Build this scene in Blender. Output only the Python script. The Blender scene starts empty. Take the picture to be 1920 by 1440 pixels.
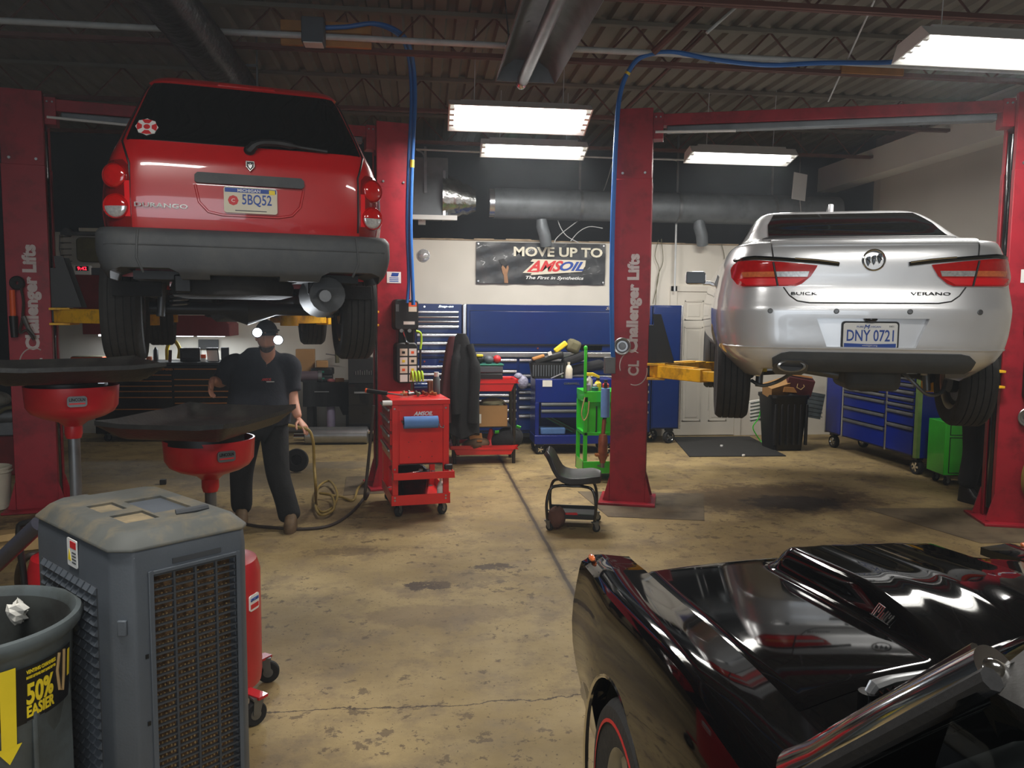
import bpy, bmesh, math, random
from mathutils import Vector, Matrix, Euler
random.seed(7)
SC = bpy.context.scene
COL = SC.collection
# ------------------------------------------------------------------ camera
FPX, EYE = 1478.0, 1.75
cam_data = bpy.data.cameras.new('camera'); cam = bpy.data.objects.new('camera', cam_data); COL.objects.link(cam)
cam_data.sensor_width = 36; cam_data.lens = 36*FPX/1920; cam_data.clip_start = .02; cam_data.clip_end = 200
CR = Matrix.Rotation(math.radians(-6.6), 3, 'Z') @ Matrix.Rotation(math.radians(85), 3, 'X') @ Matrix.Rotation(math.radians(.5), 3, 'Z')
cam.matrix_world = Matrix.Translation((0, 0, EYE)) @ CR.to_4x4()
SC.camera = cam
# ------------------------------------------------------------------ exposure, world
SC.view_settings.view_transform = 'Standard'; SC.view_settings.look = 'None'
SC.view_settings.gamma = 1; SC.view_settings.use_curve_mapping = False
SC.view_settings.exposure = EXPOSURE = -0.2
SC.cycles.max_bounces = 6; SC.cycles.diffuse_bounces = 4; SC.cycles.glossy_bounces = 4; SC.cycles.transmission_bounces = 4
SC.cycles.caustics_reflective = False; SC.cycles.caustics_refractive = False; SC.cycles.sample_clamp_indirect = 4
SC.cycles.use_denoising = True; SC.cycles.volume_bounces = 0; SC.cycles.volume_max_steps = 64
world = bpy.data.worlds.new('world'); SC.world = world; world.use_nodes = True
world.node_tree.nodes['Background'].inputs[0].default_value = (.75, .85, 1, 1)
world.node_tree.nodes['Background'].inputs[1].default_value = .10
# every fluorescent fixture: centre, length along x, width along y, lamp power (W)
FIXTURES = [
    ((.90, 7.40, 3.58), 1.29, .42, 82, 'four-tube shop light, hanging nearest above the middle aisle', 'a'),
    ((1.30, 9.27, 3.68), 1.22, .30, 110, 'two-tube shop light hanging behind the bigger one over the aisle', 'b'),
    ((3.64, 8.88, 3.60), 1.24, .30, 84, 'shop light hanging inside the right lift frame above the silver sedan', 'c'),
    ((3.90, 5.15, 3.60), 1.25, .42, 85, 'shop light at the upper right corner of the photo', 'd'),
    ((-1.2, 1.9, 3.70), 1.25, .42, 88, None, 'e'),
    ((2.3, 1.2, 3.70), 1.25, .42, 62, None, 'f'),
    ((.8, -2.2, 3.70), 1.25, .42, 62, None, 'g'),
]
TILT = dict(a=20, b=19, c=14, d=9, e=0, f=0, g=0)      # the fixtures hang tipped towards the shop front
def area(loc, sx, sy, power, col=(1, .97, .92), rot=(0, 0, 0)):
    l = bpy.data.lights.new('lamp', 'AREA'); l.shape = 'RECTANGLE'; l.size = sx; l.size_y = sy; l.energy = power; l.color = col
    o = bpy.data.objects.new('lamp', l); COL.objects.link(o); o.location = loc; o.rotation_euler = rot
    return o
for (c, L, Wd, P, lab, k) in FIXTURES:
    area((c[0], c[1], c[2]-.05-Wd/2*math.sin(math.radians(TILT[k]))-.03), L*.95, Wd*.8, P)
area((-.5, -4.75, 1.55), 4.2, 2.9, 150, (.84, .92, 1), (math.pi/2, 0, 0))        # daylight through the open roll-up door behind the camera
# ------------------------------------------------------------------ pixel -> place (1920x1440 frame)
def ray(px, py): return CR @ Vector(((px-960)/FPX, (720-py)/FPX, -1))
EYEV = Vector((0, 0, EYE))
def onz(px, py, z=0.0):
    d = ray(px, py); return EYEV + d*((z-EYE)/d.z)
def ony(px, py, Y):
    d = ray(px, py); return EYEV + d*(Y/d.y)
# ------------------------------------------------------------------ materials
def lin(c): return tuple((x/255/12.92 if x/255 <= .04045 else ((x/255+.055)/1.055)**2.4) for x in c)
MATS = {}
def mat(name, rgb, rough=.5, metal=0, coat=0, var=.12, scale=9, bump=0, bscale=60, emit=0, spec=.5, alpha=1, trans=0, dirt=None, dscale=3):
    if name in MATS: return MATS[name]
    m = bpy.data.materials.new(name); m.use_nodes = True; nt = m.node_tree; N = nt.nodes; Lk = nt.links
    b = N['Principled BSDF']; c = lin(rgb)
    tc = N.new('ShaderNodeTexCoord'); nz = N.new('ShaderNodeTexNoise'); nz.inputs['Scale'].default_value = scale; nz.inputs['Detail'].default_value = 5
    Lk.new(tc.outputs['Object'], nz.inputs['Vector'])
    rp = N.new('ShaderNodeValToRGB'); rp.color_ramp.elements[0].position = .3; rp.color_ramp.elements[1].position = .7
    rp.color_ramp.elements[0].color = (*[x*(1-var) for x in c], 1); rp.color_ramp.elements[1].color = (*[min(1, x*(1+var)) for x in c], 1)
    Lk.new(nz.outputs['Fac'], rp.inputs['Fac']); out = rp.outputs['Color']
    if dirt:
        n2 = N.new('ShaderNodeTexNoise'); n2.inputs['Scale'].default_value = dscale; n2.inputs['Detail'].default_value = 8; n2.inputs['Roughness'].default_value = .65
        Lk.new(tc.outputs['Object'], n2.inputs['Vector'])
        r2 = N.new('ShaderNodeValToRGB'); r2.color_ramp.elements[0].position = .48; r2.color_ramp.elements[1].position = .66
        Lk.new(n2.outputs['Fac'], r2.inputs['Fac'])
        mx = N.new('ShaderNodeMixRGB'); mx.inputs['Color2'].default_value = (*lin(dirt), 1); Lk.new(r2.outputs['Color'], mx.inputs['Fac']); Lk.new(out, mx.inputs['Color1']); out = mx.outputs['Color']
    Lk.new(out, b.inputs['Base Color'])
    b.inputs['Roughness'].default_value = rough; b.inputs['Metallic'].default_value = metal; b.inputs['Coat Weight'].default_value = coat
    b.inputs['Coat Roughness'].default_value = .03; b.inputs['Specular IOR Level'].default_value = spec
    if bump:
        n3 = N.new('ShaderNodeTexNoise'); n3.inputs['Scale'].default_value = bscale; n3.inputs['Detail'].default_value = 4; Lk.new(tc.outputs['Object'], n3.inputs['Vector'])
        bp = N.new('ShaderNodeBump'); bp.inputs['Strength'].default_value = bump; bp.inputs['Distance'].default_value = .01
        Lk.new(n3.outputs['Fac'], bp.inputs['Height']); Lk.new(bp.outputs['Normal'], b.inputs['Normal'])
    if emit:
        b.inputs['Emission Color'].default_value = (*c, 1); b.inputs['Emission Strength'].default_value = emit
    if trans: b.inputs['Transmission Weight'].default_value = trans
    if alpha < 1: b.inputs['Alpha'].default_value = alpha
    MATS[name] = m
    return m
mat('suv_red', (184, 16, 22), .28, 0, 1, .03); mat('lift_red', (156, 30, 44), .42, 0, 0, .10, 4, dirt=(124, 25, 36), dscale=5, spec=.35)
mat('cart_red', (214, 26, 22), .38, 0, .3, .10, 5); mat('dark_red', (110, 22, 24), .5, 0, 0, .12); mat('drain_red', (176, 24, 34), .38, 0, .2, .1)
mat('silver', (216, 217, 219), .30, .45, 1, .03); mat('black_paint', (5, 5, 6), .04, 0, 0, .02, spec=.36)
mat('blue', (0, 32, 88), .26, 0, .15, .06, spec=.4); mat('royal', (0, 26, 112), .32, 0, .1, .06, spec=.4); mat('green', (44, 190, 34), .36, 0, .4, .06)
mat('chrome', (225, 225, 225), .10, 1, 0, .02); mat('steel', (170, 172, 174), .32, .9, 0, .1); mat('dull_steel', (120, 122, 124), .45, .8, 0, .15)
mat('trim_steel', (205, 207, 210), .22, .9, 0, .04)
mat('rubber', (24, 24, 25), .8, 0, 0, .2, 30, bump=.2); mat('tire', (40, 39, 38), .82, 0, 0, .18, 20, bump=.25, bscale=45)
mat('black', (16, 16, 17), .5, 0, 0, .15); mat('gloss_black', (10, 10, 11), .15, 0, .5, .05); mat('black_fabric', (22, 22, 25), .9, 0, 0, .25, 20, bump=.4, bscale=120)
mat('bumper_grey', (66, 69, 72), .62, 0, 0, .10, 7, bump=.08, bscale=200, dirt=(78, 80, 80)); mat('plastic_grey', (76, 82, 89), .55, 0, 0, .1, 6, bump=.06, bscale=150)
mat('cooler_top', (78, 80, 77), .7, 0, 0, .12, 9, dirt=(110, 100, 80), dscale=6); mat('dust', (128, 114, 88), .95, 0, 0, .25, 14, dirt=(96, 90, 76), dscale=12)
mat('bin_grey', (82, 90, 92), .6, 0, 0, .1, 5, dirt=(64, 68, 66), dscale=4); mat('bin_inside', (48, 52, 50), .75, 0, 0, .2, 5, dirt=(28, 27, 24), dscale=4)
mat('yellow', (242, 186, 20), .5, 0, 0, .12, 7, dirt=(190, 140, 26), dscale=9); mat('bright_yellow', (232, 206, 40), .5, 0, 0, .05)
mat('white_paint', (205, 200, 188), .6, 0, 0, .04, 3); mat('white', (225, 225, 222), .5, 0, 0, .03); mat('paper', (222, 220, 212), .8, 0, 0, .05); mat('cream', (214, 206, 186), .7, 0, 0, .06)
mat('blue_ink', (20, 66, 150), .5, 0, 0, .03); mat('red_ink', (200, 36, 40), .5, 0, 0, .03); mat('black_ink', (14, 14, 15), .5, 0, 0, .03); mat('lettering', (206, 192, 190), .55, 0, 0, .06, 14)
mat('wood', (170, 118, 62), .7, 0, 0, .2, 6); mat('pale_wood', (176, 146, 98), .75, 0, 0, .2, 6); mat('cardboard', (158, 120, 74), .85, 0, 0, .08, 5); mat('brown', (84, 62, 40), .8, 0, 0, .3, 8)
mat('tank_glass', (5, 6, 6), .06, 0, 0, .01, spec=.3); mat('red_lens', (190, 6, 8), .12, 0, 1, .10, 40); mat('clear_lens', (200, 200, 200), .12, .4, 1, .25, 60)
mat('amber_lens', (214, 110, 60), .15, 0, 1, .15, 50); mat('red_reflector', (235, 10, 24), .3, 0, .5, .04)
mat('skin', (196, 142, 118), .55, 0, 0, .08, 18); mat('glove_skin', (150, 108, 74), .6, 0, 0, .15, 18); mat('navy_cloth', (34, 37, 46), .9, 0, 0, .15, 14, bump=.35, bscale=45); mat('black_cloth', (17, 18, 20), .9, 0, 0, .2, 14, bump=.35, bscale=40)
mat('boot', (92, 72, 48), .75, 0, 0, .2, 20); mat('beard', (60, 44, 34), .9, 0, 0, .3, 60)
mat('hose_blue', (30, 100, 178), .45, 0, 0, .06); mat('hose_tan', (134, 112, 52), .6, 0, 0, .15, 20); mat('cable', (50, 40, 34), .6, 0, 0, .2); mat('lime', (176, 214, 40), .5, 0, 0, .05)
mat('towel_blue', (92, 132, 190), .85, 0, 0, .08, 14); mat('orange', (232, 92, 34), .5, 0, 0, .06); mat('foil', (178, 180, 178), .22, 1, 0, .25, 12, bump=.9, bscale=14); mat('joist', (92, 56, 48), .75, 0, 0, .2, 5); mat('conduit', (190, 194, 194), .5, 0, 0, .12)
mat('deck', (112, 107, 97), .85, 0, 0, .12, 2); mat('dark_wall', (84, 92, 100), .8, 0, 0, .1, 2); mat('grey_wall', (212, 207, 196), .75, 0, 0, .05, 1.5); mat('soffit', (225, 222, 212), .65, 0, 0, .04, 2); mat('duct', (112, 118, 122), .5, .3, 0, .14, 4, dirt=(96, 102, 106))
mat('tube_glow', (255, 253, 248), .4, emit=9, var=0); mat('under_glow', (245, 250, 255), .4, emit=5, var=0); mat('head_glow', (235, 243, 255), .4, emit=16, var=0); mat('led_red', (255, 30, 50), .4, emit=6, var=0)
mat('white_enamel', (228, 228, 224), .35, 0, 0, .03); mat('ochre', (150, 92, 36), .6, 0, 0, .1); mat('copper', (140, 84, 60), .4, .5, 0, .3, 14); mat('honeycomb', (104, 78, 50), .9, 0, 0, .35, 40, bump=.8, bscale=70); mat('grille_grey', (58, 61, 65), .6, 0, 0, .08, 9)
mat('banner_black', (34, 37, 41), .4, 0, .2, .35, 5, bump=.35, bscale=6); mat('leather', (34, 33, 34), .42, 0, 0, .2, 12, bump=.25, bscale=12); mat('mat_black', (32, 31, 29), .9, 0, 0, .2, 10, bump=.3); mat('lavender', (170, 160, 190), .6, 0, 0, .1); mat('green_ink', (70, 200, 60), .5, 0, 0, .05); mat('teal', (20, 110, 90), .5, 0, 0, .1)
mat('maroon', (74, 26, 30), .7, 0, 0, .15); mat('frame_bronze', (58, 50, 42), .4, .6, 0, .15); mat('olive', (96, 92, 66), .8, 0, 0, .2); mat('silver_text', (205, 200, 180), .35, .3, 0, .2, 8)
def glass(name, tint=(.75, .8, .8), fres=1.5):
    m = bpy.data.materials.new(name); m.use_nodes = True; nt = m.node_tree; nt.nodes.clear()
    o = nt.nodes.new('ShaderNodeOutputMaterial'); mx = nt.nodes.new('ShaderNodeMixShader'); t = nt.nodes.new('ShaderNodeBsdfTransparent'); gl = nt.nodes.new('ShaderNodeBsdfGlossy'); fr = nt.nodes.new('ShaderNodeFresnel')
    t.inputs[0].default_value = (*tint, 1); gl.inputs['Roughness'].default_value = .02; fr.inputs[0].default_value = fres
    nt.links.new(fr.outputs[0], mx.inputs[0]); nt.links.new(t.outputs[0], mx.inputs[1]); nt.links.new(gl.outputs[0], mx.inputs[2]); nt.links.new(mx.outputs[0], o.inputs[0])
    MATS[name] = m
glass('clear_glass', (.55, .6, .6)); glass('tint_glass', (.06, .075, .07))
# ------------------------------------------------------------------ mesh building
class MB:
    def __init__(s, T=None): s.v = []; s.f = []; s.mi = []; s.m = 0; s.T = T or Matrix()
    def add(s, vs, fs, T=None):
        n = len(s.v); T = s.T @ T if T is not None else s.T
        s.v += [T @ Vector(v) for v in vs]; s.f += [tuple(i+n for i in f) for f in fs]; s.mi += [s.m]*len(fs); return s
    def bx(s, x0, x1, y0, y1, z0, z1, T=None):
        vs = [(x, y, z) for x in (x0, x1) for y in (y0, y1) for z in (z0, z1)]
        return s.add(vs, [(0, 1, 3, 2), (4, 6, 7, 5), (0, 4, 5, 1), (2, 3, 7, 6), (0, 2, 6, 4), (1, 5, 7, 3)], T)
    def box(s, c, d, rot=(0, 0, 0)):
        T = Matrix.Translation(c) @ Euler([math.radians(a) for a in rot]).to_matrix().to_4x4()
        return s.bx(-d[0]/2, d[0]/2, -d[1]/2, d[1]/2, -d[2]/2, d[2]/2, T)
    def grid(s, P, cu=False, cv=False, flip=False):
        nu, nv = len(P), len(P[0]); vs = [p for r in P for p in r]; fs = []
        for i in range(nu if cu else nu-1):
            for j in range(nv if cv else nv-1):
                a, b, c, d = i*nv+j, ((i+1) % nu)*nv+j, ((i+1) % nu)*nv+(j+1) % nv, i*nv+(j+1) % nv
                fs.append((a, d, c, b) if flip else (a, b, c, d))
        return s.add(vs, fs)
    def loft(s, rings, cap0=True, cap1=True):
        n = len(rings[0]); vs = [p for r in rings for p in r]; fs = []
        for i in range(len(rings)-1):
            for j in range(n):
                a, b = i*n+j, i*n+(j+1) % n; fs.append((a, b, b+n, a+n))
        if cap0: fs.append(tuple(reversed(range(n))))
        if cap1: fs.append(tuple(range((len(rings)-1)*n, len(rings)*n)))
        return s.add(vs, fs)
    def cyl(s, p0, p1, r, r2=None, n=16):
        return s.tube([p0, p1], [r, r if r2 is None else r2], n)
    def tube(s, pts, r, n=8, closed=False, flat=1.0):
        pts = [Vector(p) for p in pts]; N = len(pts); rs = r if isinstance(r, (list, tuple)) else [r]*N
        rings = []; up = None
        for i, p in enumerate(pts):
            a = pts[(i-1) % N] if (i > 0 or closed) else p; b = pts[(i+1) % N] if (i < N-1 or closed) else p
            t = (b-a).normalized() if (b-a).length > 1e-9 else Vector((0, 0, 1))
            if up is None: up = Vector((0, 0, 1)) if abs(t.z) < .95 else Vector((0, 1, 0))
            u = (up - t*up.dot(t))
            u = u.normalized() if u.length > 1e-6 else t.orthogonal().normalized()
            up = u; w = t.cross(u)
            rings.append([p + (u*math.sin(2*math.pi*k/n)*flat + w*math.cos(2*math.pi*k/n))*rs[i] for k in range(n)])
        if closed:
            return s.grid(rings, cu=True, cv=True)
        return s.loft(rings)
    def lathe(s, prof, n=32, T=None):
        vs = []; fs = []; m = len(prof)
        for k in range(n):
            a = 2*math.pi*k/n
            vs += [(r*math.cos(a), r*math.sin(a), z) for r, z in prof]
        for k in range(n):
            for j in range(m-1):
                a, b = k*m+j, ((k+1) % n)*m+j; fs.append((a, b, b+1, a+1))
        return s.add(vs, fs, T)
    def prism(s, pts, z0, z1, T=None):
        n = len(pts); vs = [(x, y, z0) for x, y in pts]+[(x, y, z1) for x, y in pts]
        fs = [tuple(reversed(range(n))), tuple(range(n, 2*n))]+[(i, (i+1) % n, n+(i+1) % n, n+i) for i in range(n)]
        return s.add(vs, fs, T)
    def sph(s, c, r, nu=16, nv=10, T=None):
        r = (r, r, r) if isinstance(r, (int, float)) else r; vs = []; fs = []
        for i in range(nv+1):
            p = math.pi*i/nv
            for j in range(nu):
                t = 2*math.pi*j/nu; vs.append((c[0]+r[0]*math.sin(p)*math.cos(t), c[1]+r[1]*math.sin(p)*math.sin(t), c[2]+r[2]*math.cos(p)))
        for i in range(nv):
            for j in range(nu):
                a, b = i*nu+j, i*nu+(j+1) % nu; fs.append((a, a+nu, b+nu, b))
        return s.add(vs, fs, T)
    def mesh(s, name):
        me = bpy.data.meshes.new(name); me.from_pydata([tuple(v) for v in s.v], [], s.f)
        for p, i in zip(me.polygons, s.mi): p.material_index = i
        bm = bmesh.new(); bm.from_mesh(me); bmesh.ops.remove_doubles(bm, verts=bm.verts, dist=1e-6)
        bmesh.ops.recalc_face_normals(bm, faces=bm.faces); bm.to_mesh(me); bm.free(); return me
    def build(s, name, m, parent=None, bevel=0, smooth=38, seg=2, sub=0):
        me = s.mesh(name)
        for x in (m if isinstance(m, (list, tuple)) else [m]): me.materials.append(MATS[x])
        return link(name, me, parent, bevel, smooth, seg, sub)
def link(name, me, parent=None, bevel=0, smooth=38, seg=2, sub=0):
    if smooth:
        for p in me.polygons: p.use_smooth = True
        me.set_sharp_from_angle(angle=math.radians(smooth))
    o = bpy.data.objects.new(name, me); COL.objects.link(o)
    if parent is not None: o.parent = parent
    if bevel:
        b = o.modifiers.new('bevel', 'BEVEL'); b.width = bevel; b.segments = seg; b.limit_method = 'ANGLE'; b.angle_limit = math.radians(40); b.harden_normals = False
    if sub:
        q = o.modifiers.new('sub', 'SUBSURF'); q.levels = q.render_levels = sub
    return o
def tag(o, label=None, cat=None, group=None, kind=None):
    if label: o['label'] = label
    if cat: o['category'] = cat
    if group: o['group'] = group
    if kind: o['kind'] = kind
    return o
def thing(name, label, cat, loc=(0, 0, 0), rz=0, group=None):
    o = bpy.data.objects.new(name, None); COL.objects.link(o); o.empty_display_size = .1
    o.location = loc; o.rotation_euler = (0, 0, math.radians(rz)); return tag(o, label, cat, group)
def struct(o): o['kind'] = 'structure'; return o
def copy_tree(o, parent=None):
    c = o.copy(); COL.objects.link(c)
    if parent is not None: c.parent = parent
    for ch in [x for x in COL.objects if x.parent == o]: copy_tree(ch, c)
    return c
def bake(o):
    bpy.context.view_layer.update(); dg = bpy.context.evaluated_depsgraph_get(); me = bpy.data.meshes.new_from_object(o.evaluated_get(dg)); o.modifiers.clear(); o.data = me; return o
def cut(o, cutters):
    for q in cutters if isinstance(cutters, list) else [cutters]:
        c = bpy.data.objects.new('cutter', q.mesh('cutter')); COL.objects.link(c); c.parent = o.parent
        b = o.modifiers.new('cut', 'BOOLEAN'); b.operation = 'DIFFERENCE'; b.solver = 'EXACT'; b.object = c
        bake(o); bpy.data.objects.remove(c)
    for p in o.data.polygons: p.use_smooth = True
    o.data.set_sharp_from_angle(angle=math.radians(38)); return o
def text(s, name, m, parent, T, w, h, shear=0, bold=0.0, ext=.0012, condense=None):
    cu = bpy.data.curves.new(name, 'FONT'); cu.body = s; cu.shear = shear; cu.offset = bold; cu.extrude = .01; cu.resolution_u = 3
    to = bpy.data.objects.new(name, cu); COL.objects.link(to); bpy.context.view_layer.update()
    dg = bpy.context.evaluated_depsgraph_get(); me = bpy.data.meshes.new_from_object(to.evaluated_get(dg)); bpy.data.objects.remove(to)
    xs = [v.co.x for v in me.vertices]; ys = [v.co.y for v in me.vertices]
    sx = w/(max(xs)-min(xs)); sy = h/(max(ys)-min(ys)); cx = (max(xs)+min(xs))/2; cy = (max(ys)+min(ys))/2
    for v in me.vertices: v.co = T @ Vector(((v.co.x-cx)*sx, (v.co.y-cy)*sy, v.co.z/.01*ext))
    me.materials.clear(); me.materials.append(MATS[m]); return link(name, me, parent, 0, 0)
def face(x=0, y=0, z=0, rz=0, roll=0):
    """frame of an upright panel that looks towards -y: u = right, v = up, w = out of the panel"""
    return Matrix.Translation((x, y, z)) @ Matrix.Rotation(math.radians(rz), 4, 'Z') @ Matrix.Rotation(math.pi/2, 4, 'X') @ Matrix.Rotation(math.radians(roll), 4, 'Z')
def lerp(tab, t):
    if t <= tab[0][0]: return tab[0][1:]
    for a, b in zip(tab, tab[1:]):
        if t <= b[0]:
            k = (t-a[0])/(b[0]-a[0]); return tuple(p+(q-p)*k for p, q in zip(a[1:], b[1:]))
    return tab[-1][1:]
def smooth_tab(tab, t):
    """Catmull-Rom through table rows"""
    n = len(tab)
    if t <= tab[0][0]: return tab[0][1:]
    if t >= tab[-1][0]: return tab[-1][1:]
    for i in range(n-1):
        if tab[i][0] <= t <= tab[i+1][0]: break
    a, b = tab[i], tab[i+1]; h = b[0]-a[0]; k = (t-a[0])/h; out = []
    for j in range(1, len(a)):
        def sl(q):
            if q <= 0 or q >= n-1: return None
            d0 = (tab[q][j]-tab[q-1][j])/(tab[q][0]-tab[q-1][0]); d1 = (tab[q+1][j]-tab[q][j])/(tab[q+1][0]-tab[q][0])
            return 0 if d0*d1 <= 0 else 2*d0*d1/(d0+d1)
        s0, s1 = sl(i), sl(i+1); d = (b[j]-a[j])/h; s0 = d if s0 is None else s0; s1 = d if s1 is None else s1
        out.append((2*k**3-3*k*k+1)*a[j]+(k**3-2*k*k+k)*h*s0+(-2*k**3+3*k*k)*b[j]+(k**3-k*k)*h*s1)
    return tuple(out)
def spline(pts, n=8):
    pts = [Vector(p) for p in pts]; out = []
    for i in range(len(pts)-1):
        p0 = pts[max(i-1, 0)]; p1 = pts[i]; p2 = pts[i+1]; p3 = pts[min(i+2, len(pts)-1)]
        for k in range(n):
            t = k/n; out.append(.5*((2*p1)+(p2-p0)*t+(2*p0-5*p1+4*p2-p3)*t*t+(3*p1-p0-3*p2+p3)*t**3))
    return out+[pts[-1]]
def rrect(w, h, r, n=4):
    r = min(r, w/2, h/2); pts = []
    for cx, cy, a0 in ((w/2-r, h/2-r, 0), (-w/2+r, h/2-r, 90), (-w/2+r, -h/2+r, 180), (w/2-r, -h/2+r, 270)):
        for k in range(n+1):
            a = math.radians(a0+90*k/n); pts.append((cx+r*math.cos(a), cy+r*math.sin(a)))
    return pts
# ================================================================== THE ROOM
def floor_material():
    m = bpy.data.materials.new('shop_concrete'); m.use_nodes = True; nt = m.node_tree; N = nt.nodes; L = nt.links; b = N['Principled BSDF']
    geo = N.new('ShaderNodeNewGeometry'); pos = geo.outputs['Position']
    def noise(scale, det=6, rough=.6, vec=None):
        n = N.new('ShaderNodeTexNoise'); n.inputs['Scale'].default_value = scale; n.inputs['Detail'].default_value = det; n.inputs['Roughness'].default_value = rough
        L.new(vec or pos, n.inputs['Vector']); return n.outputs['Fac']
    def ramp(x, a, c):
        r = N.new('ShaderNodeMapRange'); r.inputs[1].default_value = a; r.inputs[2].default_value = c; r.interpolation_type = 'SMOOTHSTEP'; L.new(x, r.inputs[0]); return r.outputs[0]
    def math_(op, x, y):
        n = N.new('ShaderNodeMath'); n.operation = op
        for i, q in enumerate((x, y)):
            if isinstance(q, (int, float)): n.inputs[i].default_value = q
            elif q is not None: L.new(q, n.inputs[i])
        return n.outputs[0]
    def mix(fac, c1, c2):
        n = N.new('ShaderNodeMixRGB')
        L.new(fac, n.inputs['Fac'])
        for k, c in (('Color1', c1), ('Color2', c2)):
            if isinstance(c, tuple): n.inputs[k].default_value = (*lin(c), 1)
            else: L.new(c, n.inputs[k])
        return n.outputs['Color']
    col = mix(ramp(noise(.9), .38, .62), (156, 136, 94), (132, 113, 75))
    col = mix(ramp(noise(3.2, 8, .7), .45, .68), col, (120, 103, 76))
    col = mix(math_('MULTIPLY', ramp(noise(17, 6, .75), .52, .72), .5), col, (104, 87, 63))
    dens = ramp(noise(.55, 3), .40, .62)
    spots = math_('ADD', noise(8.5, 9, .72), math_('MULTIPLY', dens, .06))
    col = mix(math_('MULTIPLY', ramp(spots, .612, .630), .72), col, (86, 70, 51))
    col = mix(math_('MULTIPLY', ramp(noise(46, 4, .6), .635, .67), .8), col, (78, 62, 46))
    # oily marks that belong to the floor: (x, y, rx, ry, strength, colour)
    fine = noise(5, 8, .75); fine2 = noise(11, 8, .8)
    for (x, y, rx, ry, k, c) in [(3.4, 7.2, 1.5, .9, .85, (84, 66, 46)), (3.5, 7.0, .7, .42, .95, (44, 33, 26)), (4.6, 6.2, 1.4, .8, .55, (104, 88, 64)), (2.9, 5.3, 1.6, .8, .45, (116, 98, 72)),
                                (-1.5, 8.6, 1.8, 1.2, .6, (92, 82, 66)), (-2.5, 6.6, 1.5, 1.3, .75, (70, 58, 44)), (-1.2, 6.9, 1.0, .5, .6, (88, 70, 52)), (-.9, 9.2, .8, .35, .55, (104, 96, 84)),
                                (.05, 5.0, .32, .16, 1, (66, 53, 40)), (.5, 5.35, .26, .13, .9, (70, 56, 42)), (.28, 5.1, .5, .3, .5, (104, 88, 66)), (1.30, 5.2, .30, .16, 1, (70, 56, 42)), (.1, 4.5, .7, .25, .5, (104, 86, 66)), (-.55, 5.8, .5, .2, .6, (96, 80, 62)), (2.2, 9.9, 1.2, .5, .5, (96, 82, 62)), (-.2, 6.5, .8, .5, .45, (104, 88, 68))]:
        mp = N.new('ShaderNodeMapping'); mp.vector_type = 'POINT'; mp.inputs['Location'].default_value = (-x/rx, -y/ry, 0); mp.inputs['Scale'].default_value = (1/rx, 1/ry, 0); L.new(pos, mp.inputs['Vector'])
        ln = N.new('ShaderNodeVectorMath'); ln.operation = 'LENGTH'; L.new(mp.outputs[0], ln.inputs[0])
        near = ramp(ln.outputs['Value'], 1.15, .2); ragged = ramp(math_('ADD', math_('MULTIPLY', near, .42 if rx > .5 else .30), fine if rx > .5 else fine2), *((.62, .82) if rx > .5 else (.70, .74)))
        col = mix(math_('MULTIPLY', math_('MULTIPLY', ragged, ramp(near, 0, .25)), k), col, c)
    sx = N.new('ShaderNodeSeparateXYZ'); L.new(pos, sx.inputs[0]); X, Y = sx.outputs['X'], sx.outputs['Y']
    wob = math_('SUBTRACT', noise(2.2, 6, .7), .5)
    def line(coord, at, wide, amp, lo=None, hi=None, other=None, c=(60, 48, 36), k=.9):
        d = math_('ABSOLUTE', math_('ADD', math_('SUBTRACT', coord, at), math_('MULTIPLY', wob, amp)), None)
        f = math_('MULTIPLY', ramp(d, wide, wide*.3), k)
        if other is not None: f = math_('MULTIPLY', f, math_('MULTIPLY', math_('GREATER_THAN', other, lo), math_('LESS_THAN', other, hi)))
        return mix(f, col, c)
    col = line(X, .957, .06, .09, k=.45); col = line(X, .957, .021, .035, k=1.0)              # saw-cut joint
    col = line(Y, 3.42, .008, .22, -.75, .95, X); col = line(Y, 8.95, .02, .05, -.6, .95, X, k=.7)   # cracks
    col = line(Y, 8.55, .01, .5, 2.2, 4.6, X, k=.6); col = line(X, 4.15, .012, .8, 5.2, 7.4, Y, k=.5)
    L.new(col, b.inputs['Base Color'])
    L.new(ramp(noise(2.5), .3, .7), N.new('ShaderNodeMath').inputs[0])
    rr = N.new('ShaderNodeMapRange'); b.inputs['Specular IOR Level'].default_value = .3; rr.inputs[3].default_value = .5; rr.inputs[4].default_value = .8; L.new(noise(4), rr.inputs[0]); L.new(rr.outputs[0], b.inputs['Roughness'])
    bp = N.new('ShaderNodeBump'); bp.inputs['Strength'].default_value = .12; bp.inputs['Distance'].default_value = .01; L.new(noise(40, 5), bp.inputs['Height']); L.new(bp.outputs[0], b.inputs['Normal'])
    MATS['shop_concrete'] = m
floor_material()
XL, XR, YB, YF, ZC = -6.6, 6.5, 11.15, -4.5, 4.32
struct(MB().bx(XL-.2, XR+.2, YF, 13, -.12, 0).build('floor', 'shop_concrete', smooth=0))
for i, q in enumerate([[(-.75, 7.62), (.22, 7.78), (.12, 8.62), (-.8, 8.5)], [(1.55, 7.62), (2.78, 7.42), (2.42, 6.42), (1.62, 6.62)], [(4.05, 6.72), (5.6, 6.62), (5.6, 5.5), (4.35, 5.58)]]):   # newer concrete pads under the lift posts
    struct(MB().prism(q, 0, .004).build('trim_%d' % (i+1), 'pad_concrete' if 'pad_concrete' in MATS else mat('pad_concrete', (96, 83, 62), .75, var=.25, scale=3, dirt=(72, 60, 44), dscale=4).name, smooth=0))
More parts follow.
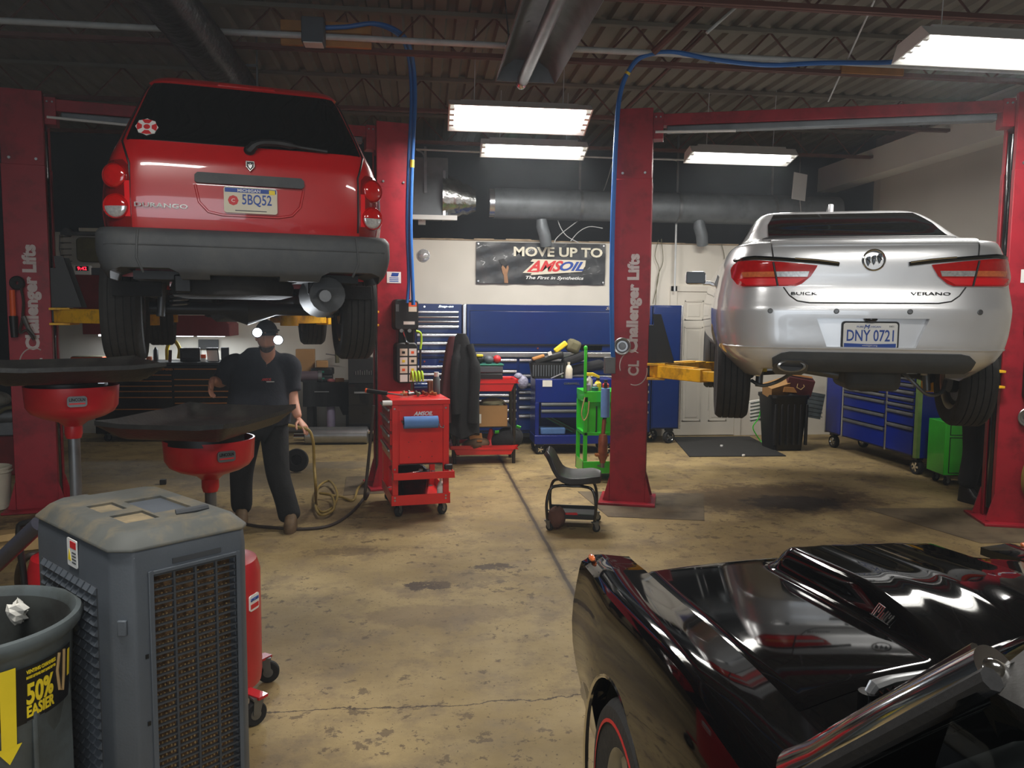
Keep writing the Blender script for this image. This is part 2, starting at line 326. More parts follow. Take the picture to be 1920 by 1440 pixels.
# back wall: white panels up to 2.78 m, dark block wall set back above it
struct(MB().bx(-.62, 3.62, YB, YB+.1, 0, 2.785).bx(4.66, XR, YB, YB+.1, 0, 2.785).bx(3.62, 4.66, YB, YB+.1, 2.13, 2.785).build('wall_back', 'white_paint', smooth=0))
struct(MB().bx(-.70, -.62, YB, 11.9, 0, 2.785).build('wall_return', 'white_paint', smooth=0))
struct(MB().bx(-5.35, -.70, 11.9, 12.0, 0, 2.86).build('wall_back_left', 'white_paint', smooth=0))
struct(MB().bx(XL-.1, XR+.1, 12.3, 12.4, 0, ZC).build('wall_rear', 'dark_wall', smooth=0))
struct(MB().bx(XL-.1, XL, YF, 12.3, 0, ZC).build('wall_left', 'dark_wall', smooth=0))
struct(MB().bx(XR, XR+.1, YF, 10.92, 0, ZC).build('wall_right', 'grey_wall', smooth=0))
struct(MB().bx(XR, XR+.1, 10.92, 12.3, 0, ZC).build('wall_corner', 'dark_wall', smooth=0))
struct(MB().bx(XL-.1, -2.6, YF-.1, YF, 0, ZC).bx(1.6, XR+.1, YF-.1, YF, 0, ZC).bx(-2.6, 1.6, YF-.1, YF, 3.0, ZC).build('wall_front', 'grey_wall', smooth=0))
struct(MB().bx(-2.7, -2.6, YF-.12, YF+.04, 0, 3.0).bx(1.6, 1.7, YF-.12, YF+.04, 0, 3.0).bx(-2.7, 1.7, YF-.12, YF+.04, 3.0, 3.12).build('trim_7', 'grey_wall', smooth=0))
struct(MB().bx(6.2, XR, 5.0, 12.0, 3.72, 4.08).bx(6.22, 6.27, 9.62, 9.78, 3.80, 4.02).build('trim_4', 'soffit', smooth=0))
# top capping of the white wall: a pale strip with a ragged brown edge
mb = MB(); x = -.62
while x < 6.3:
    w = random.uniform(.12, .5); mb.bx(x, min(x+w, 6.4), YB-.015, YB+.1, 2.785, 2.785+random.uniform(.012, .032)); x += w
struct(mb.build('trim_5', mat('wall_cap', (150, 132, 108), .8, var=.3, scale=8).name, smooth=0))
# corrugated deck
rows = []
x = XL-.1; prof = []
while x < XR+.2:
    prof += [(x, ZC), (x+.075, ZC), (x+.095, ZC+.04), (x+.155, ZC+.04), (x+.175, ZC)]; x += .19
struct(MB().grid([[(px, YF, pz) for px, pz in prof], [(px, 12.4, pz) for px, pz in prof]]).build('ceiling', 'deck', smooth=0))
# bar joists
def joist(Y, lab):
    t = thing('bar_joist', lab, 'joist', (0, Y, 3.95), 0, 'red-brown steel bar joists under the roof deck')
    MB().bx(XL, XR, -.035, -.005, 0, .035).bx(XL, XR, .005, .035, 0, .035).build('bottom_chord', 'joist', t, smooth=0)
    MB().bx(XL, XR, -.035, .035, .33, .365).build('top_chord', 'deck', t, smooth=0)
    mb = MB(); x = XL+.1; k = 0
    while x < XR-.3:
        mb.tube([(x, 0, .34 if k % 2 else .02), (x+.31, 0, .02 if k % 2 else .34)], .009, 5); x += .31; k += 1
    mb.build('web_rods', 'joist', t)
for Y, lab in ((2.4, 'steel bar joist high above the black car, nearest to the camera'), (4.0, 'steel bar joist second from the camera'), (5.6, 'steel bar joist crossing the top right edge of the photo'), (7.0, 'steel bar joist carrying the grey conduit and the wooden board'), (8.9, 'steel bar joist just behind the red SUV roof'), (10.5, 'steel bar joist farthest back, above the round duct')): joist(Y, lab)
tag(MB().tube([(XL, 6.86, 4.03), (-1.0, 6.88, 4.03), (XR, 6.92, 4.03)], .026, 10).build('conduit_pipe', 'conduit'), 'long grey conduit pipe running along the bar joist over both lifts', 'pipe')
for k, (a, b, r, lab) in enumerate([((1395, 0), (1325, 62), .012, 'thin pale pipe slanting from the top edge toward the blue hose'), ((1318, 66), (1170, 208), .014, 'brown bridging rod slanting down toward the right lift post'), ((1640, 0), (1553, 190), .008, 'pale cord slanting down behind the right lift crossbeam'), ((1315, 12), (1225, 98), .03, 'flat brown strap slanting under the roof deck')]):
    p, q = onz(*a, 4.2), onz(*b, 3.93); tag(MB().tube([p, q], r, 8).build('bridging_rod' if k != 2 else 'pull_string', 'joist' if k in (1, 3) else 'conduit'), lab, 'rod' if k != 2 else 'cord')
t = thing('junction_box', 'grey electrical junction box on a wooden board at the joist', 'electrical box', ony(588, 60, 6.8))
MB().bx(-.09, .09, -.07, .07, -.1, .1).build('box', 'plastic_grey', t, .008); MB().bx(-.075, .075, -.072, .06, -.108, -.1).build('cover', 'white', t)
p = ony(612, 65, 6.93); q = MB().bx(-.37, .37, -.02, .02, .015, .10).bx(-.37, .37, -.02, .02, -.10, -.05).build('wooden_board', 'wood', None, .004); q.location = p; tag(q, 'pair of pale wooden boards fixed to the joist behind the grey box', 'board')
p = ony(1635, 130, 6.97); q = MB().bx(-.3, .3, -.02, .02, -.05, .06).build('wooden_board', 'wood', None, .004); q.location = p; tag(q, 'wooden board on the joist at the right end of the blue hose', 'board')
# blue air hoses
def hose(pts, r, lab, m='hose_blue', name='air_hose', n=8, bands=()):
    P = spline(pts, 8); o = tag(MB().tube(P, r, n).build(name, m), lab, 'hose')
    for i, bm in bands: MB().tube([P[i], P[i+1]], r*1.12, n).build('band', bm, o)
    return o
bund = [ony(600, 52, 6.86), ony(650, 50, 6.86), ony(700, 44, 6.86), ony(740, 55, 6.95), ony(765, 80, 7.2), ony(776, 130, 7.6), ony(778, 200, 7.72), ony(773, 300, 7.72), ony(770, 420, 7.72), ony(773, 520, 7.72), ony(775, 572, 7.72)]
hose(bund, .019, 'blue air hose pair dropping beside the middle lift post', bands=((56, 'bright_yellow'),)); hose([p+Vector((-.035, .012, .0)) for p in bund[:-1]]+[bund[-1]+Vector((-.06, 0, .02))], .016, 'blue air hose running close beside the thicker blue hose at the middle post')
b2 = [ony(1760, 108, 6.88), ony(1660, 117, 6.88), ony(1540, 118, 6.88), ony(1440, 122, 6.88), ony(1340, 112, 6.88), ony(1262, 98, 6.88), ony(1205, 106, 6.9), ony(1178, 135, 6.95), ony(1162, 180, 6.98), ony(1155, 260, 6.98), ony(1150, 380, 6.98), ony(1147, 520, 6.98), ony(1148, 640, 6.98), ony(1150, 670, 6.98)]
hose(b2, .021, 'blue air hose looping from the joist down the left side of the right lift', bands=((56, 'bright_yellow'),))
q = MB().bx(-.05, .05, -.03, .03, -.08, .07).build('filter_box', 'dull_steel', None, .006); q.location = ony(1143, 684, 6.98); tag(q, 'small grey box hanging at the lower end of the blue hose by the right lift', 'box')
# round duct, plenum, foil transition, hanger straps
D = 11.0
t = thing('round_duct', 'long round grey air duct hung above the white back wall', 'duct', (0, D, 3.28))
MB().cyl((1.0, 0, 0), (6.0, 0, 0), .21, n=28).build('pipe', 'duct', t); MB().cyl((.93, 0, 0), (1.0, 0, 0), .2, n=28).build('collar', 'trim_steel', t)
for x in (2.2, 3.6, 5.0): MB().cyl((x-.02, 0, 0), (x+.02, 0, 0), .216, n=28).bx(x-.015, x+.015, -.01, .01, .2, 1.0).build('strap', 'dull_steel', t)
for i, px in enumerate((1015, 1310)):
    p = ony(px, 425, D-.05); q = MB().tube([(0, 0, .1), (.01, 0, 0), (.05, 0, -.12), (.08, .05, -.25)], [.07, .085, .085, .08], 14).build('flexible_duct', 'duct'); q.location = p
    tag(q, 'crumpled foil branch duct hanging under the round duct, %s' % ('above the banner' if i == 0 else 'beside the right lift post'), 'duct')
t = thing('plenum_box', 'dark grey square duct box beside the middle lift post', 'duct', ony(795, 360, 11.0))
MB().bx(-.18, .32, -.25, .3, -.36, .42).build('box', 'duct', t, .01); MB().bx(-.3, .44, -.28, -.2, -.40, -.34).build('bottom_rail', 'white_enamel', t); MB().bx(.0, .035, -.275, -.25, -.05, .55).bx(.25, .285, -.275, -.25, -.36, .25).build('hanger_strap', 'trim_steel', t)
rings = []
for k in range(9):
    f = k/8; c = ony(829+62*f, 369+8*f, 10.95); hh = .34*(1-f)+.16*f; wob = .012*math.sin(k*2.3)
    rings.append([(c.x, c.y+(hh+wob)*.8*math.cos(a)*1.1, c.z+(hh+wob)*math.sin(a)) for a in [2*math.pi*j/20 for j in range(20)]])
tag(MB().loft(rings).build('foil_transition', 'foil'), 'crinkled foil tapered duct piece between grey box and round duct', 'duct')
t = thing('insulated_duct', 'foil-wrapped round duct hanging above the red SUV', 'duct', (-1.62, 0, 3.755)); MB().cyl((0, 3.5, 0), (0, 8.6, 0), .17, n=22).build('pipe', mat('dark_foil', (70, 72, 72), .35, .9, 0, .3, 14, bump=.8, bscale=18).name, t)
for y in (5, 7.4): MB().bx(-.19, .19, y-.012, y+.012, .16, .18).bx(-.19, -.175, y-.012, y+.012, -.02, .46).bx(.175, .19, y-.012, y+.012, -.02, .46).build('strap', 'dull_steel', t)
for Y, z, k in ((9.1, 3.63, 0), (9.95, 3.42, 1)):
    pass
tag(MB().tube([ony(780, 280, 10.2), ony(1150, 296, 10.2), ony(1290, 300, 10.2)], .012, 8).build('conduit_pipe', 'conduit'), 'thin grey conduit running straight behind the two-tube light', 'pipe')
pp = [ony(782, 282, 10.9), ony(794, 290, 10.9), ony(797, 320, 10.9), ony(790, 405, 10.9)]
tag(MB().tube(spline(pp, 5), .012, 8).build('conduit_pipe', 'conduit'), 'grey conduit bending down to the outlet box beside the plenum', 'pipe')
q = MB().bx(-.05, .05, -.03, .03, -.06, .06).sph((0, -.03, 0), .012, 8, 6).build('outlet_box', 'white_enamel', None, .008); q.location = ony(791, 413, 10.9); tag(q, 'small white outlet box on a conduit above the white wall', 'outlet')
pp = [ony(1222, 298, 11.05), ony(1262, 299, 11.05), ony(1271, 306, 11.05), ony(1270, 330, 11.05), ony(1267, 458, 11.05), ony(1265, 546, 11.05)]
tag(MB().tube(spline(pp, 4), .014, 8).build('conduit_pipe', 'conduit'), 'grey conduit dropping down the wall left of the white door', 'pipe')
for k, pts in enumerate([[(1235, 450), (1228, 480), (1236, 510), (1224, 570)], [(1240, 448), (1243, 490), (1233, 520), (1229, 572)], [(1353, 458), (1358, 480), (1356, 500)]]):
    tag(MB().tube(spline([ony(*p, 11.1) for p in pts], 5), .005, 6).build('loose_wire', 'olive'), ['thin loose wire on the wall, left of two beside the right lift post', 'thin loose wire on the wall, right of two beside the right lift post', 'thin wire on the wall above the white door'][k], 'wire')
for k, pts in enumerate([[(1040, 365), (1045, 410), (1060, 440), (1085, 455)], [(1150, 300), (1120, 380), (1050, 440), (1040, 455)], [(1070, 452), (1085, 435), (1105, 425), (1130, 428)]]):
    tag(MB().tube(spline([ony(*p, 11.05) for p in pts], 6), .006, 6).build('loose_wire', 'conduit'), ['drooping wire over the banner, leftmost of three', 'long wire slanting from the light down to the banner', 'wire curling up at the top of the banner'][k], 'wire')
# radiant tube heater
t = thing('tube_heater', 'long radiant tube heater with a reflector hood under the roof', 'heater', onz(985, 150, 3.75))
MB().cyl((-.02, 0, 0), (-.02, -4.2, 0), .05, n=14).build('burner_tube', 'dull_steel', t)
prof = [(-.26, -.02), (-.2, .1), (-.1, .17), (.1, .17), (.2, .1), (.26, -.02)]; prof2 = [(x*.97, z-.008) for x, z in reversed(prof)]
MB().prism(prof+prof2, 0, 4.2, Matrix.Rotation(math.pi/2, 4, 'X')).build('reflector', 'duct', t); MB().prism(prof, 0, .012, Matrix.Rotation(math.pi/2, 4, 'X')).build('end_cap', 'duct', t)
MB().sph((-.03, .04, -.01), (.05, .05, .06), 12, 8).build('elbow', 'trim_steel', t)
for y in (-.9, -3): MB().tube([(-.26, y, -.02), (-.2, y, .12), (0, y, .2), (.2, y, .12), (.26, y, -.02)], .008, 6).tube([(-.24, y, .02), (-.3, y, .55)], .006, 5).tube([(.24, y, .02), (.3, y, .55)], .006, 5).build('hanger', 'dull_steel', t)
# fluorescent fixtures
def fixture(c, L, Wd, lab, n, tilt):
    t = thing('shop_light', lab, 'light', c, 0, 'fluorescent shop lights'); t.rotation_euler.x = -math.radians(tilt)
    h = Wd/2; prof = [(-h, -.05), (-h*.62, .05), (h*.62, .05), (h, -.05), (h-.008, -.05), (h*.6, .042), (-h*.6, .042), (-h+.008, -.05)]
    T = Matrix.Rotation(math.pi/2, 4, 'Z') @ Matrix.Rotation(math.pi/2, 4, 'X')
    MB().prism(prof, -L/2, L/2, T).build('reflector', 'white_enamel', t)
    MB().prism([(-h*.55, .05), (h*.55, .05), (h*.45, .085), (-h*.45, .085)], -L*.42, L*.42, T).build('ballast_cover', 'white_enamel', t)
    for s in (-1, 1): MB().prism(prof[:4], s*L/2-.006, s*L/2+.006, T).build('end_plate', 'white_enamel', t)
    for k in range(n):
        y = (k-(n-1)/2)*(Wd*.8/n)
        tb = MB().cyl((-L/2+.05, y, -.022), (L/2-.05, y, -.022), .019, n=12).build('tube', 'tube_glow', t)
        for x0 in (-L/2+.005, L/2-.045): MB().bx(x0, x0+.04, y-.014, y+.014, -.045, .03).build('socket', 'white', tb)
    for x in (-L*.32, L*.32): MB().tube([(x, 0, .08), (x+.01, (ZC-c[2])*math.sin(math.radians(-tilt))*-1*-1 if False else -(ZC-c[2])*math.tan(math.radians(tilt)), ZC-c[2])], .004, 5).build('hanger_wire', 'conduit', t)
for (c, L, Wd, P, lab, k) in FIXTURES:
    fixture(c, L, Wd, lab or {'e': 'shop light above the trash can behind the camera', 'f': 'shop light above the black car cabin', 'g': 'shop light near the shop front, behind the camera'}[k], 2 if Wd < .4 else 4, TILT[k])
# ---- door in the back wall
d = struct(MB().bx(3.68, 4.60, YB-.02, YB+.03, .01, 2.11).build('door_1', 'white_paint', None, .003)); d['label'] = 'white six-panel door in the back wall'
for (x0, x1) in ((3.80, 4.08), (4.20, 4.48)):
    for (z0, z1) in ((.22, .98), (1.08, 1.60), (1.70, 1.98)):
        mb = MB()
        for q in ((x0, x1, z0, z0+.02), (x0, x1, z1-.02, z1), (x0, x0+.02, z0, z1), (x1-.02, x1, z0, z1)): mb.bx(q[0], q[1], YB-.028, YB-.018, q[2], q[3])
        mb.bx(x0+.05, x1-.05, YB-.025, YB-.018, z0+.05, z1-.05).build('door_panel', 'white_paint', d, .004)
MB().sph((4.53, YB-.06, .98), .03, 12, 8).cyl((4.53, YB-.02, .98), (4.53, YB-.06, .98), .012, n=8).build('door_knob', 'steel', d)
struct(MB().bx(3.58, 3.68, YB-.035, YB+.02, 0, 2.19).bx(4.60, 4.70, YB-.035, YB+.02, 0, 2.19).bx(3.58, 4.70, YB-.035, YB+.02, 2.11, 2.19).build('trim_6', 'white_paint', None, .004))
# ---- wall things: banner, dome light
def banner():
    u0, u1 = ony(893, 453, YB-.03), ony(1134, 534, YB-.03); w = u1.x-u0.x; h = u0.z-u1.z
    t = thing('banner', 'black vinyl banner reading MOVE UP TO AMSOIL on the white wall', 'banner', ((u0.x+u1.x)/2, YB-.02, (u0.z+u1.z)/2))
    P = [[(-w/2+w*i/40, -.012-.006*math.sin(i*.9+j*.35)-.005*math.sin(i*.31-j), -h/2+h*j/14) for j in range(15)] for i in range(41)]
    Q = [[(x, y+.004, z) for x, y, z in r] for r in P]
    MB().grid(P).grid(Q, flip=True).build('sheet', 'banner_black', t, smooth=60)
    F = face(0, -.028, 0)
    def at(u, v): return F @ Matrix.Translation((u*w, v*h, 0))
    text('MOVE UP TO', 'headline', 'silver_text', t, at(.13, .28), w*.69, h*.235, 0, .03, condense=1)
    lg = [(-.155, -.295), (.02, .2)]
    poly = lambda pts, z, nm, m: MB().prism([(x*w, y*h) for x, y in pts], z, z+.002, F).build(nm, m, t, smooth=0)
    poly([(-.155, -.22), (-.08, .13), (.345, .09), (.33, -.12), (.315, -.22), (-.09, -.30)], -.004, 'logo_plate', 'cream') if False else None
    poly([(-.145, -.235), (-.055, .03), (-.085, .04), (-.07, .1), (.345, .09), (.34, -.06), (.335, -.07), (.315, -.19), (-.085, -.29), (-.075, -.245)], 0, 'logo_plate', 'cream')
    text('AMS', 'logo_text', 'red_ink', t, at(.03, -.065) @ Matrix.Translation((0, 0, .004)), w*.28, h*.27, .45, .035); text('OIL', 'logo_text', 'blue_ink', t, at(.235, -.06) @ Matrix.Translation((0, 0, .004)), w*.19, h*.23, .45, .035)
    poly([(-.115, -.215), (-.02, -.215), (-.02, -.17), (-.1, -.19)], .003, 'logo_bar', 'red_ink')
    text('The First in Synthetics', 'tagline', 'white', t, at(.105, -.36), w*.45, h*.10, .3, .02)
    # raised fist holding a bottle, printed
    MB().prism([(x*w, y*h) for x, y in ((-.285, -.49), (-.255, -.49), (-.262, -.28), (-.252, -.12), (-.256, -.06), (-.268, -.09), (-.272, -.16), (-.285, -.1), (-.3, -.06), (-.308, -.12), (-.298, -.25), (-.29, -.3))], 0, .002, F).build('printed_arm', 'glove_skin', t, smooth=0)
    poly([(-.33, .07), (-.29, .1), (-.262, -.03), (-.285, -.09), (-.315, -.02)], .0, 'printed_bottle', 'black_ink')
    for sx in (-1, 1):
        for sz in (-1, 1): MB().cyl((sx*(w/2-.03), -.03, sz*(h/2-.03)), (sx*(w/2-.03), -.018, sz*(h/2-.03)), .013, n=12).build('grommet', 'trim_steel', t)
banner()
q = MB().lathe([(0, .04), (.05, .03), (.085, 0), (.09, 0)], 24, face(0, 0, 0)).build('dome_light', 'clear_lens'); q.location = ony(794, 479, YB-.01); tag(q, 'small round dome light on the white wall beside the middle post', 'light')
# white panel on a rod, upper right
t = thing('reflector_sign', 'white plastic panel on a rod hanging left of the soffit', 'panel', ony(1499, 350, 10.68))
MB().box((0, 0, 0), (.25, .012, .37), (0, 4, 18)).build('plate', 'white', t, .01); MB().tube([(.02, .02, -.15), (.05, .02, -.4)], .01, 6).tube([(0, .01, .1), (0, .01, .85)], .006, 6).build('rod', 'trim_steel', t)
# ================================================================== TWO-POST LIFTS
def lift(lab, PL, PR, za, pads, mirror_unit=True):
    PL, PR = Vector(PL), Vector(PR); mid = (PL+PR)/2; d = PR-PL; ang = math.degrees(math.atan2(d.y, d.x)); a = d.length/2
    # the measured points lie on the rear faces: move the origin to the post centres
    n = Vector((-math.sin(math.radians(ang)), math.cos(math.radians(ang)), 0)); o = mid+n*.14
    t = thing('vehicle_lift', lab, 'car lift', (o.x, o.y, .004), ang, 'two-post car lifts')
    C = [(.16, -.14), (-.16, -.14), (-.16, .14), (.16, .14), (.16, .08), (.148, .08), (.148, .128), (-.148, .128), (-.148, -.128), (.148, -.128), (.148, -.08), (.16, -.08)]
    for s in (-1, 1):
        sec = [(-s*x*1.03+s*a, y*1.05) for x, y in C]; sec2 = [(-s*x+s*a, y) for x, y in C]
        p = MB().prism(sec, .02, 2.98).build('post', 'lift_red', t, .004); MB().prism(sec2, 2.97, 3.60).build('post_extension', 'lift_red', p, .003)
        for u in (-.1, .1): MB().cyl((s*a+u, -.153, 3.03), (s*a+u, -.139, 3.03), .012, n=6).build('bolt', 'steel', p)
        MB().bx(s*a-.26, s*a+.26, -.25, .25, 0, .022).build('base_plate', 'lift_red', t, .003)
        for y0 in (-.15, .15):
            for u in (-1, 1): MB().prism([(s*a+u*.165, .02), (s*a+u*.225, .03), (s*a+u*.165, .26)], y0-.008, y0+.008, Matrix.Rotation(math.pi/2, 4, 'X')).build('gusset', 'lift_red', t)
        xi = s*a-s*.10
        MB().cyl((xi-s*.02, .05, .1), (xi-s*.02, .05, 3.3), .035, n=12).build('hydraulic_cylinder', 'gloss_black', t)
        MB().cyl((xi-s*.03, -.05, .1), (xi-s*.03, -.05, 3.5), .007, n=6).build('cable', 'dull_steel', t)
        c = MB().bx(min(xi-s*.14, xi), max(xi-s*.14, xi), -.12, .12, za-.05, za+.42).build('carriage', 'black', t, .004)
        MB().prism([(xi-s*.14, za+.08), (xi-s*.30, za+.08), (xi-s*.17, za+.52), (xi-s*.10, za+.52)], -.135, -.12, Matrix.Rotation(math.pi/2, 4, 'X')).prism([(xi-s*.14, za+.08), (xi-s*.30, za+.08), (xi-s*.17, za+.52), (xi-s*.10, za+.52)], .12, .135, Matrix.Rotation(math.pi/2, 4, 'X')).build('side_plate', 'black', c)
        x0, x1 = sorted((xi-s*.06, xi-s*.22))
        MB().bx(x0, x1, -.22, .22, za+.055, za+.075).bx(x0, x1, -.22, .22, za-.075, za-.055).bx(x0, x1, -.02, .02, za-.06, za+.06).build('arm_yoke', 'yellow', c, .003)
        for (py, px_, ext) in pads[s]:
            b = Vector((xi-s*.16, math.copysign(.13, py), za)); e = Vector((px_, py, za)); dd = (e-b); L = dd.length; an = math.atan2(dd.y, dd.x)
            T = Matrix.Translation(b) @ Matrix.Rotation(an, 4, 'Z')
            ar = MB(T).bx(-.05, L*.62, -.065, .065, -.055, .055).build('arm', 'yellow', t, .006)
            MB(T).bx(L*.55, L, -.05, .05, -.042, .042).build('arm_extension', 'yellow', ar, .005)
            MB(T).prism([(-.05, -.075), (L*.5, -.03), (L*.5, .03), (-.05, .075)], .055, .064).build('stiffener', 'yellow', ar)
            MB(T).cyl((L, 0, -.06), (L, 0, .05), .075, n=16).build('pad_holder', 'yellow', ar, .004)
            MB(T).cyl((L, 0, .05), (L, 0, .05+ext), .045, n=14).cyl((L, 0, .05+ext-.02), (L, 0, .05+ext), .07, n=18).build('lift_pad', 'rubber', ar)
    xs = a-.16
    b = MB().bx(-xs, xs, -.06, .06, 3.46, 3.56).build('crossbeam', 'lift_red', t, .004)
    MB().bx(-xs+.12, xs-.12, -.045, .045, 3.40, 3.458).build('shutoff_bar', 'duct', b, .01)
    MB().cyl((-xs+.02, -.075, 3.40), (-xs+.72, -.075, 3.385), .012, n=8).build('switch_rod', 'white_enamel', b)
    for s in (-1, 1):
        x0, x1 = sorted((s*xs, s*(xs-.09))); MB().bx(x0, x1, -.075, .075, 3.34, 3.57).build('end_bracket', 'lift_red', b, .003)
        for u in (-.02, .02): MB().cyl((s*(xs-.045)+u, -.086, 3.53), (s*(xs-.045)+u, -.07, 3.53), .008, n=6).build('bolt', 'steel', b)
    yf = -.1495
    F = face(-a, yf, 0)
    for i, s in enumerate((-1,)):
        F = face(s*a, yf, 0)
        text('Challenger Lifts', 'lettering', 'lettering', t, F @ Matrix.Translation((.03, 1.86, 0)) @ Matrix.Rotation(math.pi/2, 4, 'Z'), .90, .14, 0, .05)
        text('CL', 'logo', 'lettering', t, F @ Matrix.Translation((.035, 1.27, 0)) @ Matrix.Rotation(math.pi/2, 4, 'Z'), .14, .10, 0, .03)
        arc = lambda c, r, a0, a1: [F @ Vector((c[0]+r*math.cos(math.radians(a0+(a1-a0)*k/12)), c[1]+r*1.25*math.sin(math.radians(a0+(a1-a0)*k/12)), .001)) for k in range(13)]
        MB().tube(arc((.02, 1.29), .11, 60, 200), .005, 4).build('swoosh', 'lettering', t); MB().tube(arc((.05, 1.25), .11, 250, 370), .005, 4).build('swoosh', 'lettering', t)
    F = face(a, yf, 0)
    st = MB(F).bx(-.07, .07, 2.05, 2.16, 0, .002).build('maintenance_sticker', 'white', t, smooth=0); MB(F).prism([(-.03, 2.115), (.04, 2.115), (.05, 2.15), (-.02, 2.15)], .002, .003).build('printed_block', 'blue_ink', st, smooth=0)
    for k in range(3): MB(F).bx(-.045, .045, 2.062+k*.017, 2.070+k*.017, .002, .003).build('printed_line', 'hose_blue', st, smooth=0)
    # hydraulic power unit on the right post
    p = MB(F).prism([(x+.09, y+1.74) for x, y in rrect(.24, .30, .04)], .01, .17).build('power_unit', 'black', t, .012)
    MB(F).prism([(x+.09, y+1.53) for x, y in rrect(.15, .16, .02)], .01, .15).build('valve_block', 'gloss_black', p, .008)
    MB(F).prism([(x+.095, y+1.27) for x, y in rrect(.22, .40, .05)], .01, .16).build('oil_tank', 'black', p, .015)
    MB(F).tube([(.06, 1.60, .15), (.06, 1.55, .19), (.085, 1.48, .2)], .008, 8).build('lever', 'chrome', p); MB(F).sph((.088, 1.465, .2), .018, 10, 8).build('lever_knob', 'black', p)
    for u in (.04, .12): MB(F).cyl((u, 1.585, .14), (u, 1.585, .17), .018, n=12).build('valve_cap', 'steel', p)
    for (u0, u1, v0, v1, m) in [(.11, .19, 1.77, 1.86, 'cream'), (.06, .17, 1.645, 1.675, 'paper'), (-.015, .015, 1.77, 1.84, 'bin_grey')]: MB(F).bx(u0, u1, v0, v1, .171, .1725).build('sticker', m, p, smooth=0)
    MB(F).bx(.11, .19, 1.82, 1.86, .1726, .1735).build('sticker', 'orange', p, smooth=0)
    for i, u in enumerate((.025, .115)):
        for k in range(4):
            MB(F).bx(u, u+.075, 1.085+k*.085, 1.155+k*.085, .161, .1625).build('instruction_sticker', ['paper', 'cream'][(i+k) % 2], p, smooth=0)
            if k: MB(F).bx(u+.02, u+.05, 1.105+k*.085, 1.13+k*.085, .1626, .1635).build('printed_picture', ['black_ink', 'orange', 'bright_yellow'][(k+i) % 3], p, smooth=0)
    MB(F).tube(spline([(.2, 1.58, .08), (.25, 1.56, .07), (.26, 1.48, .06), (.25, 1.4, .06)], 5), .012, 8).build('hydraulic_hose', 'lime', p)
    MB(F).tube(spline([(.25, 1.4, .06), (.25, 1.2, .05), (.22, .9, .05), (.2, .3, .03)], 5), .011, 8).build('hydraulic_hose', 'cable', p)
    return t, a
L1, a1 = lift('red two-post lift holding up the red SUV', (-3.341, 7.228, 0), (-.267, 7.919, 0), 1.70, {-1: [(-1.05, -.55, .10), (1.05, -.55, .10)], 1: [(-1.05, .52, .10), (1.05, .52, .10)]})
L2, a2 = lift('red two-post lift holding up the silver sedan', (1.907, 7.07, 0), (5.017, 6.061, 0), 1.245, {-1: [(-.85, -.72, .04), (1.1, -.72, .04)], 1: [(-.85, .72, .04), (1.1, .72, .04)]})
def on_post(L, s, u, v, w=0):   # a point on the rear face of a post
    a = a1 if L is L1 else a2; bpy.context.view_layer.update(); return L.matrix_world @ face(s*a, -.148, 0) @ Vector((u, v, w))
for (L, s, u, v, lab) in ((L2, -1, -.07, 1.47, 'round steel magnetic parts dish on the left post of the right lift'), (L2, 1, .045, .93, 'round steel magnetic parts dish on the right post of the right lift')):
    t = thing('magnetic_dish', lab, 'dish', on_post(L, s, u, v), 18 if L is L1 else -18, 'magnetic parts dishes')
    MB().lathe([(0, .012), (.05, .012), (.062, .03), (.075, .034), (.08, .03), (.066, .004), (.05, 0), (0, 0)], 28, face(0, 0, 0)).build('dish', 'steel', t); MB().lathe([(0, .02), (.03, .018), (.034, .012)], 20, face(0, 0, 0)).build('magnet', 'dull_steel', t)
t = thing('work_lamp', 'orange and black inspection lamp hooked on the far left post', 'lamp', on_post(L1, -1, -.06, 1.72, .03), 12.7)
F = face(0, 0, 0)
MB(F).lathe([(0, -.03), (.02, -.03), (.024, 0), (.022, .2), (0, .2)], 14, Matrix.Translation((-.05, .0, .02)) @ Matrix.Rotation(-math.pi/2, 4, 'X')).build('handle', 'orange', t)
MB(F).cyl((-.05, -.02, .02), (-.045, -.2, .03), .034, .026, 14).build('grip', 'black', t); MB(F).lathe([(.015, -.02), (.05, -.02), (.06, 0), (.05, .02), (.015, .02)], 20, Matrix.Translation((-.01, .26, .02))).build('reel', 'rubber', t)
MB(F).tube(spline([(.02, .22, .03), (.03, .1, .02), (.02, -.05, .04), (.0, -.16, .05), (.05, -.14, .04), (.1, -.22, .03)], 6), .011, 7).build('cord', 'cable', t)
MB(F).tube([(.03, -.02, .04), (.06, -.12, .03), (.11, -.2, .02)], [.02, .018, .006], 8).build('hook', 'dull_steel', t)
c0 = on_post(L2, 1, .13, .42, .03)
tag(MB().tube([c0+Vector((.12*math.cos(a)*(1+.02*k), -.012*k, .20*math.sin(a)*(1+.02*k))) for k in range(4) for a in [2*math.pi*i/24 for i in range(24)]], .011, 7).build('hose_coil', 'hose_tan'), 'coil of tan hose hanging on the far right lift post', 'hose')
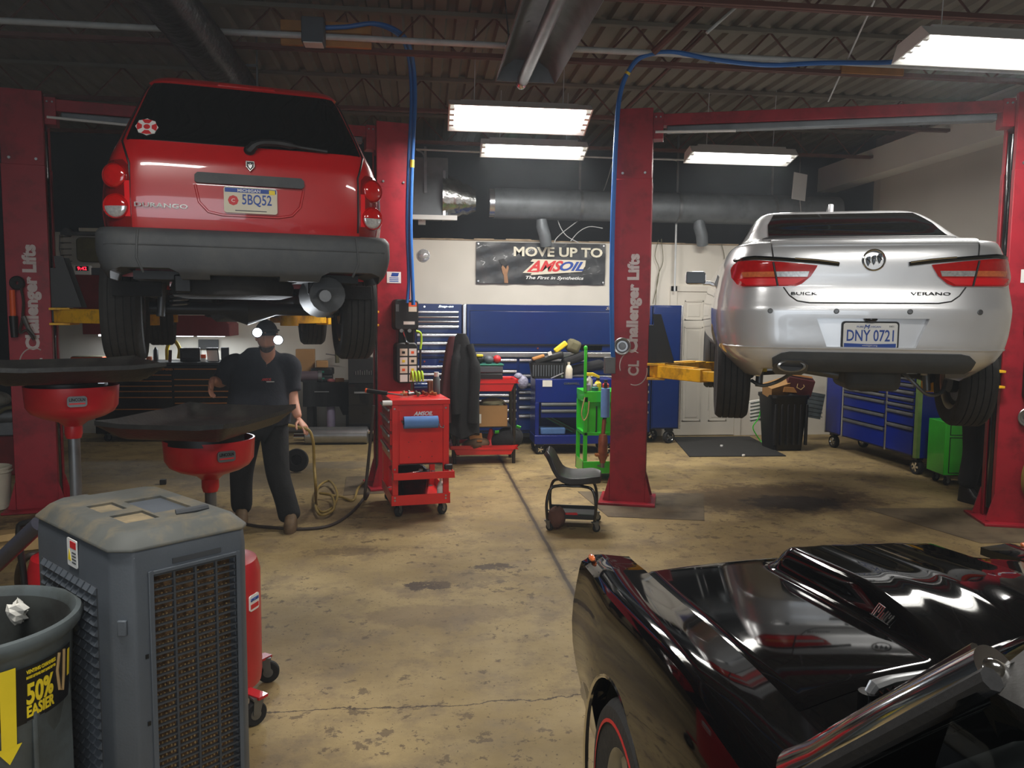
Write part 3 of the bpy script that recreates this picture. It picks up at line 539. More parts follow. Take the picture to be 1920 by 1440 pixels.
# ================================================================== CARS
def wheel(parent, c, R, W, rimR, side, rim='steel', grooves=4, spokes=5, redline=False, name='wheel'):
    """axle along x; side = +1 when the outer face looks towards +x"""
    T = Matrix.Translation(c) @ Matrix.Rotation(math.pi/2, 4, 'Y')
    h = W/2; prof = [(rimR, -h*.86), (R*.82, -h*1.04), (R*.93, -h), (R-.004, -h*.80)]
    for g in range(grooves):
        u = -h*.74+(g+.5)*(1.48*h/grooves); e = W*.018
        prof += [(R, u-(.74*h/grooves)+e*1.2), (R, u-e), (R-.011, u-e*.6), (R-.011, u+e*.6), (R, u+e)]
    prof += [(R, h*.74), (R-.004, h*.80), (R*.93, h), (R*.82, h*1.04), (rimR, h*.86)]
    w = MB(T).lathe(prof, 56).build(name, 'tire', parent, smooth=30)
    so = side
    MB(T).lathe([(rimR, -h*.86), (rimR-.012, -h*.8), (rimR*.86, -h*.6), (rimR*.86, h*.6), (rimR-.012, h*.8), (rimR, h*.86)], 40).build('rim', rim, w)
    mb = MB(T); zo = so*h*.45
    mb.lathe([(0, zo+so*.02), (rimR*.25, zo+so*.015), (rimR*.28, zo-so*.02), (0, zo-so*.03)], 24)
    for k in range(spokes):
        a = 2*math.pi*k/spokes; M2 = Matrix.Rotation(a, 4, 'Z'); mb.add([M2 @ Vector(v) for v in [(rimR*.15, -rimR*.13, zo-.02), (rimR*.9, -rimR*.17, zo-.02), (rimR*.9, rimR*.17, zo-.02), (rimR*.15, rimR*.13, zo-.02), (rimR*.15, -rimR*.10, zo+.015), (rimR*.9, -rimR*.12, zo+.01), (rimR*.9, rimR*.12, zo+.01), (rimR*.15, rimR*.10, zo+.015)]], [(0, 3, 2, 1), (4, 5, 6, 7), (0, 1, 5, 4), (1, 2, 6, 5), (2, 3, 7, 6), (3, 0, 4, 7)])
    mb.build('spokes', rim, w)
    MB(T).cyl((0, 0, -so*h*.5), (0, 0, -so*h*.3), rimR*.72, n=28).build('brake_disc', 'dull_steel', w)
    MB(T).cyl((0, 0, -so*h*.9), (0, 0, -so*h*.4), rimR*.45, n=20).build('hub', 'black', w)
    if redline: MB(T).lathe([(R*.80, so*(h*1.055)), (R*.83, so*(h*1.05)), (R*.83, so*h*.95), (R*.80, so*h*.95)], 48).build('red_line', 'red_ink', w)
    return w
class Body:
    """car shell: superellipse plan rings; table rows z: (half width, rear y, front y)"""
    def __init__(s, tab, n): s.tab = tab; s.n = n
    def row(s, z): return smooth_tab(s.tab, z)
    def ry(s, x, z):
        w, yr, yf = s.row(z); L = (yf-yr)/2; q = min(abs(x)/w, .9995); return (yr+yf)/2 - L*(1-q**s.n)**(1/s.n)
    def rings(s, zs, m=112):
        M = 720; U = [(math.copysign(abs(math.cos(2*math.pi*k/M))**(2/s.n), math.cos(2*math.pi*k/M)), math.copysign(abs(math.sin(2*math.pi*k/M))**(2/s.n), math.sin(2*math.pi*k/M))) for k in range(M+1)]
        # even spacing along the outline, denser at the rear corners
        acc = [0.0]
        for p, q in zip(U, U[1:]): acc.append(acc[-1]+math.hypot(q[0]-p[0], (q[1]-p[1])*.8)+abs(math.atan2(q[1], q[0])-math.atan2(p[1], p[0]))*.0)
        par = []; j = 0
        for k in range(m):
            tgt = acc[-1]*k/m
            while acc[j+1] < tgt: j += 1
            f = (tgt-acc[j])/max(acc[j+1]-acc[j], 1e-9); par.append((U[j][0]+(U[j+1][0]-U[j][0])*f, U[j][1]+(U[j+1][1]-U[j][1])*f))
        out = []
        for z in zs:
            w, yr, yf = s.row(z); L = (yf-yr)/2; yc = (yr+yf)/2
            out.append([(w*a, yc+L*b, z) for a, b in par])
        return out
    def shell(s, zs, name, m, parent): return MB().loft(s.rings(zs)).build(name, m, parent, smooth=50)
    def patch(s, rows, name, m, parent, off=.006, nx=20, nz=12, skirt=.012):
        """skin panel on the rear of the shell: rows (z, x left, x right)"""
        rows = sorted(rows); P = []
        z0, z1 = rows[0][0], rows[-1][0]
        zs = sorted(set([z0+(z1-z0)*k/nz for k in range(nz+1)]+[r[0] for r in rows]))
        for z in zs:
            a, b = lerp(rows, z); P.append([(a+(b-a)*i/nx, z) for i in range(nx+1)])
        def pt(x, z, o):
            e = .004; y = s.ry(x, z); dx = (s.ry(x+e, z)-s.ry(x-e, z))/(2*e); dz = (s.ry(x, z+e)-s.ry(x, z-e))/(2*e)
            dx = max(-6, min(6, dx)); dz = max(-6, min(6, dz)); nrm = Vector((dx, -1, dz)).normalized(); return Vector((x, y, z))+nrm*o
        A = [[pt(x, z, off) for x, z in r] for r in P]; B = [[pt(x, z, -skirt) for x, z in r] for r in P]
        mb = MB().grid(A)
        mb.grid([A[0], B[0]]).grid([A[-1], B[-1]]).grid([[r[0] for r in A], [r[0] for r in B]]).grid([[r[-1] for r in A], [r[-1] for r in B]])
        return mb.build(name, m, parent, smooth=35)
    def seam(s, pts, name, m, parent, r=.004, off=.002, n=10, close=False):
        Q = []
        for (a, b) in zip(pts, pts[1:]):
            for k in range(n):
                x = a[0]+(b[0]-a[0])*k/n; z = a[1]+(b[1]-a[1])*k/n; Q.append((x, s.ry(x, z)-off, z))
        x, z = pts[-1]; Q.append((x, s.ry(x, z)-off, z)); return MB().tube(Q, r, 6).build(name, m, parent)
def zlist(a, b, n): return [a+(b-a)*k/n for k in range(n+1)]
def plate(parent, c, rz, spec, w=.305, h=.152):
    p = MB(face(*c, rz)).prism(rrect(w, h, .015), 0, .003).build('licence_plate', 'cream' if spec == 'suv' else 'white', parent, smooth=0)
    F = face(*c, rz) @ Matrix.Translation((0, 0, .0034))
    if spec == 'suv':
        MB(F).prism([(-w*.48, .045), (w*.48, .045), (w*.48, .07), (-w*.48, .07)], 0, .001).build('blue_band', 'blue_ink', p, smooth=0)
        text('MICHIGAN', 'state_name', 'white', p, F @ Matrix.Translation((-.01, .057, .0014)), .13, .017, 0, .02); MB(F).bx(.105, .14, .04, .066, .001, .002).build('renewal_tab', 'bright_yellow', p, smooth=0)
        text('5BQ52', 'number', 'blue_ink', p, F @ Matrix.Translation((.035, 0, 0)), .17, .072, 0, .012)
        MB(F).lathe([(0, .001), (.028, .001), (.03, 0)], 8, Matrix.Translation((-.1, -.003, 0))).build('round_emblem', 'red_ink', p, smooth=0); text('C', 'emblem_letter', 'white', p, F @ Matrix.Translation((-.1, -.003, .0016)), .02, .02)
        MB(F).bx(-.09, .09, -.064, -.059, 0, .001).build('small_print', 'bumper_grey', p, smooth=0)
    else:
        MB(F).prism([(-w*.48, -.07), (w*.48, -.07), (w*.48, -.047), (0, -.052), (-w*.48, -.047)], 0, .001).build('blue_band', 'blue_ink', p, smooth=0)
        text('michigan.org', 'web_line', 'white', p, F @ Matrix.Translation((0, -.061, .0014)), .085, .012)
        text('DNY 0721', 'number', 'blue_ink', p, F @ Matrix.Translation((0, .0, 0)), .265, .07, 0, .012)
        text('PURE  MICHIGAN', 'slogan', 'blue_ink', p, F @ Matrix.Translation((-.01, .053, 0)), .135, .012); text('M', 'slogan_letter', 'blue_ink', p, F @ Matrix.Translation((-.02, .053, .0005)), .035, .026, .3); text('DEC', 'month', 'bumper_grey', p, F @ Matrix.Translation((.12, .056, 0)), .028, .01)
    return p
def suv():
    Z0 = 1.40
    t = thing('suv', 'red SUV raised on the left lift, seen from behind', 'car', (-1.019, 4.979, Z0), 13.6)
    B = Body([(.80, .835, .03, 4.88), (.95, .85, .005, 4.92), (1.10, .84, .0, 4.86), (1.22, .818, .005, 4.70), (1.30, .785, .03, 3.95), (1.38, .745, .06, 3.72), (1.55, .68, .18, 3.35), (1.70, .615, .28, 3.05), (1.765, .575, .34, 2.9), (1.80, .52, .42, 2.75), (1.82, .40, .6, 2.5)], 12)
    body = B.shell(zlist(.52, .80, 6)[:-1]+zlist(.80, 1.30, 22)[:-1]+zlist(1.30, 1.82, 30), 'body', 'suv_red', t)
    cut(body, [MB().cyl((s*.50, y, .42), (s*1.2, y, .42), .45, n=32) for s in (-1, 1) for y in (1.08, 4.05)]+[MB().bx(-1, 1, -.3, .66, .3, .832)])
    B.patch([(1.345, -.672, .668), (1.50, -.625, .622), (1.70, -.560, .556), (1.742, -.535, .53)], 'rear_window', 'tank_glass', t, .006, 24, 16)
    B.patch([(1.752, -.17, .17), (1.768, -.16, .16)], 'brake_light', 'red_lens', t, .022, 12, 3)
    B.patch([(1.748, -.56, .56), (1.785, -.50, .50)], 'spoiler', 'suv_red', t, .014, 24, 4)
    B.seam([(-.665, .86), (-.66, 1.20), (-.70, 1.34), (-.575, 1.745)], 'gate_seam', 'black', t, .006); B.seam([(.645, .86), (.645, 1.20), (.69, 1.34), (.57, 1.745)], 'gate_seam', 'black', t, .006)
    for s in (-1, 1):
        l = B.patch([(z, min(s*p, s*q), max(s*p, s*q)) for z, p, q in ((.835, .655, .822), (.9, .655, .828), (1.12, .658, .822), (1.19, .665, .808), (1.22, .69, .775))], 'tail_lamp', mat('lamp_red', (120, 8, 12), .15, 0, 1, .05).name, t, .008, 10, 14)
        for z, both in ((1.128, False), (.955, True)):
            x = s*.735; y = B.ry(x, z); F = face(x, y-.004, z, s*20)
            MB(F).lathe([(.074, -.03), (.074, .012), (.069, .02), (.064, .012)], 30).build('lens_ring', 'red_lens' if both else mat('ring_red', (150, 10, 14), .2, 0, 1).name, l)
            m2 = MB(F); pr = [(.064*math.cos(q), .012+.016*math.sin(q)) for q in [math.pi/2*i/6 for i in range(7)]]
            if both:
                for a0, mm in ((0, 'red_lens'), (math.pi, 'clear_lens')):
                    vs = []; n = 14
                    for i in range(n+1):
                        a = a0+math.pi*i/n; vs.append([(r*math.cos(a), r*math.sin(a), z2) for r, z2 in pr])
                    MB(F).grid(vs).build('lens', mm, l)
            else: MB(F).lathe(pr, 28).build('lens', 'red_lens', l)
        B.patch([(.90, s*.672-.013, s*.672+.013), (1.10, s*.672-.013, s*.672+.013)], 'reflector', 'red_reflector', l, .012, 2, 4)
    # number plate recess, grab handle, emblem, badge
    B.patch([(.93, -.2, .2), (.96, -.26, .26), (1.08, -.305, .305), (1.10, -.31, .31)], 'plate_recess', 'suv_red', t, .003)
    B.seam([(-.31, 1.10), (-.29, 1.0), (-.24, .945), (-.16, .93), (.16, .93), (.24, .945), (.29, 1.0), (.31, 1.10)], 'recess_edge', 'suv_red', t, .008, .004, 5)
    B.patch([(1.108, -.30, .30), (1.12, -.312, .312), (1.152, -.312, .312), (1.168, -.295, .295)], 'grab_handle', 'bumper_grey', t, .03, 20, 6)
    plate(t, (0, B.ry(0, 1.025)-.020, 1.020), 0, 'suv')
    F = face(0, B.ry(0, 1.225)-.012, 1.225)
    e = MB(F).prism([(-.026, .03), (.026, .03), (.026, -.005), (0, -.034), (-.026, -.005)], 0, .01).build('emblem', 'chrome', t, .002); MB(F).prism([(-.02, .024), (.02, .024), (.02, -.003), (0, -.026), (-.02, -.003)], .01, .012).build('shield', 'black', e); MB(F).prism([(-.014, .014), (-.004, .004), (0, .016), (.004, .004), (.014, .014), (.008, -.006), (0, -.018), (-.008, -.006)], .012, .014).build('emblem_head', 'chrome', e, smooth=0)
    text('DURANGO', 'badge', 'chrome', t, face(-.495, B.ry(-.495, .967)-.010, .967, 2.5), .285, .026, 0, .02, .003)
    # wiper
    y = B.ry(0, 1.35); w = MB().tube(spline([(.0, y-.03, 1.325), (.05, y-.045, 1.365), (.16, y-.03, 1.378), (.3, B.ry(.3, 1.37)-.03, 1.365), (.46, B.ry(.45, 1.36)-.025, 1.352)], 5), [.03]*4+[.022]*10+[.012]*7, 8).build('wiper', 'black', t)
    MB().sph((0, y-.025, 1.325), (.035, .03, .03), 12, 8).build('wiper_pivot', 'black', w)
    # sticker: maltese style cross of a fire service
    F = face(-.565, B.ry(-.565, 1.425)-.016, 1.425, -4)
    st = MB(F @ Matrix.Rotation(math.radians(-30), 4, 'X')).prism([(.062*(1 if k % 2 == 0 else .88)*math.cos(math.radians(22.5*k)), .062*(1 if k % 2 == 0 else .88)*math.sin(math.radians(22.5*k))) for k in range(16)], -.004, .001).build('window_sticker', 'white', t, smooth=0)
    F2 = F @ Matrix.Rotation(math.radians(-30), 4, 'X')
    for k in range(4):
        a = math.radians(90*k); M2 = F2 @ Matrix.Rotation(a, 4, 'Z'); MB(M2).prism([(.026, -.012), (.05, -.028), (.055, 0), (.05, .028), (.026, .012)], .001, .002).build('cross_arm', 'red_ink', st, smooth=0)
    MB(F2).lathe([(0, .002), (.018, .002), (.018, .001)], 16).build('cross_centre', 'red_ink', st, smooth=0)
    # bumper
    BB = Body([(.545, .80, .0, 1.0), (.60, .835, -.055, 1.0), (.72, .862, -.075, 1.0), (.80, .862, -.06, 1.0), (.835, .845, -.02, 1.0)], 9)
    bm = BB.shell(zlist(.545, .835, 18), 'rear_bumper', 'bumper_grey', t)
    cb = [MB().bx(-.70, .70, .10, 1.5, .3, .79), MB().bx(-.24, .16, -.3, 1, .50, .572)]
    for s in (-1, 1):
        q = [(.38, .50), (.80, .50), (.775, .585), (.72, .605), (.46, .605), (.41, .58)]; q = [(s*x, z) for x, z in (q if s > 0 else q[::-1])]
        cb += [MB().cyl((s*.50, 1.08, .42), (s*1.2, 1.08, .42), .50, n=32), MB().prism(q, -1, .5, Matrix.Rotation(math.pi/2, 4, 'X'))]
    cut(bm, cb); BB.seam([(-.8, .735), (.8, .735)], 'bumper_groove', 'bumper_grey', t, .006, -.001, 20)
    for s in (-1, 1): BB.seam([(s*.62, .82), (s*.63, .66), (s*.60, .58)], 'bumper_groove', 'bumper_grey', t, .007, .001)
    for s in (-1, 1):
        wheel(t, (.775 if s > 0 else -.81, 1.08, .375), .375, .25, .235, s); wheel(t, (s*.775, 4.05, .375), .375, .25, .235, s)
        MB().bx(s*.76-.04, s*.76+.04, 1.65, 3.5, .48, .60).build('sill', 'bumper_grey', t, .02)
        MB().box((s*.70, .70, .50), (.30, .015, .10), (-12, 0, 0)).build('mud_flap', 'rubber', t, .004)
        MB().bx(s*.40-.05, s*.40+.05, .2, 4.6, .47, .58).build('frame_rail', 'black', t, .01)
        pts = [(s*.46+.06*math.cos(k*.8), 1.05+.06*math.sin(k*.8), .38+.004*k) for k in range(56)]; MB().tube(pts, .009, 6).build('coil_spring', 'white_enamel' if s > 0 else 'dull_steel', t)
        MB().cyl((s*.58, .95, .32), (s*.55, 1.0, .70), .028, n=10).build('shock_absorber', 'dull_steel', t)
        MB().tube([(s*.30, 2.2, .45), (s*.5, 1.15, .36)], .03, 8).build('trailing_arm', 'black', t)
    MB().tube([(-.66, 1.08, .375), (-.2, 1.08, .375), (.0, 1.08, .375), (.2, 1.08, .375), (.66, 1.08, .375)], [.045, .045, .12, .045, .045], 14).build('rear_axle', 'black', t)
    MB().bx(-.68, .68, .25, 4.6, .55, .60).build('underbody', 'black', t)
    MB().lathe([(0, .44), (.30, .44), (.375, .46), (.385, .52), (.36, .58), (0, .58)], 32, Matrix.Translation((-.10, .50, 0))).build('spare_tire', 'tire', t)
    MB().tube([(.47, .18, .47), (.47, .55, .47)], [.115, .15], 18).build('muffler', 'bumper_grey', t); MB().tube([(.44, .05, .46), (.44, .2, .47)], .038, 14).build('tail_pipe', 'dull_steel', t)
    MB().tube(spline([(.45, .5, .46), (.3, 1.5, .44), (.25, 2.6, .42), (.2, 4.0, .42)], 5), .035, 10).build('exhaust_pipe', 'dull_steel', t); MB().tube([(0, 1.2, .36), (0, 3.4, .46)], .04, 10).build('drive_shaft', 'dull_steel', t)
    MB().tube(spline([(-.6, 1.3, .40), (-.25, 1.0, .52), (.2, 1.0, .52), (.6, 1.3, .40)], 5), .014, 8).build('sway_bar', 'black', t)
    MB().bx(-.46, -.2, 1.5, 2.8, .36, .54).build('fuel_tank', 'black', t, .05)
    MB().loft([[(x*w, y, zz) for x, zz in ((-1, .5), (-.8, zb), (.8, zb), (1, .5))] for y, w, zb in ((1.9, .16, .40), (2.5, .22, .30), (3.1, .30, .26), (3.5, .34, .28))]).build('transmission', 'black', t, .02)
    MB().bx(-.62, .62, 2.75, 2.95, .40, .50).build('crossmember', 'black', t, .02)
    MB().bx(-.35, .4, 3.5, 4.4, .30, .52).build('engine_pan', 'black', t, .04)
    for s in (-1, 1):
        MB().tube([(s*.50, .75, 1.828), (s*.50, .85, 1.86), (s*.50, 2.4, 1.86), (s*.50, 2.5, 1.82)], .016, 8).build('roof_rail', 'bumper_grey', t); MB().box((s*.92, 3.3, 1.22), (.22, .10, .18)).build('side_mirror', 'black', t, .03)
        # side windows
        P = [[(s*(B.row(z)[0]+.004), y, z) for z in zlist(1.36, 1.70, 8)] for y in [.75+.25*k for k in range(10)]]
        MB().grid(P).grid([[(x-s*.02, y, z) for x, y, z in r] for r in P]).build('side_window', 'tank_glass', t)
    return t
SUV = suv()
def sedan():
    t = thing('sedan', 'silver sedan raised on the right lift, seen from behind', 'car', (2.685, 4.46, 1.0), -18.8)
    B = Body([(.36, .70, .24, 4.25), (.42, .76, .12, 4.35), (.50, .835, .03, 4.42), (.58, .878, .004, 4.45), (.68, .898, .0, 4.45), (.80, .905, -.006, 4.45), (.84, .902, .006, 4.42), (.95, .885, .03, 4.3), (1.08, .86, .035, 4.1), (1.165, .825, .05, 3.8), (1.21, .80, .085, 3.4), (1.232, .775, .22, 3.2), (1.275, .715, .50, 2.95), (1.33, .675, .66, 2.75), (1.40, .635, .82, 2.55), (1.48, .585, 1.03, 2.3), (1.53, .53, 1.20, 2.1), (1.556, .45, 1.38, 2.0), (1.566, .34, 1.55, 1.95)], 7.5)
    body = B.shell(zlist(.36, .86, 26)[:-1]+zlist(.86, 1.20, 18)[:-1]+zlist(1.20, 1.30, 16)[:-1]+zlist(1.30, 1.566, 26), 'body', 'silver', t)
    q = [(-.315, .748), (-.25, .575), (.25, .575), (.315, .748)]
    cut(body, [MB().prism(q, -.052, .4, Matrix.Rotation(math.pi/2, 4, 'X'))]+[MB().cyl((s*.52, y, .33), (s*1.2, y, .33), .37, n=32) for s in (-1, 1) for y in (.98, 3.55)]+[MB().bx(-.60, .60, -.5, .95, .2, .425)])
    B.patch([(1.287, -.555, .555), (1.40, -.535, .535), (1.50, -.475, .475)], 'rear_window', 'tank_glass', t, .004, 24, 16)
    B.patch([(1.275, -.6, .6), (1.289, -.57, .57)], 'window_sill', 'black', t, .003, 20, 2)
    B.patch([(1.192, -.58, .58), (1.222, -.58, .58)], 'deck_lip', 'silver', t, .012, 24, 4)
    B.patch([(.425, -.52, .56), (.45, -.55, .585), (.50, -.56, .59), (.532, -.51, .55), (.542, -.46, .50)], 'diffuser', 'bumper_grey', t, .010, 26, 10)
    e = B.patch([(.405, -.52, -.37), (.43, -.545, -.345), (.47, -.545, -.345), (.495, -.50, -.39)], 'exhaust_finisher', 'dull_steel', t, .018, 10, 8)
    MB(face(-.445, B.ry(-.445, .45)-.03, .45)).lathe([(.06, -.05), (.06, .02), (.05, .025), (.047, -.05)], 26, Matrix.Scale(1.4, 4, (1, 0, 0)) @ Matrix.Scale(.62, 4, (0, 1, 0))).build('tail_pipe', 'steel', e); MB(face(-.445, B.ry(-.445, .45)-.022, .45)).lathe([(0, 0), (.05, 0)], 20, Matrix.Scale(1.4, 4, (1, 0, 0)) @ Matrix.Scale(.6, 4, (0, 1, 0))).build('pipe_bore', 'black', e)
    for s in (-1, 1):
        R = lambda rows: [(z, min(s*a, s*b), max(s*a, s*b)) for z, a, b in rows]
        l = B.patch(R([(.940, .44, .735), (.955, .405, .77), (1.00, .355, .80), (1.05, .325, .805), (1.066, .318, .80), (1.082, .46, .79), (1.10, .66, .765)]), 'tail_lamp', 'red_lens', t, .012, 22, 16)
        B.patch(R([(.998, .375, .555), (1.03, .365, .555)]), 'reverse_lens', 'clear_lens', l, .015, 10, 4); B.patch(R([(.998, .56, .735), (1.03, .56, .745)]), 'indicator_lens', 'amber_lens', l, .015, 10, 4)
        B.patch(R([(.948, .45, .72), (.988, .385, .765)]), 'reflector', 'red_reflector', l, .015, 12, 4); B.seam([(s*.545, .942), (s*.575, 1.088)], 'lamp_gap', 'black', l, .006, .016)
        B.seam([(s*.195, 1.072), (s*.32, 1.088), (s*.50, 1.104), (s*.68, 1.12), (s*.79, 1.115)], 'chrome_blade', mat('dark_chrome', (70, 72, 74), .15, 1).name, t, .013, .006); B.seam([(s*.2, 1.082), (s*.32, 1.099), (s*.45, 1.110)], 'bright_edge', 'chrome', t, .005, .018)
        for x in (.205, .585):
            MB(face(s*x, B.ry(x, .79)-.001, .79, -s*(4 if x < .4 else 14) if False else s*(2 if x < .4 else 12))).lathe([(.0, .002), (.011, .002), (.013, .004), (.016, .003), (.016, -.004)], 18).build('parking_sensor', 'dull_steel', t)
        wheel(t, (.835 if s > 0 else -.745, .98, .33), .33, .225, .215, s, spokes=7); wheel(t, (s*.765, 3.55, .33), .33, .225, .215, s, spokes=7)
        MB().tube([(s*.62, 1.0, .33), (s*.42, 1.9, .42)], .04, 8).build('trailing_arm', 'black', t)
        pts = [(s*.48+.055*math.cos(k*.8), .98+.055*math.sin(k*.8), .36+.0045*k) for k in range(50)]; MB().tube(pts, .008, 6).build('coil_spring', 'dull_steel', t)
        MB().cyl((s*.56, .85, .25), (s*.54, .9, .6), .026, n=10).build('shock_absorber', 'dull_steel', t); MB().cyl((s*.53, .83, .36), (s*.53, .83, .43), .022, n=10).build('bump_stop', 'bright_yellow' if s < 0 else 'cream', t)
        m = MB().box((s*1.0, 2.95, 1.13), (.20, .10, .13), (0, 0, 0)).build('side_mirror', 'silver', t, .04, seg=3); MB().box((s*1.0, 2.893, 1.13), (.18, .012, .115)).build('mirror_face', 'tank_glass', m, .03); MB().box((s*.87, 2.98, 1.08), (.12, .05, .04)).build('mirror_arm', 'silver', m, .01)
        P = [[(s*(B.row(z)[0]+.005), y, z) for z in zlist(1.27, 1.47, 8)] for y in [1.25+.18*k for k in range(6)]]; MB().grid(P).grid([[(x-s*.02, y, z) for x, y, z in r] for r in P]).build('side_window', 'tank_glass', t)
        B.seam([(s*.585, 1.20), (s*.575, 1.12)], 'lid_seam', 'black', t, .004); B.seam([(s*.51, .935), (s*.475, .885), (s*.43, .852), (s*.36, .84)], 'lid_seam', 'black', t, .004)
    B.seam([(-.36, .84), (.36, .84)], 'lid_seam', 'black', t, .004, .002, 20)
    B.seam([(-.84, .565), (.84, .565)], 'bumper_crease', 'silver', t, .007, -.002, 40)
    plate(t, (0, .038, .645), 0, 'sedan'); fr = MB(face(0, .046, .645)).prism(rrect(.325, .172, .02), 0, .006).build('plate_frame', 'black', t, smooth=0)
    MB().sph((.0, .02, .742), (.035, .02, .016), 14, 8).build('reversing_camera', 'gloss_black', t)
    F = face(0, B.ry(0, 1.097)-.004, 1.097)
    em = MB(F).lathe([(.056, 0), (.056, .006), (.060, .009), (.066, .006), (.066, 0)], 36).build('emblem', 'chrome', t)
    for k in (-1, 0, 1):
        T = F @ Matrix.Translation((k*.031, k*.008, .004+.001*k)); MB(T).prism([(-.011, .026), (.011, .03), (.011, 0), (0, -.03), (-.011, -.004)], 0, .005).build('shield', 'dark_chrome', em, .002); MB(T).tube([(-.013, .02, .006), (.013, -.008, .006)], .003, 5).build('shield_bar', 'chrome', em)
    B0 = 0; bad = [text('BUICK', 'maker_badge', mat('badge_grey', (46, 47, 49), .7, 0, spec=.1).name, t, face(-.39, 0, .897), .15, .018, 0, 0, .004), text('VERANO', 'model_badge', 'badge_grey', t, face(.318, 0, .897), .217, .018, 0, 0, .004)]
    MB().prism([(1.55, 1.545), (1.80, 1.56), (1.58, 1.64), (1.55, 1.635)], -.018, .018, Matrix(((0, 0, 1, .0), (1, 0, 0, 0), (0, 1, 0, 0), (0, 0, 0, 1)))).build('roof_antenna', 'silver', t, .012, seg=3)
    MB().bx(-.62, .62, .22, 4.0, .44, .48).build('underbody', 'black', t); MB().tube([(-.62, 1.02, .36), (-.2, 1.0, .40), (.2, 1.0, .40), (.62, 1.02, .36)], .05, 10).build('torsion_beam', 'black', t)
    MB().bx(-.05, .30, .45, .95, .27, .43).build('muffler', 'bumper_grey', t, .05, seg=3); MB().tube(spline([(-.44, .12, .43), (-.42, .5, .42), (-.2, .7, .38), (.0, .7, .35)], 6), .03, 10).build('exhaust_pipe', 'dull_steel', t)
    MB().tube(spline([(.35, .75, .40), (.42, .7, .33), (.52, .7, .24), (.62, .75, .25), (.66, .8, .33)], 6), .013, 8).build('brake_hose', 'dull_steel', t); MB().tube(spline([(-.62, .75, .30), (-.55, .7, .27), (-.45, .7, .30), (-.34, .6, .38), (-.2, .5, .42)], 6), .013, 8).build('brake_hose', 'dull_steel', t)
    MB().bx(-.38, .38, 3.2, 4.0, .24, .45).build('engine_cradle', 'black', t, .04)
    for o in bad:
        for v in o.data.vertices: v.co.y = B.ry(v.co.x, v.co.z)-.003-max(0, (B0-v.co.y))
    return t
SEDAN = sedan()
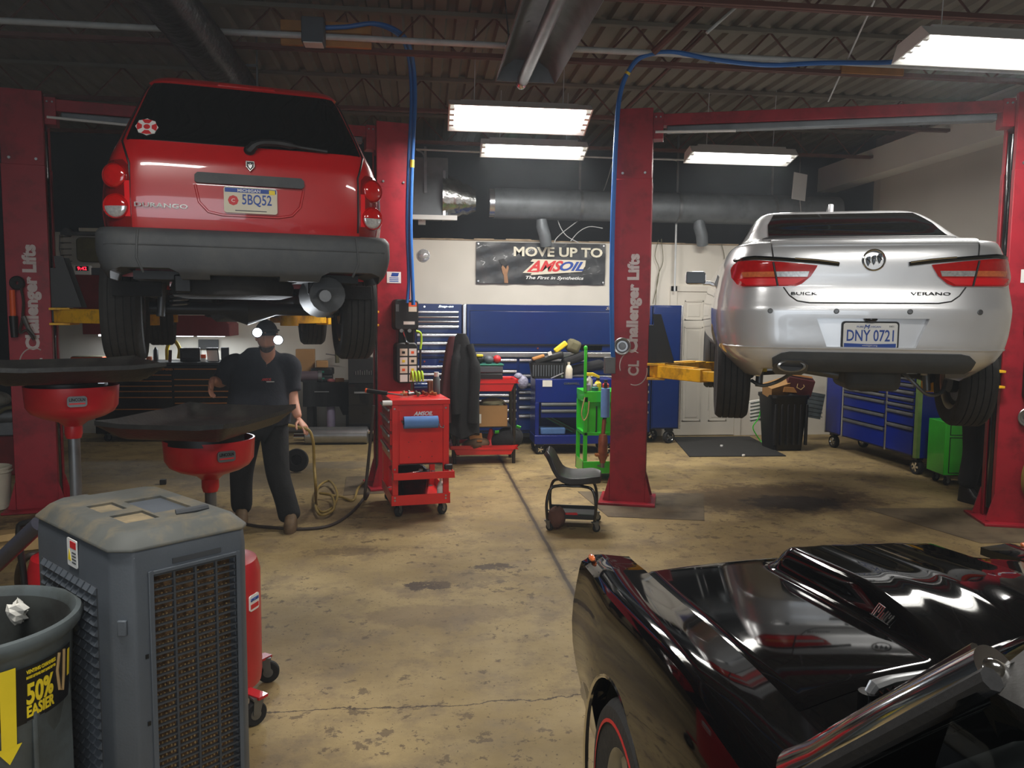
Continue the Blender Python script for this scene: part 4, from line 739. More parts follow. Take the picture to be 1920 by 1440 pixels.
# black classic car in the foreground: world aligned, axis along y, centre line x = 1.45
def black_car():
    XC = 1.45
    t = thing('classic_car', 'glossy black classic car with a scooped hood in the right foreground', 'car', (XC, .3, 0))
    oy = .3
    def sst(a, b, x): x = max(0, min(1, (x-a)/(b-a))); return x*x*(3-2*x)
    def crown(d, y):       # top surface without the scoop; d = distance from the centre line
        base = .985-.072*sst(1.5, 2.75, y)-.012*sst(2.5, 2.75, y)
        h = base - .030*(d/.70)**2
        crest = .010*math.exp(-((d-.84)/.06)**2)+.016*sst(.66, .80, d)
        return h + crest
    def hood_y(d): return 2.62-.05*(d/.7)**2                      # front lip
    def cowl_y(d): return 1.60-.15*(d/.72)**2                     # rear edge of hood
    def scoop(d, y):
        f = sst(1.50, 2.05, y)*(1-sst(2.40, 2.52, y))
        side = 1-sst(.245, .305, d); valley = 1-.35*math.exp(-((d-.0)/.10)**2)*0
        ridge = .022*max(0, 1-d/.16) 
        return f*(.078*side*(1-.25*(1-sst(0, .16, d))) + ridge*side)
    # fender + side profile, d outward, per station y
    def fender_pts(y):
        tip = sst(2.25, 2.74, y); pts = []
        for d in [.695, .72, .75, .78, .81, .835, .855, .872]: pts.append((d-.015*tip*(d > .8), crown(d, y)-.012*sst(.85, .88, d)))
        zt = crown(.86, y)
        for k, (d, z) in enumerate([(.884, zt-.02), (.893, zt-.045), (.905, zt-.10), (.918, zt-.17), (.924, zt-.24), (.922, zt-.32), (.912, zt-.40), (.895, zt-.48), (.88, zt-.56), (.86, zt-.65)]):
            pts.append((d-.03*tip*(.4+.6*k/9), z))
        return pts
    YS = [1.25+.02*k for k in range(76)]
    for s in (-1, 1):
        outer = [[(s*d, y-oy, z) for d, z in fender_pts(y)] for y in YS]
        n = len(outer[0]); rings = [r+[(s*(abs(x)-.05 if i > 9 else abs(x)), y, max(.20, z-.03)) for i, (x, y, z) in enumerate(r)][::-1] for r in outer]
        rings = [[tuple(p) for p in r] for r in rings]
        fd = MB().loft(rings).build('fender', 'black_paint', t, smooth=40)
        cut(fd, [MB().cyl((s*.5, 2.03-oy, .335), (s*1.2, 2.03-oy, .335), .395, n=40)])
        arc = [(s*.915, 2.03-oy+.397*math.cos(a), .335+.397*math.sin(a)) for a in [math.radians(-12+204*k/30) for k in range(31)]]
        MB().tube(arc, .009, 6).build('arch_trim', 'chrome', fd)
        # front cap with headlamp housing
        MB().prism([(s*.70, .44), (s*.86, .46), (s*.885, .62), (s*.86, .80), (s*.70, .82)] if s > 0 else [(s*.70, .82), (s*.86, .80), (s*.885, .62), (s*.86, .46), (s*.70, .44)], -(2.76-oy), -(2.70-oy), Matrix.Rotation(math.pi/2, 4, 'X')).build('headlamp_bezel', 'black_paint', t, .02)
        MB(Matrix.Translation((s*.78, 2.765-oy, .64)) @ Matrix.Rotation(-math.pi/2, 4, 'X')).lathe([(0, .03), (.05, .025), (.075, .005), (.082, .0), (.082, -.02)], 26).build('headlamp', 'clear_lens', t)
        MB().bx(*sorted((s*.882, s*.90)), 2.52-oy, 2.66-oy, .60, .66).build('marker_light', 'chrome', t, .006)
        MB().grid([[(s*x, 2.03-oy+.402*math.cos(a), .335+.402*math.sin(a)) for a in [math.radians(-25+230*k/24) for k in range(25)]] for x in (.50, .86)]).bx(*sorted((s*.48, s*.50)), 1.6-oy, 2.5-oy, .2, .74).build('inner_fender', 'black', t)
        q = MB().sph((s*.845, 2.70-oy, crown(.84, 2.72)+.004), (.012, .03, .012), 10, 8).build('fender_ornament', 'amber_lens', t)
        text('RAM AIR', 'fender_script', 'chrome', t, Matrix.Translation((s*.894, 2.52-oy, .53)) @ Matrix.Rotation(s*math.pi/2, 4, 'Z') @ Matrix.Rotation(math.pi/2, 4, 'X'), .2, .03, .3, .02, .003) if False else None
        wheel(t, (s*.80, 2.03-oy, .335), .335, .215, .20, s, 'steel', 5, 5, True); wheel(t, (s*.80, -.90-oy, .335), .335, .215, .20, s, 'steel', 5, 5, True)
        # door + quarter
        P = []
        for k in range(30):
            y = 1.245-.12*k; zt = .955-.0*k; P.append([(s*d, y-oy, z) for d, z in [(.70, .97), (.80, .965), (.86, .95), (.885, .93), (.905, .85), (.918, .75), (.92, .62), (.905, .48), (.88, .34), (.84, .26)]])
        rings = [r+[(x-s*.04, y, z-.015) for x, y, z in r][::-1] for r in P]
        bs = MB().loft(rings).build('body_side', 'black_paint', t, smooth=40); cut(bs, [MB().cyl((s*.5, -.90-oy, .335), (s*1.2, -.90-oy, .335), .395, n=40)])
        MB().tube([(s*.921, 1.2-oy, .58), (s*.921, -.2-oy, .58)], .006, 6).build('side_trim', 'chrome', bs)
        MB().box((s*.93, .1-oy, .78), (.03, .14, .025)).build('door_handle', 'chrome', bs, .008)
    # hood
    top = []; ND = 90
    for j in range(71):
        v = j/70; r = []
        for i in range(ND+1):
            x = -.69+1.38*i/ND; d = abs(x); y = cowl_y(d)+(hood_y(d)-cowl_y(d))*v
            roll = .045*sst(.965, 1, v)+.006*sst(.03, 0, v)+.006*sst(.68, .69, d)
            r.append((x, y-oy, crown(d, y)+scoop(d, y)-roll))
        top.append(r)
    bot = [[(x, y, z-.03) for x, y, z in r] for r in top]
    mb = MB().grid(top).grid(bot, flip=True)
    for a, b in ((top[0], bot[0]), (top[-1], bot[-1])): mb.grid([a, b])
    mb.grid([[r[0] for r in top], [r[0] for r in bot]]).grid([[r[-1] for r in top], [r[-1] for r in bot]])
    hd = mb.build('hood', 'black_paint', t, smooth=45)
    # chrome script on the flank of the scoop (illegible strokes)
    for s in (-1, 1):
        e = MB()
        sp = lambda d, y: Vector((s*(d+.003), y-oy, crown(d, y)+scoop(d, y)+.003))
        for k in range(9):
            y = 1.80+.0085*k; da, db = [(.266, .284), (.268, .276), (.266, .284), (.266, .284), (.272, .284), (.266, .284), (.266, .277), (.266, .284), (.266, .284)][k]
            MB().tube([sp(da, y), sp((da+db)/2, y), sp(db, y)], .0019, 6).build('badge_stroke', 'chrome', hd)
        MB().tube([sp(.285, 1.795+.01*k) for k in range(9)], .0016, 6).build('badge_bar', 'chrome', hd); MB().tube([sp(.265, 1.84+.01*k) for k in range(4)], .0016, 6).build('badge_bar', 'chrome', hd)
    # cowl panel, vent, wipers
    cw = []
    for i in range(41):
        x = -.86+1.72*i/40; d = abs(x); yb = 1.555-.27*(d/.80)**2; yf_ = (cowl_y(d)-.006 if d < .69 else cowl_y(.69)-.006); yf_ = max(yf_, yb+.03)
        cw.append([(x, yb-.06+(yf_-yb+.06)*k/6-oy, crown(d, 1.5)-.004-.012*(1-k/6)) for k in range(7)])
    cb = [[(x, y, z-.06) for x, y, z in r] for r in cw]
    mb = MB().grid(cw, flip=True).grid(cb).grid([[r[0] for r in cw], [r[0] for r in cb]]).grid([[r[-1] for r in cw], [r[-1] for r in cb]])
    cwl = mb.build('cowl', 'black_paint', t, smooth=40)
    for k in range(36):
        x = -.54+.0205*k; x += .36*(k > 17); d = abs(x); z = crown(d, 1.5)+.002; y = 1.555-.20*(d/.8)**2
        MB().box((x, y-oy-.012, z-.006), (.005, .055, .012), (0, 24, 0)).build('vent_louver', 'black_paint', cwl)
    for (x0, x1) in ((-.545, -.27), (.10, .38)):
        w = MB().tube([(x0, 1.452-oy, .985), (x0+.012, 1.452-oy, 1.004), (x0+.05, 1.456-oy, 1.012), (x1, 1.50-oy, 1.016)], [.012, .016, .014, .006], 8, flat=.7).build('wiper', 'steel', t)
        MB().cyl((x0, 1.452-oy, .95), (x0, 1.452-oy, .992), .02, n=14).build('wiper_pivot', 'gloss_black', w)
    # windshield with chrome reveal
    def base(x): d = abs(x); return Vector((x, 1.535-.30*(d/.79)**2.2-oy, 1.004-.018*(d/.79)**2))
    def head(x): d = abs(x); return Vector((x*.905, 1.03-.13*(d/.79)**2-oy, 1.345-.045*(d/.79)**2))
    xs = [-.79+1.58*i/40 for i in range(41)]
    ch = MB().tube([base(x)+Vector((0, -.012, .004)) for x in xs], .014, 12).build('windshield_moulding', 'chrome', t)
    for s in (-1, 1):
        p0, p1 = base(s*.80)+Vector((0, 0, -.02)), head(s*.79)
        pl = MB().tube([p0+(p1-p0)*k/10+Vector((s*.014*math.sin(k*.314), 0, 0)) for k in range(11)], [.046, .04]+[.034]*9, 28).build('pillar', 'chrome', t)
        MB().tube([p0+(p1-p0)*k/10+Vector((s*.030, -.030, .004)) for k in range(11)], .016, 8).build('weatherstrip', 'rubber', pl); MB().tube([p0+(p1-p0)*k/10+Vector((s*.0, .040, .012)) for k in range(11)], .008, 8).build('glass_moulding', 'chrome', pl)
        MB().sph(p1+Vector((s*.005, .005, -.012)), .026, 14, 10).build('pillar_cap', 'chrome', pl)
        MB().grid([[(s*(.86-.10*k/8), y-oy, .955+.33*k/8) for k in range(9)] for y in (.90, .6, .2, -.2, -.5)]).build('side_window', 'clear_glass', t)
    MB().grid([[base(x)+(head(x)-base(x))*k/10+Vector((0, .02*math.sin(math.pi*k/10), .02*math.sin(math.pi*k/10))) for k in range(11)] for x in xs]).build('windshield', 'clear_glass', t, smooth=60)
    # vinyl roof
    rr = []
    for k, (y, w, z) in enumerate([(.925, .715, 1.290), (.91, .735, 1.322), (.86, .745, 1.340), (.5, .74, 1.365), (0, .74, 1.375), (-.45, .72, 1.36), (-.75, .70, 1.30), (-1.25, .70, 1.08), (-1.45, .70, .97)]):
        up = []; f = max(0, 1-k/3)
        for i in range(17):
            a = -1+2*i/16; up.append((w*a, y-oy+.125*(1-a*a)*(f if k < 3 else 0), z+.045*(1-abs(a)**3)-.05*abs(a)**8))
        rr.append(up+[(x*.96, yy, zz-.045) for x, yy, zz in up[::-1]])
    rf = MB().loft(rr).build('roof', mat('vinyl', (44, 43, 41), .6, 0, 0, .1, 10, bump=.15, bscale=160).name, t, smooth=60)
    MB().tube([(x*1.004, y, z-.004) for x, y, z in [(-.718, .90-oy, 1.276), (-.738, .5-oy, 1.318), (-.738, 0-oy, 1.328), (-.72, -.45-oy, 1.31)]], .009, 8).tube([(.718, .90-oy, 1.276), (.742, .5-oy, 1.318), (.742, 0-oy, 1.328), (.722, -.45-oy, 1.31)], .009, 8).build('drip_rail', 'chrome', rf)
    MB().bx(-.84, .84, -2.25-oy, -1.3-oy, .45, .955).build('trunk', 'black_paint', t, .06, seg=4)
    MB().bx(-.80, .80, -1.5-oy, 1.25-oy, .24, .30).bx(-.80, .80, -2.1-oy, -1.4-oy, .28, .5).build('floor_pan', 'black', t)
    MB().tube([(-.78, 1.10-oy, .92), (-.4, 1.18-oy, .94), (.4, 1.18-oy, .94), (.78, 1.10-oy, .92)], [.06, .08, .08, .06], 14).bx(-.78, .78, 1.05-oy, 1.25-oy, .55, .90).build('dashboard', 'black', t)
    MB().tube([(-.40+.18*math.cos(a), .80-oy+.06*math.sin(a), .86+.17*math.sin(a)) for a in [2*math.pi*k/28 for k in range(28)]], .012, 8, closed=True).cyl((-.40, 1.05-oy, .78), (-.40, .82-oy, .86), .025, n=10).box((-.40, .80-oy, .86), (.34, .02, .04)).build('steering_wheel', 'gloss_black', t)
    for s in (-1, 1):
        st = MB().box((s*.38, .12-oy, .48), (.52, .52, .16), (4, 0, 0)).build('seat', 'leather', t, .06, seg=3); MB().box((s*.38, -.18-oy, .78), (.50, .16, .58), (-14, 0, 0)).build('seat_back', 'leather', st, .06, seg=3)
    # grille and bumper
    MB().bx(-.70, .70, 2.60-oy, 2.66-oy, .50, .82).build('grille', 'black', t, .02)
    for k in range(8): MB().bx(-.68, .68, 2.66-oy, 2.675-oy, .53+.034*k, .537+.034*k).build('grille_bar', 'dull_steel', t)
    MB().tube([(-.84, 2.60-oy, .44), (-.80, 2.74-oy, .44), (-.6, 2.80-oy, .44), (0, 2.83-oy, .44), (.6, 2.80-oy, .44), (.80, 2.74-oy, .44), (.84, 2.60-oy, .44)], .06, 14).build('front_bumper', 'chrome', t); MB().bx(-.85, .85, -2.33-oy, -2.25-oy, .40, .52).build('rear_bumper', 'chrome', t, .03)
    MB().bx(-.68, .68, 1.3-oy, 2.6-oy, .30, .80).build('engine_bay', 'black', t)
    return t
CLASSIC = black_car()
# ================================================================== FOREGROUND LEFT
def caster(parent, x, y, z, r=.055, rot=0, w=.03):
    T = Matrix.Translation((x, y, z)) @ Matrix.Rotation(math.radians(rot), 4, 'Z')
    c = MB(T).lathe([(r*.4, -w/2), (r*.9, -w/2), (r, -w*.3), (r, w*.3), (r*.9, w/2), (r*.4, w/2)], 24, Matrix.Translation((.02, 0, r)) @ Matrix.Rotation(math.pi/2, 4, 'X')).build('caster', 'rubber', parent)
    MB(T).lathe([(0, -w*.55), (r*.45, -w*.55), (r*.45, w*.55), (0, w*.55)], 14, Matrix.Translation((.02, 0, r)) @ Matrix.Rotation(math.pi/2, 4, 'X')).build('hub', 'dull_steel', c)
    MB(T).prism([(.035, r), (.005, r), (-.015, 2*r+.02), (.03, 2*r+.02)], -w*.75, -w*.6, Matrix.Rotation(math.pi/2, 4, 'X')).prism([(.035, r), (.005, r), (-.015, 2*r+.02), (.03, 2*r+.02)], w*.6, w*.75, Matrix.Rotation(math.pi/2, 4, 'X')).bx(-.02, .035, -w*.8, w*.8, 2*r+.012, 2*r+.022).build('fork', 'dull_steel', c)
    return c
def drainer(lab, x, y, zb, zp, rz, pan, hrot, hx):
    """oil drainer: tank on casters, pole, red bowl and a big black pan on top"""
    t = thing('oil_drainer', lab, 'oil drainer', (x, y, 0), 0, 'rolling oil drainers')
    MB().lathe([(0, .10), (.16, .10), (.195, .12), (.20, .16), (.20, .62), (.185, .67), (.12, .70), (0, .71)], 36).build('tank', 'drain_red', t, smooth=35)
    MB().cyl((0, 0, .70), (0, 0, zb-.10), .024, n=16).build('pole', 'dull_steel', t); MB().cyl((.0, -.01, .70), (.0, -.01, .78), .04, n=14).tube([(.04, 0, .76), (.09, -.01, .76)], .01, 6).build('pole_clamp', 'black', t)
    b = MB().lathe([(0, zb-.11), (.03, zb-.11), (.036, zb-.09), (.036, zb-.055), (.06, zb-.035), (.13, zb-.012), (.165, zb+.008), (.182, zb+.035), (.188, zb+.125), (.180, zb+.125), (.172, zb+.03), (0, zb-.02)], 40).build('bowl', 'drain_red', t, smooth=35)
    a = math.radians(pan[2]); T = Matrix.Translation((.186*math.cos(a), .186*math.sin(a), zb+.07)) @ Matrix.Rotation(a+math.pi/2, 4, 'Z') @ Matrix.Rotation(math.pi/2, 4, 'X')
    lb = MB(T).prism(rrect(.075, .045, .012), -.004, .0035).build('maker_label', 'dull_steel', b, smooth=0); text('LINCOLN', 'lettering', 'black_ink', lb, T @ Matrix.Translation((0, .008, .0045)), .06, .014, 0, .02); MB(T).bx(-.03, .03, -.012, -.006, .0036, .0045).build('red_line', 'red_ink', lb, smooth=0)
    w, d = pan[0], pan[1]; P = []
    def pt(u, v, lift):
        cu, cv = abs(u), abs(v); edge = max(cu, cv); z = .035+.058*max(0, (edge-.74)/.26) + .012*max(0, cu+cv-1.6)*2 - .02*(1-min(1, edge/.6))
        return (u*w/2*(1+.03*(1-cv*cv)), v*d/2*(1+.03*(1-cu*cu)), z+lift)
    N = 28; vs = [-1+2*k/N for k in range(N+1)]
    A = [[pt(u, v, 0) for v in vs] for u in vs]; C = [[pt(u, v, -.018) for v in vs] for u in vs]
    mb = MB(Matrix.Translation((pan[3], pan[4], zp)) @ Matrix.Rotation(math.radians(rz), 4, 'Z')).grid(A).grid(C, flip=True).grid([A[0], C[0]]).grid([A[-1], C[-1]]).grid([[r[0] for r in A], [r[0] for r in C]]).grid([[r[-1] for r in A], [r[-1] for r in C]])
    p = mb.build('pan', mat('pan_black', (24, 24, 24), .45, 0, 0, .25, 6, bump=.15, bscale=60, dirt=(38, 38, 35), dscale=7).name, t, smooth=35)
    MB(Matrix.Translation((pan[3], pan[4], zp)) @ Matrix.Rotation(math.radians(rz), 4, 'Z')).lathe([(0, -.012), (.06, -.012), (.16, .006), (.16, -.03), (.0, -.05)], 26).build('drain_screen', 'black', p)
    for k in range(3): MB(Matrix.Translation((pan[3], pan[4], zp)) @ Matrix.Rotation(math.radians(rz), 4, 'Z')).box((.05+.035*k, -.06*k, .0+.004*k), (.05, .025, .006), (0, 0, 35*k)).build('metal_scrap', 'steel', p)
    H = Matrix.Rotation(math.radians(hrot), 4, 'Z')
    MB(H).tube(spline([(-.15, -.12, .30), (-.17, -.13, .62), (-.18, -.13, .80), (-.14, -.13, .84), (.06, -.13, .86), (.12, -.13, .84), (.14, -.13, .7), (.14, -.12, .4)], 5), .014, 10).build('push_handle', 'black', t)
    for k in range(4):
        a = math.radians(45+90*k+hx); cx, cy = .275*math.cos(a), .275*math.sin(a); MB().box((.215*math.cos(a), .215*math.sin(a), .125), (.18, .05, .012), (0, 0, 45+90*k+hx)).build('foot', 'drain_red', t); caster(t, cx, cy, 0, .052, k*70+hx)
    for k in range(1):
        a = math.radians(pan[2]+35); T = Matrix.Translation((.2*math.cos(a), .2*math.sin(a), .50)) @ Matrix.Rotation(a+math.pi/2, 4, 'Z') @ Matrix.Rotation(math.pi/2, 4, 'X')
        lb = MB(T).prism(rrect(.07, .07, .01), -.006, .003).build('tank_label', 'white', t, smooth=0); text('LINCOLN', 'lettering', 'blue_ink', lb, T @ Matrix.Translation((0, .015, .004)), .058, .014, 0, .02); MB(T).bx(-.03, .03, -.025, -.005, .003, .004).build('red_block', 'red_ink', lb, smooth=0)
    return t
drainer('rolling oil drainer with red bowl and black pan, farther left and taller', -1.53, 3.66, 1.30, 1.43, 30, (.68, .66, -62, -.03, .03), -8, 10)
drainer('rolling oil drainer behind the swamp cooler, lower black pan in front of the mechanic', -.91, 3.50, 1.085, 1.225, -14, (.53, .69, -55, -.01, -.03), -78, 8)
# ---- evaporative cooler
def cooler():
    A = Vector((-.84, 2.235, 0)); ang = math.degrees(math.atan2(.307, .34)); W, Dp, H = .41, .66, 1.125
    t = thing('evaporative_cooler', 'dark grey portable evaporative cooler with a dusty top and honeycomb grille', 'air cooler', (A.x, A.y, 0), ang)
    # local: x along the grille face, y going back along the side
    body = MB(); c = .05
    plan = lambda i, cc: [(i+cc, i), (W-i-.03, i), (W-i, i+.03), (W-i, Dp-i-.05), (W-i-.05, Dp-i), (i+.05, Dp-i), (i, Dp-i-.05), (i, i+cc)]
    rings = [[(x, y, z) for x, y in plan(i, cc)] for z, i, cc in ((.10, .012, c), (.14, 0, c), (H-.10, 0, c), (H-.045, .004, c), (H-.006, .032, c*.8))]
    b = body.loft(rings).build('housing', 'plastic_grey', t, .008)
    cut(b, MB().bx(.10, W-.05, -.03, .05, .20, H-.125))
    lid = MB().loft([[(x, y, z) for x, y in plan(i, cc)] for z, i, cc in ((H-.048, -.004, c), (H-.040, -.004, c), (H-.002, .030, c*.8), (H+.002, .038, c*.8))]).build('top_cover', 'cooler_top', t, .004)
    cut(lid, [MB().bx(.20, W-.09, .20, .42, H-.02, H+.1), MB().bx(.09, .19, .14, .26, H-.008, H+.1), MB().bx(.09, .17, .32, .44, H-.008, H+.1), MB().bx(.16, .34, .60, .66, H-.02, H+.1)])
    MB().bx(.205, W-.095, .205, .415, H-.024, H-.016).bx(.095, .185, .145, .255, H-.010, H-.004).bx(.095, .165, .325, .435, H-.010, H-.004).build('dust_layer', 'dust', lid, smooth=0)
    MB().tube([(.24, .14, H+.005), (.29, .125, H+.008), (.34, .14, H+.005)], .012, 8).build('grip', 'grille_grey', lid)
    # rear pad grille on the near face
    x0, x1, z0, z1 = .10, W-.05, .20, H-.125
    MB().bx(x0, x1, .042, .06, z0, z1).build('honeycomb_pad', 'honeycomb', t, smooth=0)
    n = 0; mb = MB(); random.seed(3)
    for r in range(int((z1-z0)/0.0215)):
        for k in range(int((x1-x0)/.0125)):
            x = x0+.008+.0125*k+random.uniform(-.002, .002); z = z0+.013+0.0215*r+random.uniform(-.003, .003); mb.sph((x, .040, z), (.0035, .004, .0045), 5, 4)
    st = mb.build('pad_flutes', 'pale_wood', t, smooth=0); st['kind'] = 'stuff'
    f = MB()
    for r in range(int((z1-z0)/0.0215)+1): f.bx(x0, x1, .002, .012, z0+0.0215*r-.0025, z0+0.0215*r+.0025)
    for k in range(1, 4): f.bx(x0+(x1-x0)*k/4-.003, x0+(x1-x0)*k/4+.003, .0, .012, z0, z1)
    g = f.build('grille', 'grille_grey', t, smooth=0)
    fr = MB()
    for q in ((x0-.012, x0, z0-.012, z1+.012), (x1, x1+.012, z0-.012, z1+.012), (x0, x1, z0-.012, z0), (x0, x1, z1, z1+.012)): fr.bx(q[0], q[1], -.006, .01, q[2], q[3])
    fr.build('grille_frame', 'plastic_grey', t, .002)
    MB().bx(.16, .31, -.003, .004, H-.105, H-.09).build('latch_slot', 'grille_grey', t, smooth=0)
    for z in (.36, .56, .76): MB().bx(.074, .082, -.004, .002, z, z+.012).build('clip_hole', 'black', t, smooth=0)
    MB().box((.022, .022, .86), (.026, .012, .045), (0, 0, -45)).build('side_clip', 'plastic_grey', t, .003)
    # side louvre grille (faces -x): woven rows of small blocks
    s = MB(); s.bx(-.002, .004, .13, Dp-.09, .20, H-.17); sg = s.build('side_grille', 'grille_grey', t, smooth=0)
    lv = MB(); z = .22
    while z < H-.19:
        for k in range(10):
            y = .135+.043*k
            if 4 < k < 5: continue
            lv.add([(-.002, y, z+.022), (-.002, y+.034, z+.022), (-.013, y+.034, z+.006), (-.013, y, z+.006), (-.002, y, z), (-.002, y+.034, z)], [(0, 1, 2, 3), (3, 2, 5, 4), (0, 3, 4), (1, 5, 2)])
        z += .031
    lv.build('louvers', 'plastic_grey', t, smooth=0)
    F = Matrix.Translation((-.002, .30, H-.10)) @ Matrix.Rotation(-math.pi/2, 4, 'Z') @ Matrix.Rotation(math.pi/2, 4, 'X')
    lb = MB(F).prism(rrect(.075, .085, .006), 0, .003).build('warning_label', 'white', t, smooth=0); MB(F).prism([(-.032, -.025), (-.008, -.025), (-.02, .01)], .003, .004).build('warning_triangle', 'bright_yellow', lb, smooth=0); MB(F).bx(-.012, .032, .015, .036, .003, .004).build('red_band', 'red_ink', lb, smooth=0)
    for k in range(4): MB(F).bx(0, .03, -.03+.01*k, -.026+.01*k, .003, .004).build('text_line', 'bumper_grey', lb, smooth=0)
    for (x, y) in ((.06, .06), (W-.06, .06), (.06, Dp-.06), (W-.06, Dp-.06)): caster(t, x, y, 0, .042, 30)
    return t
cooler()
# ---- big grey trash can
def trash():
    R = .275; t = thing('trash_can', 'round grey plastic trash can with a black and yellow 50% EASIER sticker', 'trash can', (-1.245, 2.26, 0), 0)
    MB().lathe([(0, .075), (.2, .075), (.22, .09), (.22, .13), (0, .13)], 36, Matrix.Translation((0, 0, -.0))).build('dolly', 'black', t)
    for k in range(4): caster(t, .15*math.cos(k*1.571+.5), .15*math.sin(k*1.571+.5), 0, .032, 40*k, .02)
    SC_ = lambda prof: [(r*.9, z*.96+.135) for r, z in prof]
    MB().lathe(SC_([(0, .02), (.235, .02), (.245, .05), (.285, .74), (.30, .755), (.312, .77), (.316, .785), (.31, .80), (.296, .803), (.286, .79), (.275, .74), (.24, .06), (0, .05)]), 64).build('bin', 'bin_grey', t, smooth=50)
    MB().lathe(SC_([(.279, .775), (.268, .742), (.234, .10), (0, .09)]), 48).build('liner_wall', 'bin_inside', t)
    for k in range(4):
        a = math.radians(45+90*k+35); T = Matrix.Rotation(a, 4, 'Z'); MB(T).prism(rrect(.16, .5, .05, 6), .228, .243, Matrix.Rotation(math.pi/2, 4, 'Z') @ Matrix.Rotation(math.pi/2, 4, 'X') @ Matrix.Translation((0, .48, 0))).build('venting_channel', 'bin_grey', t, .01)
    for k in range(2):
        a = math.radians(-125+180*k); T = Matrix.Rotation(a, 4, 'Z'); MB(T).tube([(.255, -.07, .82), (.295, -.07, .77), (.30, 0, .73), (.295, .07, .77), (.255, .07, .82)], .016, 8).build('handle', 'bin_grey', t)
    def rad(v): return .9*(.245+(v-.05)/.69*.040)+.0035
    def bend(o, a0, off=0):      # wrap a flat (u, v, w) mesh round the can at angle a0
        for vtx in o.data.vertices:
            u, v, w = vtx.co; r = rad(v)+w+off; a = a0+u/.34; vtx.co = (r*math.cos(a), r*math.sin(a), v*.96+.135)
        return o
    a0 = math.radians(-21)
    def sheet(u0, u1, v0, v1, m, name, par, off=0, sh=0):
        n = 14; o = MB().grid([[(u0+(u1-u0)*i/n, v0+(v1-v0)*j/4+sh*i/n, 0) for j in range(5)] for i in range(n+1)]).build(name, m, par, smooth=60); return bend(o, a0, off)
    lb = sheet(-.16, .155, .555, .715, 'black_ink', 'sticker', t)
    sheet(-.155, -.105, .50, .725, 'bright_yellow', 'arrow_shaft', lb, .001); o = MB().prism([(-.172, .505), (-.088, .505), (-.13, .455)], 0, .001).build('arrow_head', 'bright_yellow', lb, smooth=0); bend(o, a0, .001)
    for s, u, v, w, h in (('50%', -.015, .635, .11, .062), ('EASIER', -.012, .585, .115, .034), ('VENTING CHANNELS', -.01, .699, .12, .011), ('MAKE LIFTING OUT BAGS UP TO', -.01, .683, .12, .008)):
        o = text(s, 'sticker_text', 'bright_yellow', lb, Matrix.Translation((u, v, 0)), w, h, 0, .03, .001); bend(o, a0, .0015)
    for k in range(4): bend(MB().bx(-.07, .0, .556+.006*-k, .559-.006*k, 0, .001).build('small_print', 'bumper_grey', lb, smooth=0), a0, .0012) if k < 1 else None
    o = MB().tube([(.07, .71, 0), (.06, .66, 0), (.075, .60, 0), (.095, .59, 0), (.10, .64, 0), (.10, .71, 0)], .005, 6).build('torn_paper', 'pale_wood', lb); bend(o, a0, .001)
    sheet(.128, .148, .62, .70, 'bright_yellow', 'yellow_print', lb, .001)
    q = MB()
    random.seed(5); q.sph((0, 0, 0), (.03, .026, .035), 9, 7)
    q.v = [Vector((v.x*random.uniform(.6, 1.3), v.y*random.uniform(.6, 1.3), v.z*random.uniform(.6, 1.3))) for v in q.v]
    o = q.build('crumpled_paper', 'paper', None, smooth=0); o.location = (-1.212, 2.468, .845); tag(o, 'crumpled white paper stuck inside the rim of the trash can', 'paper')
trash()
# ---- loose things on the floor at the left edge
p0, p1 = onz(0, 1052, .80), onz(74, 982, .97)
d = (p1-p0).normalized(); e0 = p0-d*(p0.z/d.z)
tag(MB().tube([e0+d*.03, p1], .030, 16).build('steel_pipe', mat('pipe_grey', (84, 84, 96), .3, .5, 0, .1).name), 'thick grey steel pipe slanting up beside the cooler at the left edge', 'pipe')
pp = [onz(72, 1040, .62), onz(55, 1042, .62), onz(40, 1056, .58), onz(34, 1080, .5), onz(36, 1105, .4), onz(44, 1130, .2), onz(50, 1150, .02)]
tag(MB().tube(spline(pp, 6), .016, 10).build('drain_hose', 'cable'), 'short brown rubber hose curling beside the red drain tank', 'hose')
random.seed(11)
for k, (px, py, z, sx, sy, sz, r, lab) in enumerate([(28, 1032, 0, .42, .12, .10, 24, 'pale wooden block on the floor at the left edge, lowest and largest'), (40, 1008, 0, .40, .10, .06, 15, 'pale wooden board lying behind the large wooden block at the left edge'), (12, 1012, .10, .22, .12, .05, 30, 'short wooden offcut on top of the large wooden block')]):
    p = onz(px, py, z); o = MB().bx(-sx/2, sx/2, -sy/2, sy/2, 0, sz).build('wood_block', 'pale_wood', None, .004); o.location = (p.x, p.y, z+.002); o.rotation_euler = (0, 0, math.radians(r)); tag(o, lab, 'wood block', 'loose wood by the left lift post')
t = thing('plastic_bucket', 'dirty white plastic bucket on the floor at the left edge', 'bucket', onz(-12, 955, 0), 0)
MB().lathe([(0, .01), (.125, .01), (.13, .03), (.148, .36), (.155, .365), (.155, .38), (.145, .385), (.138, .36), (.12, .04), (0, .03)], 32).build('pail', 'cream', t); MB().lathe([(.150, .33), (.158, .335), (.158, .345), (.150, .35)], 32).build('rim_band', 'cream', t)
MB(Matrix.Rotation(math.radians(-70), 4, 'Z')).prism(rrect(.10, .035, .01), .141, .145, Matrix.Rotation(math.pi/2, 4, 'Z') @ Matrix.Rotation(math.pi/2, 4, 'X') @ Matrix.Translation((0, .12, 0))).build('red_print', 'red_ink', t)
t = thing('bench_press', 'grimy grey motor and pump on a red stand behind the left post', 'machine', onz(-5, 905, 0)+Vector((-.15, .55, 0)), 10)
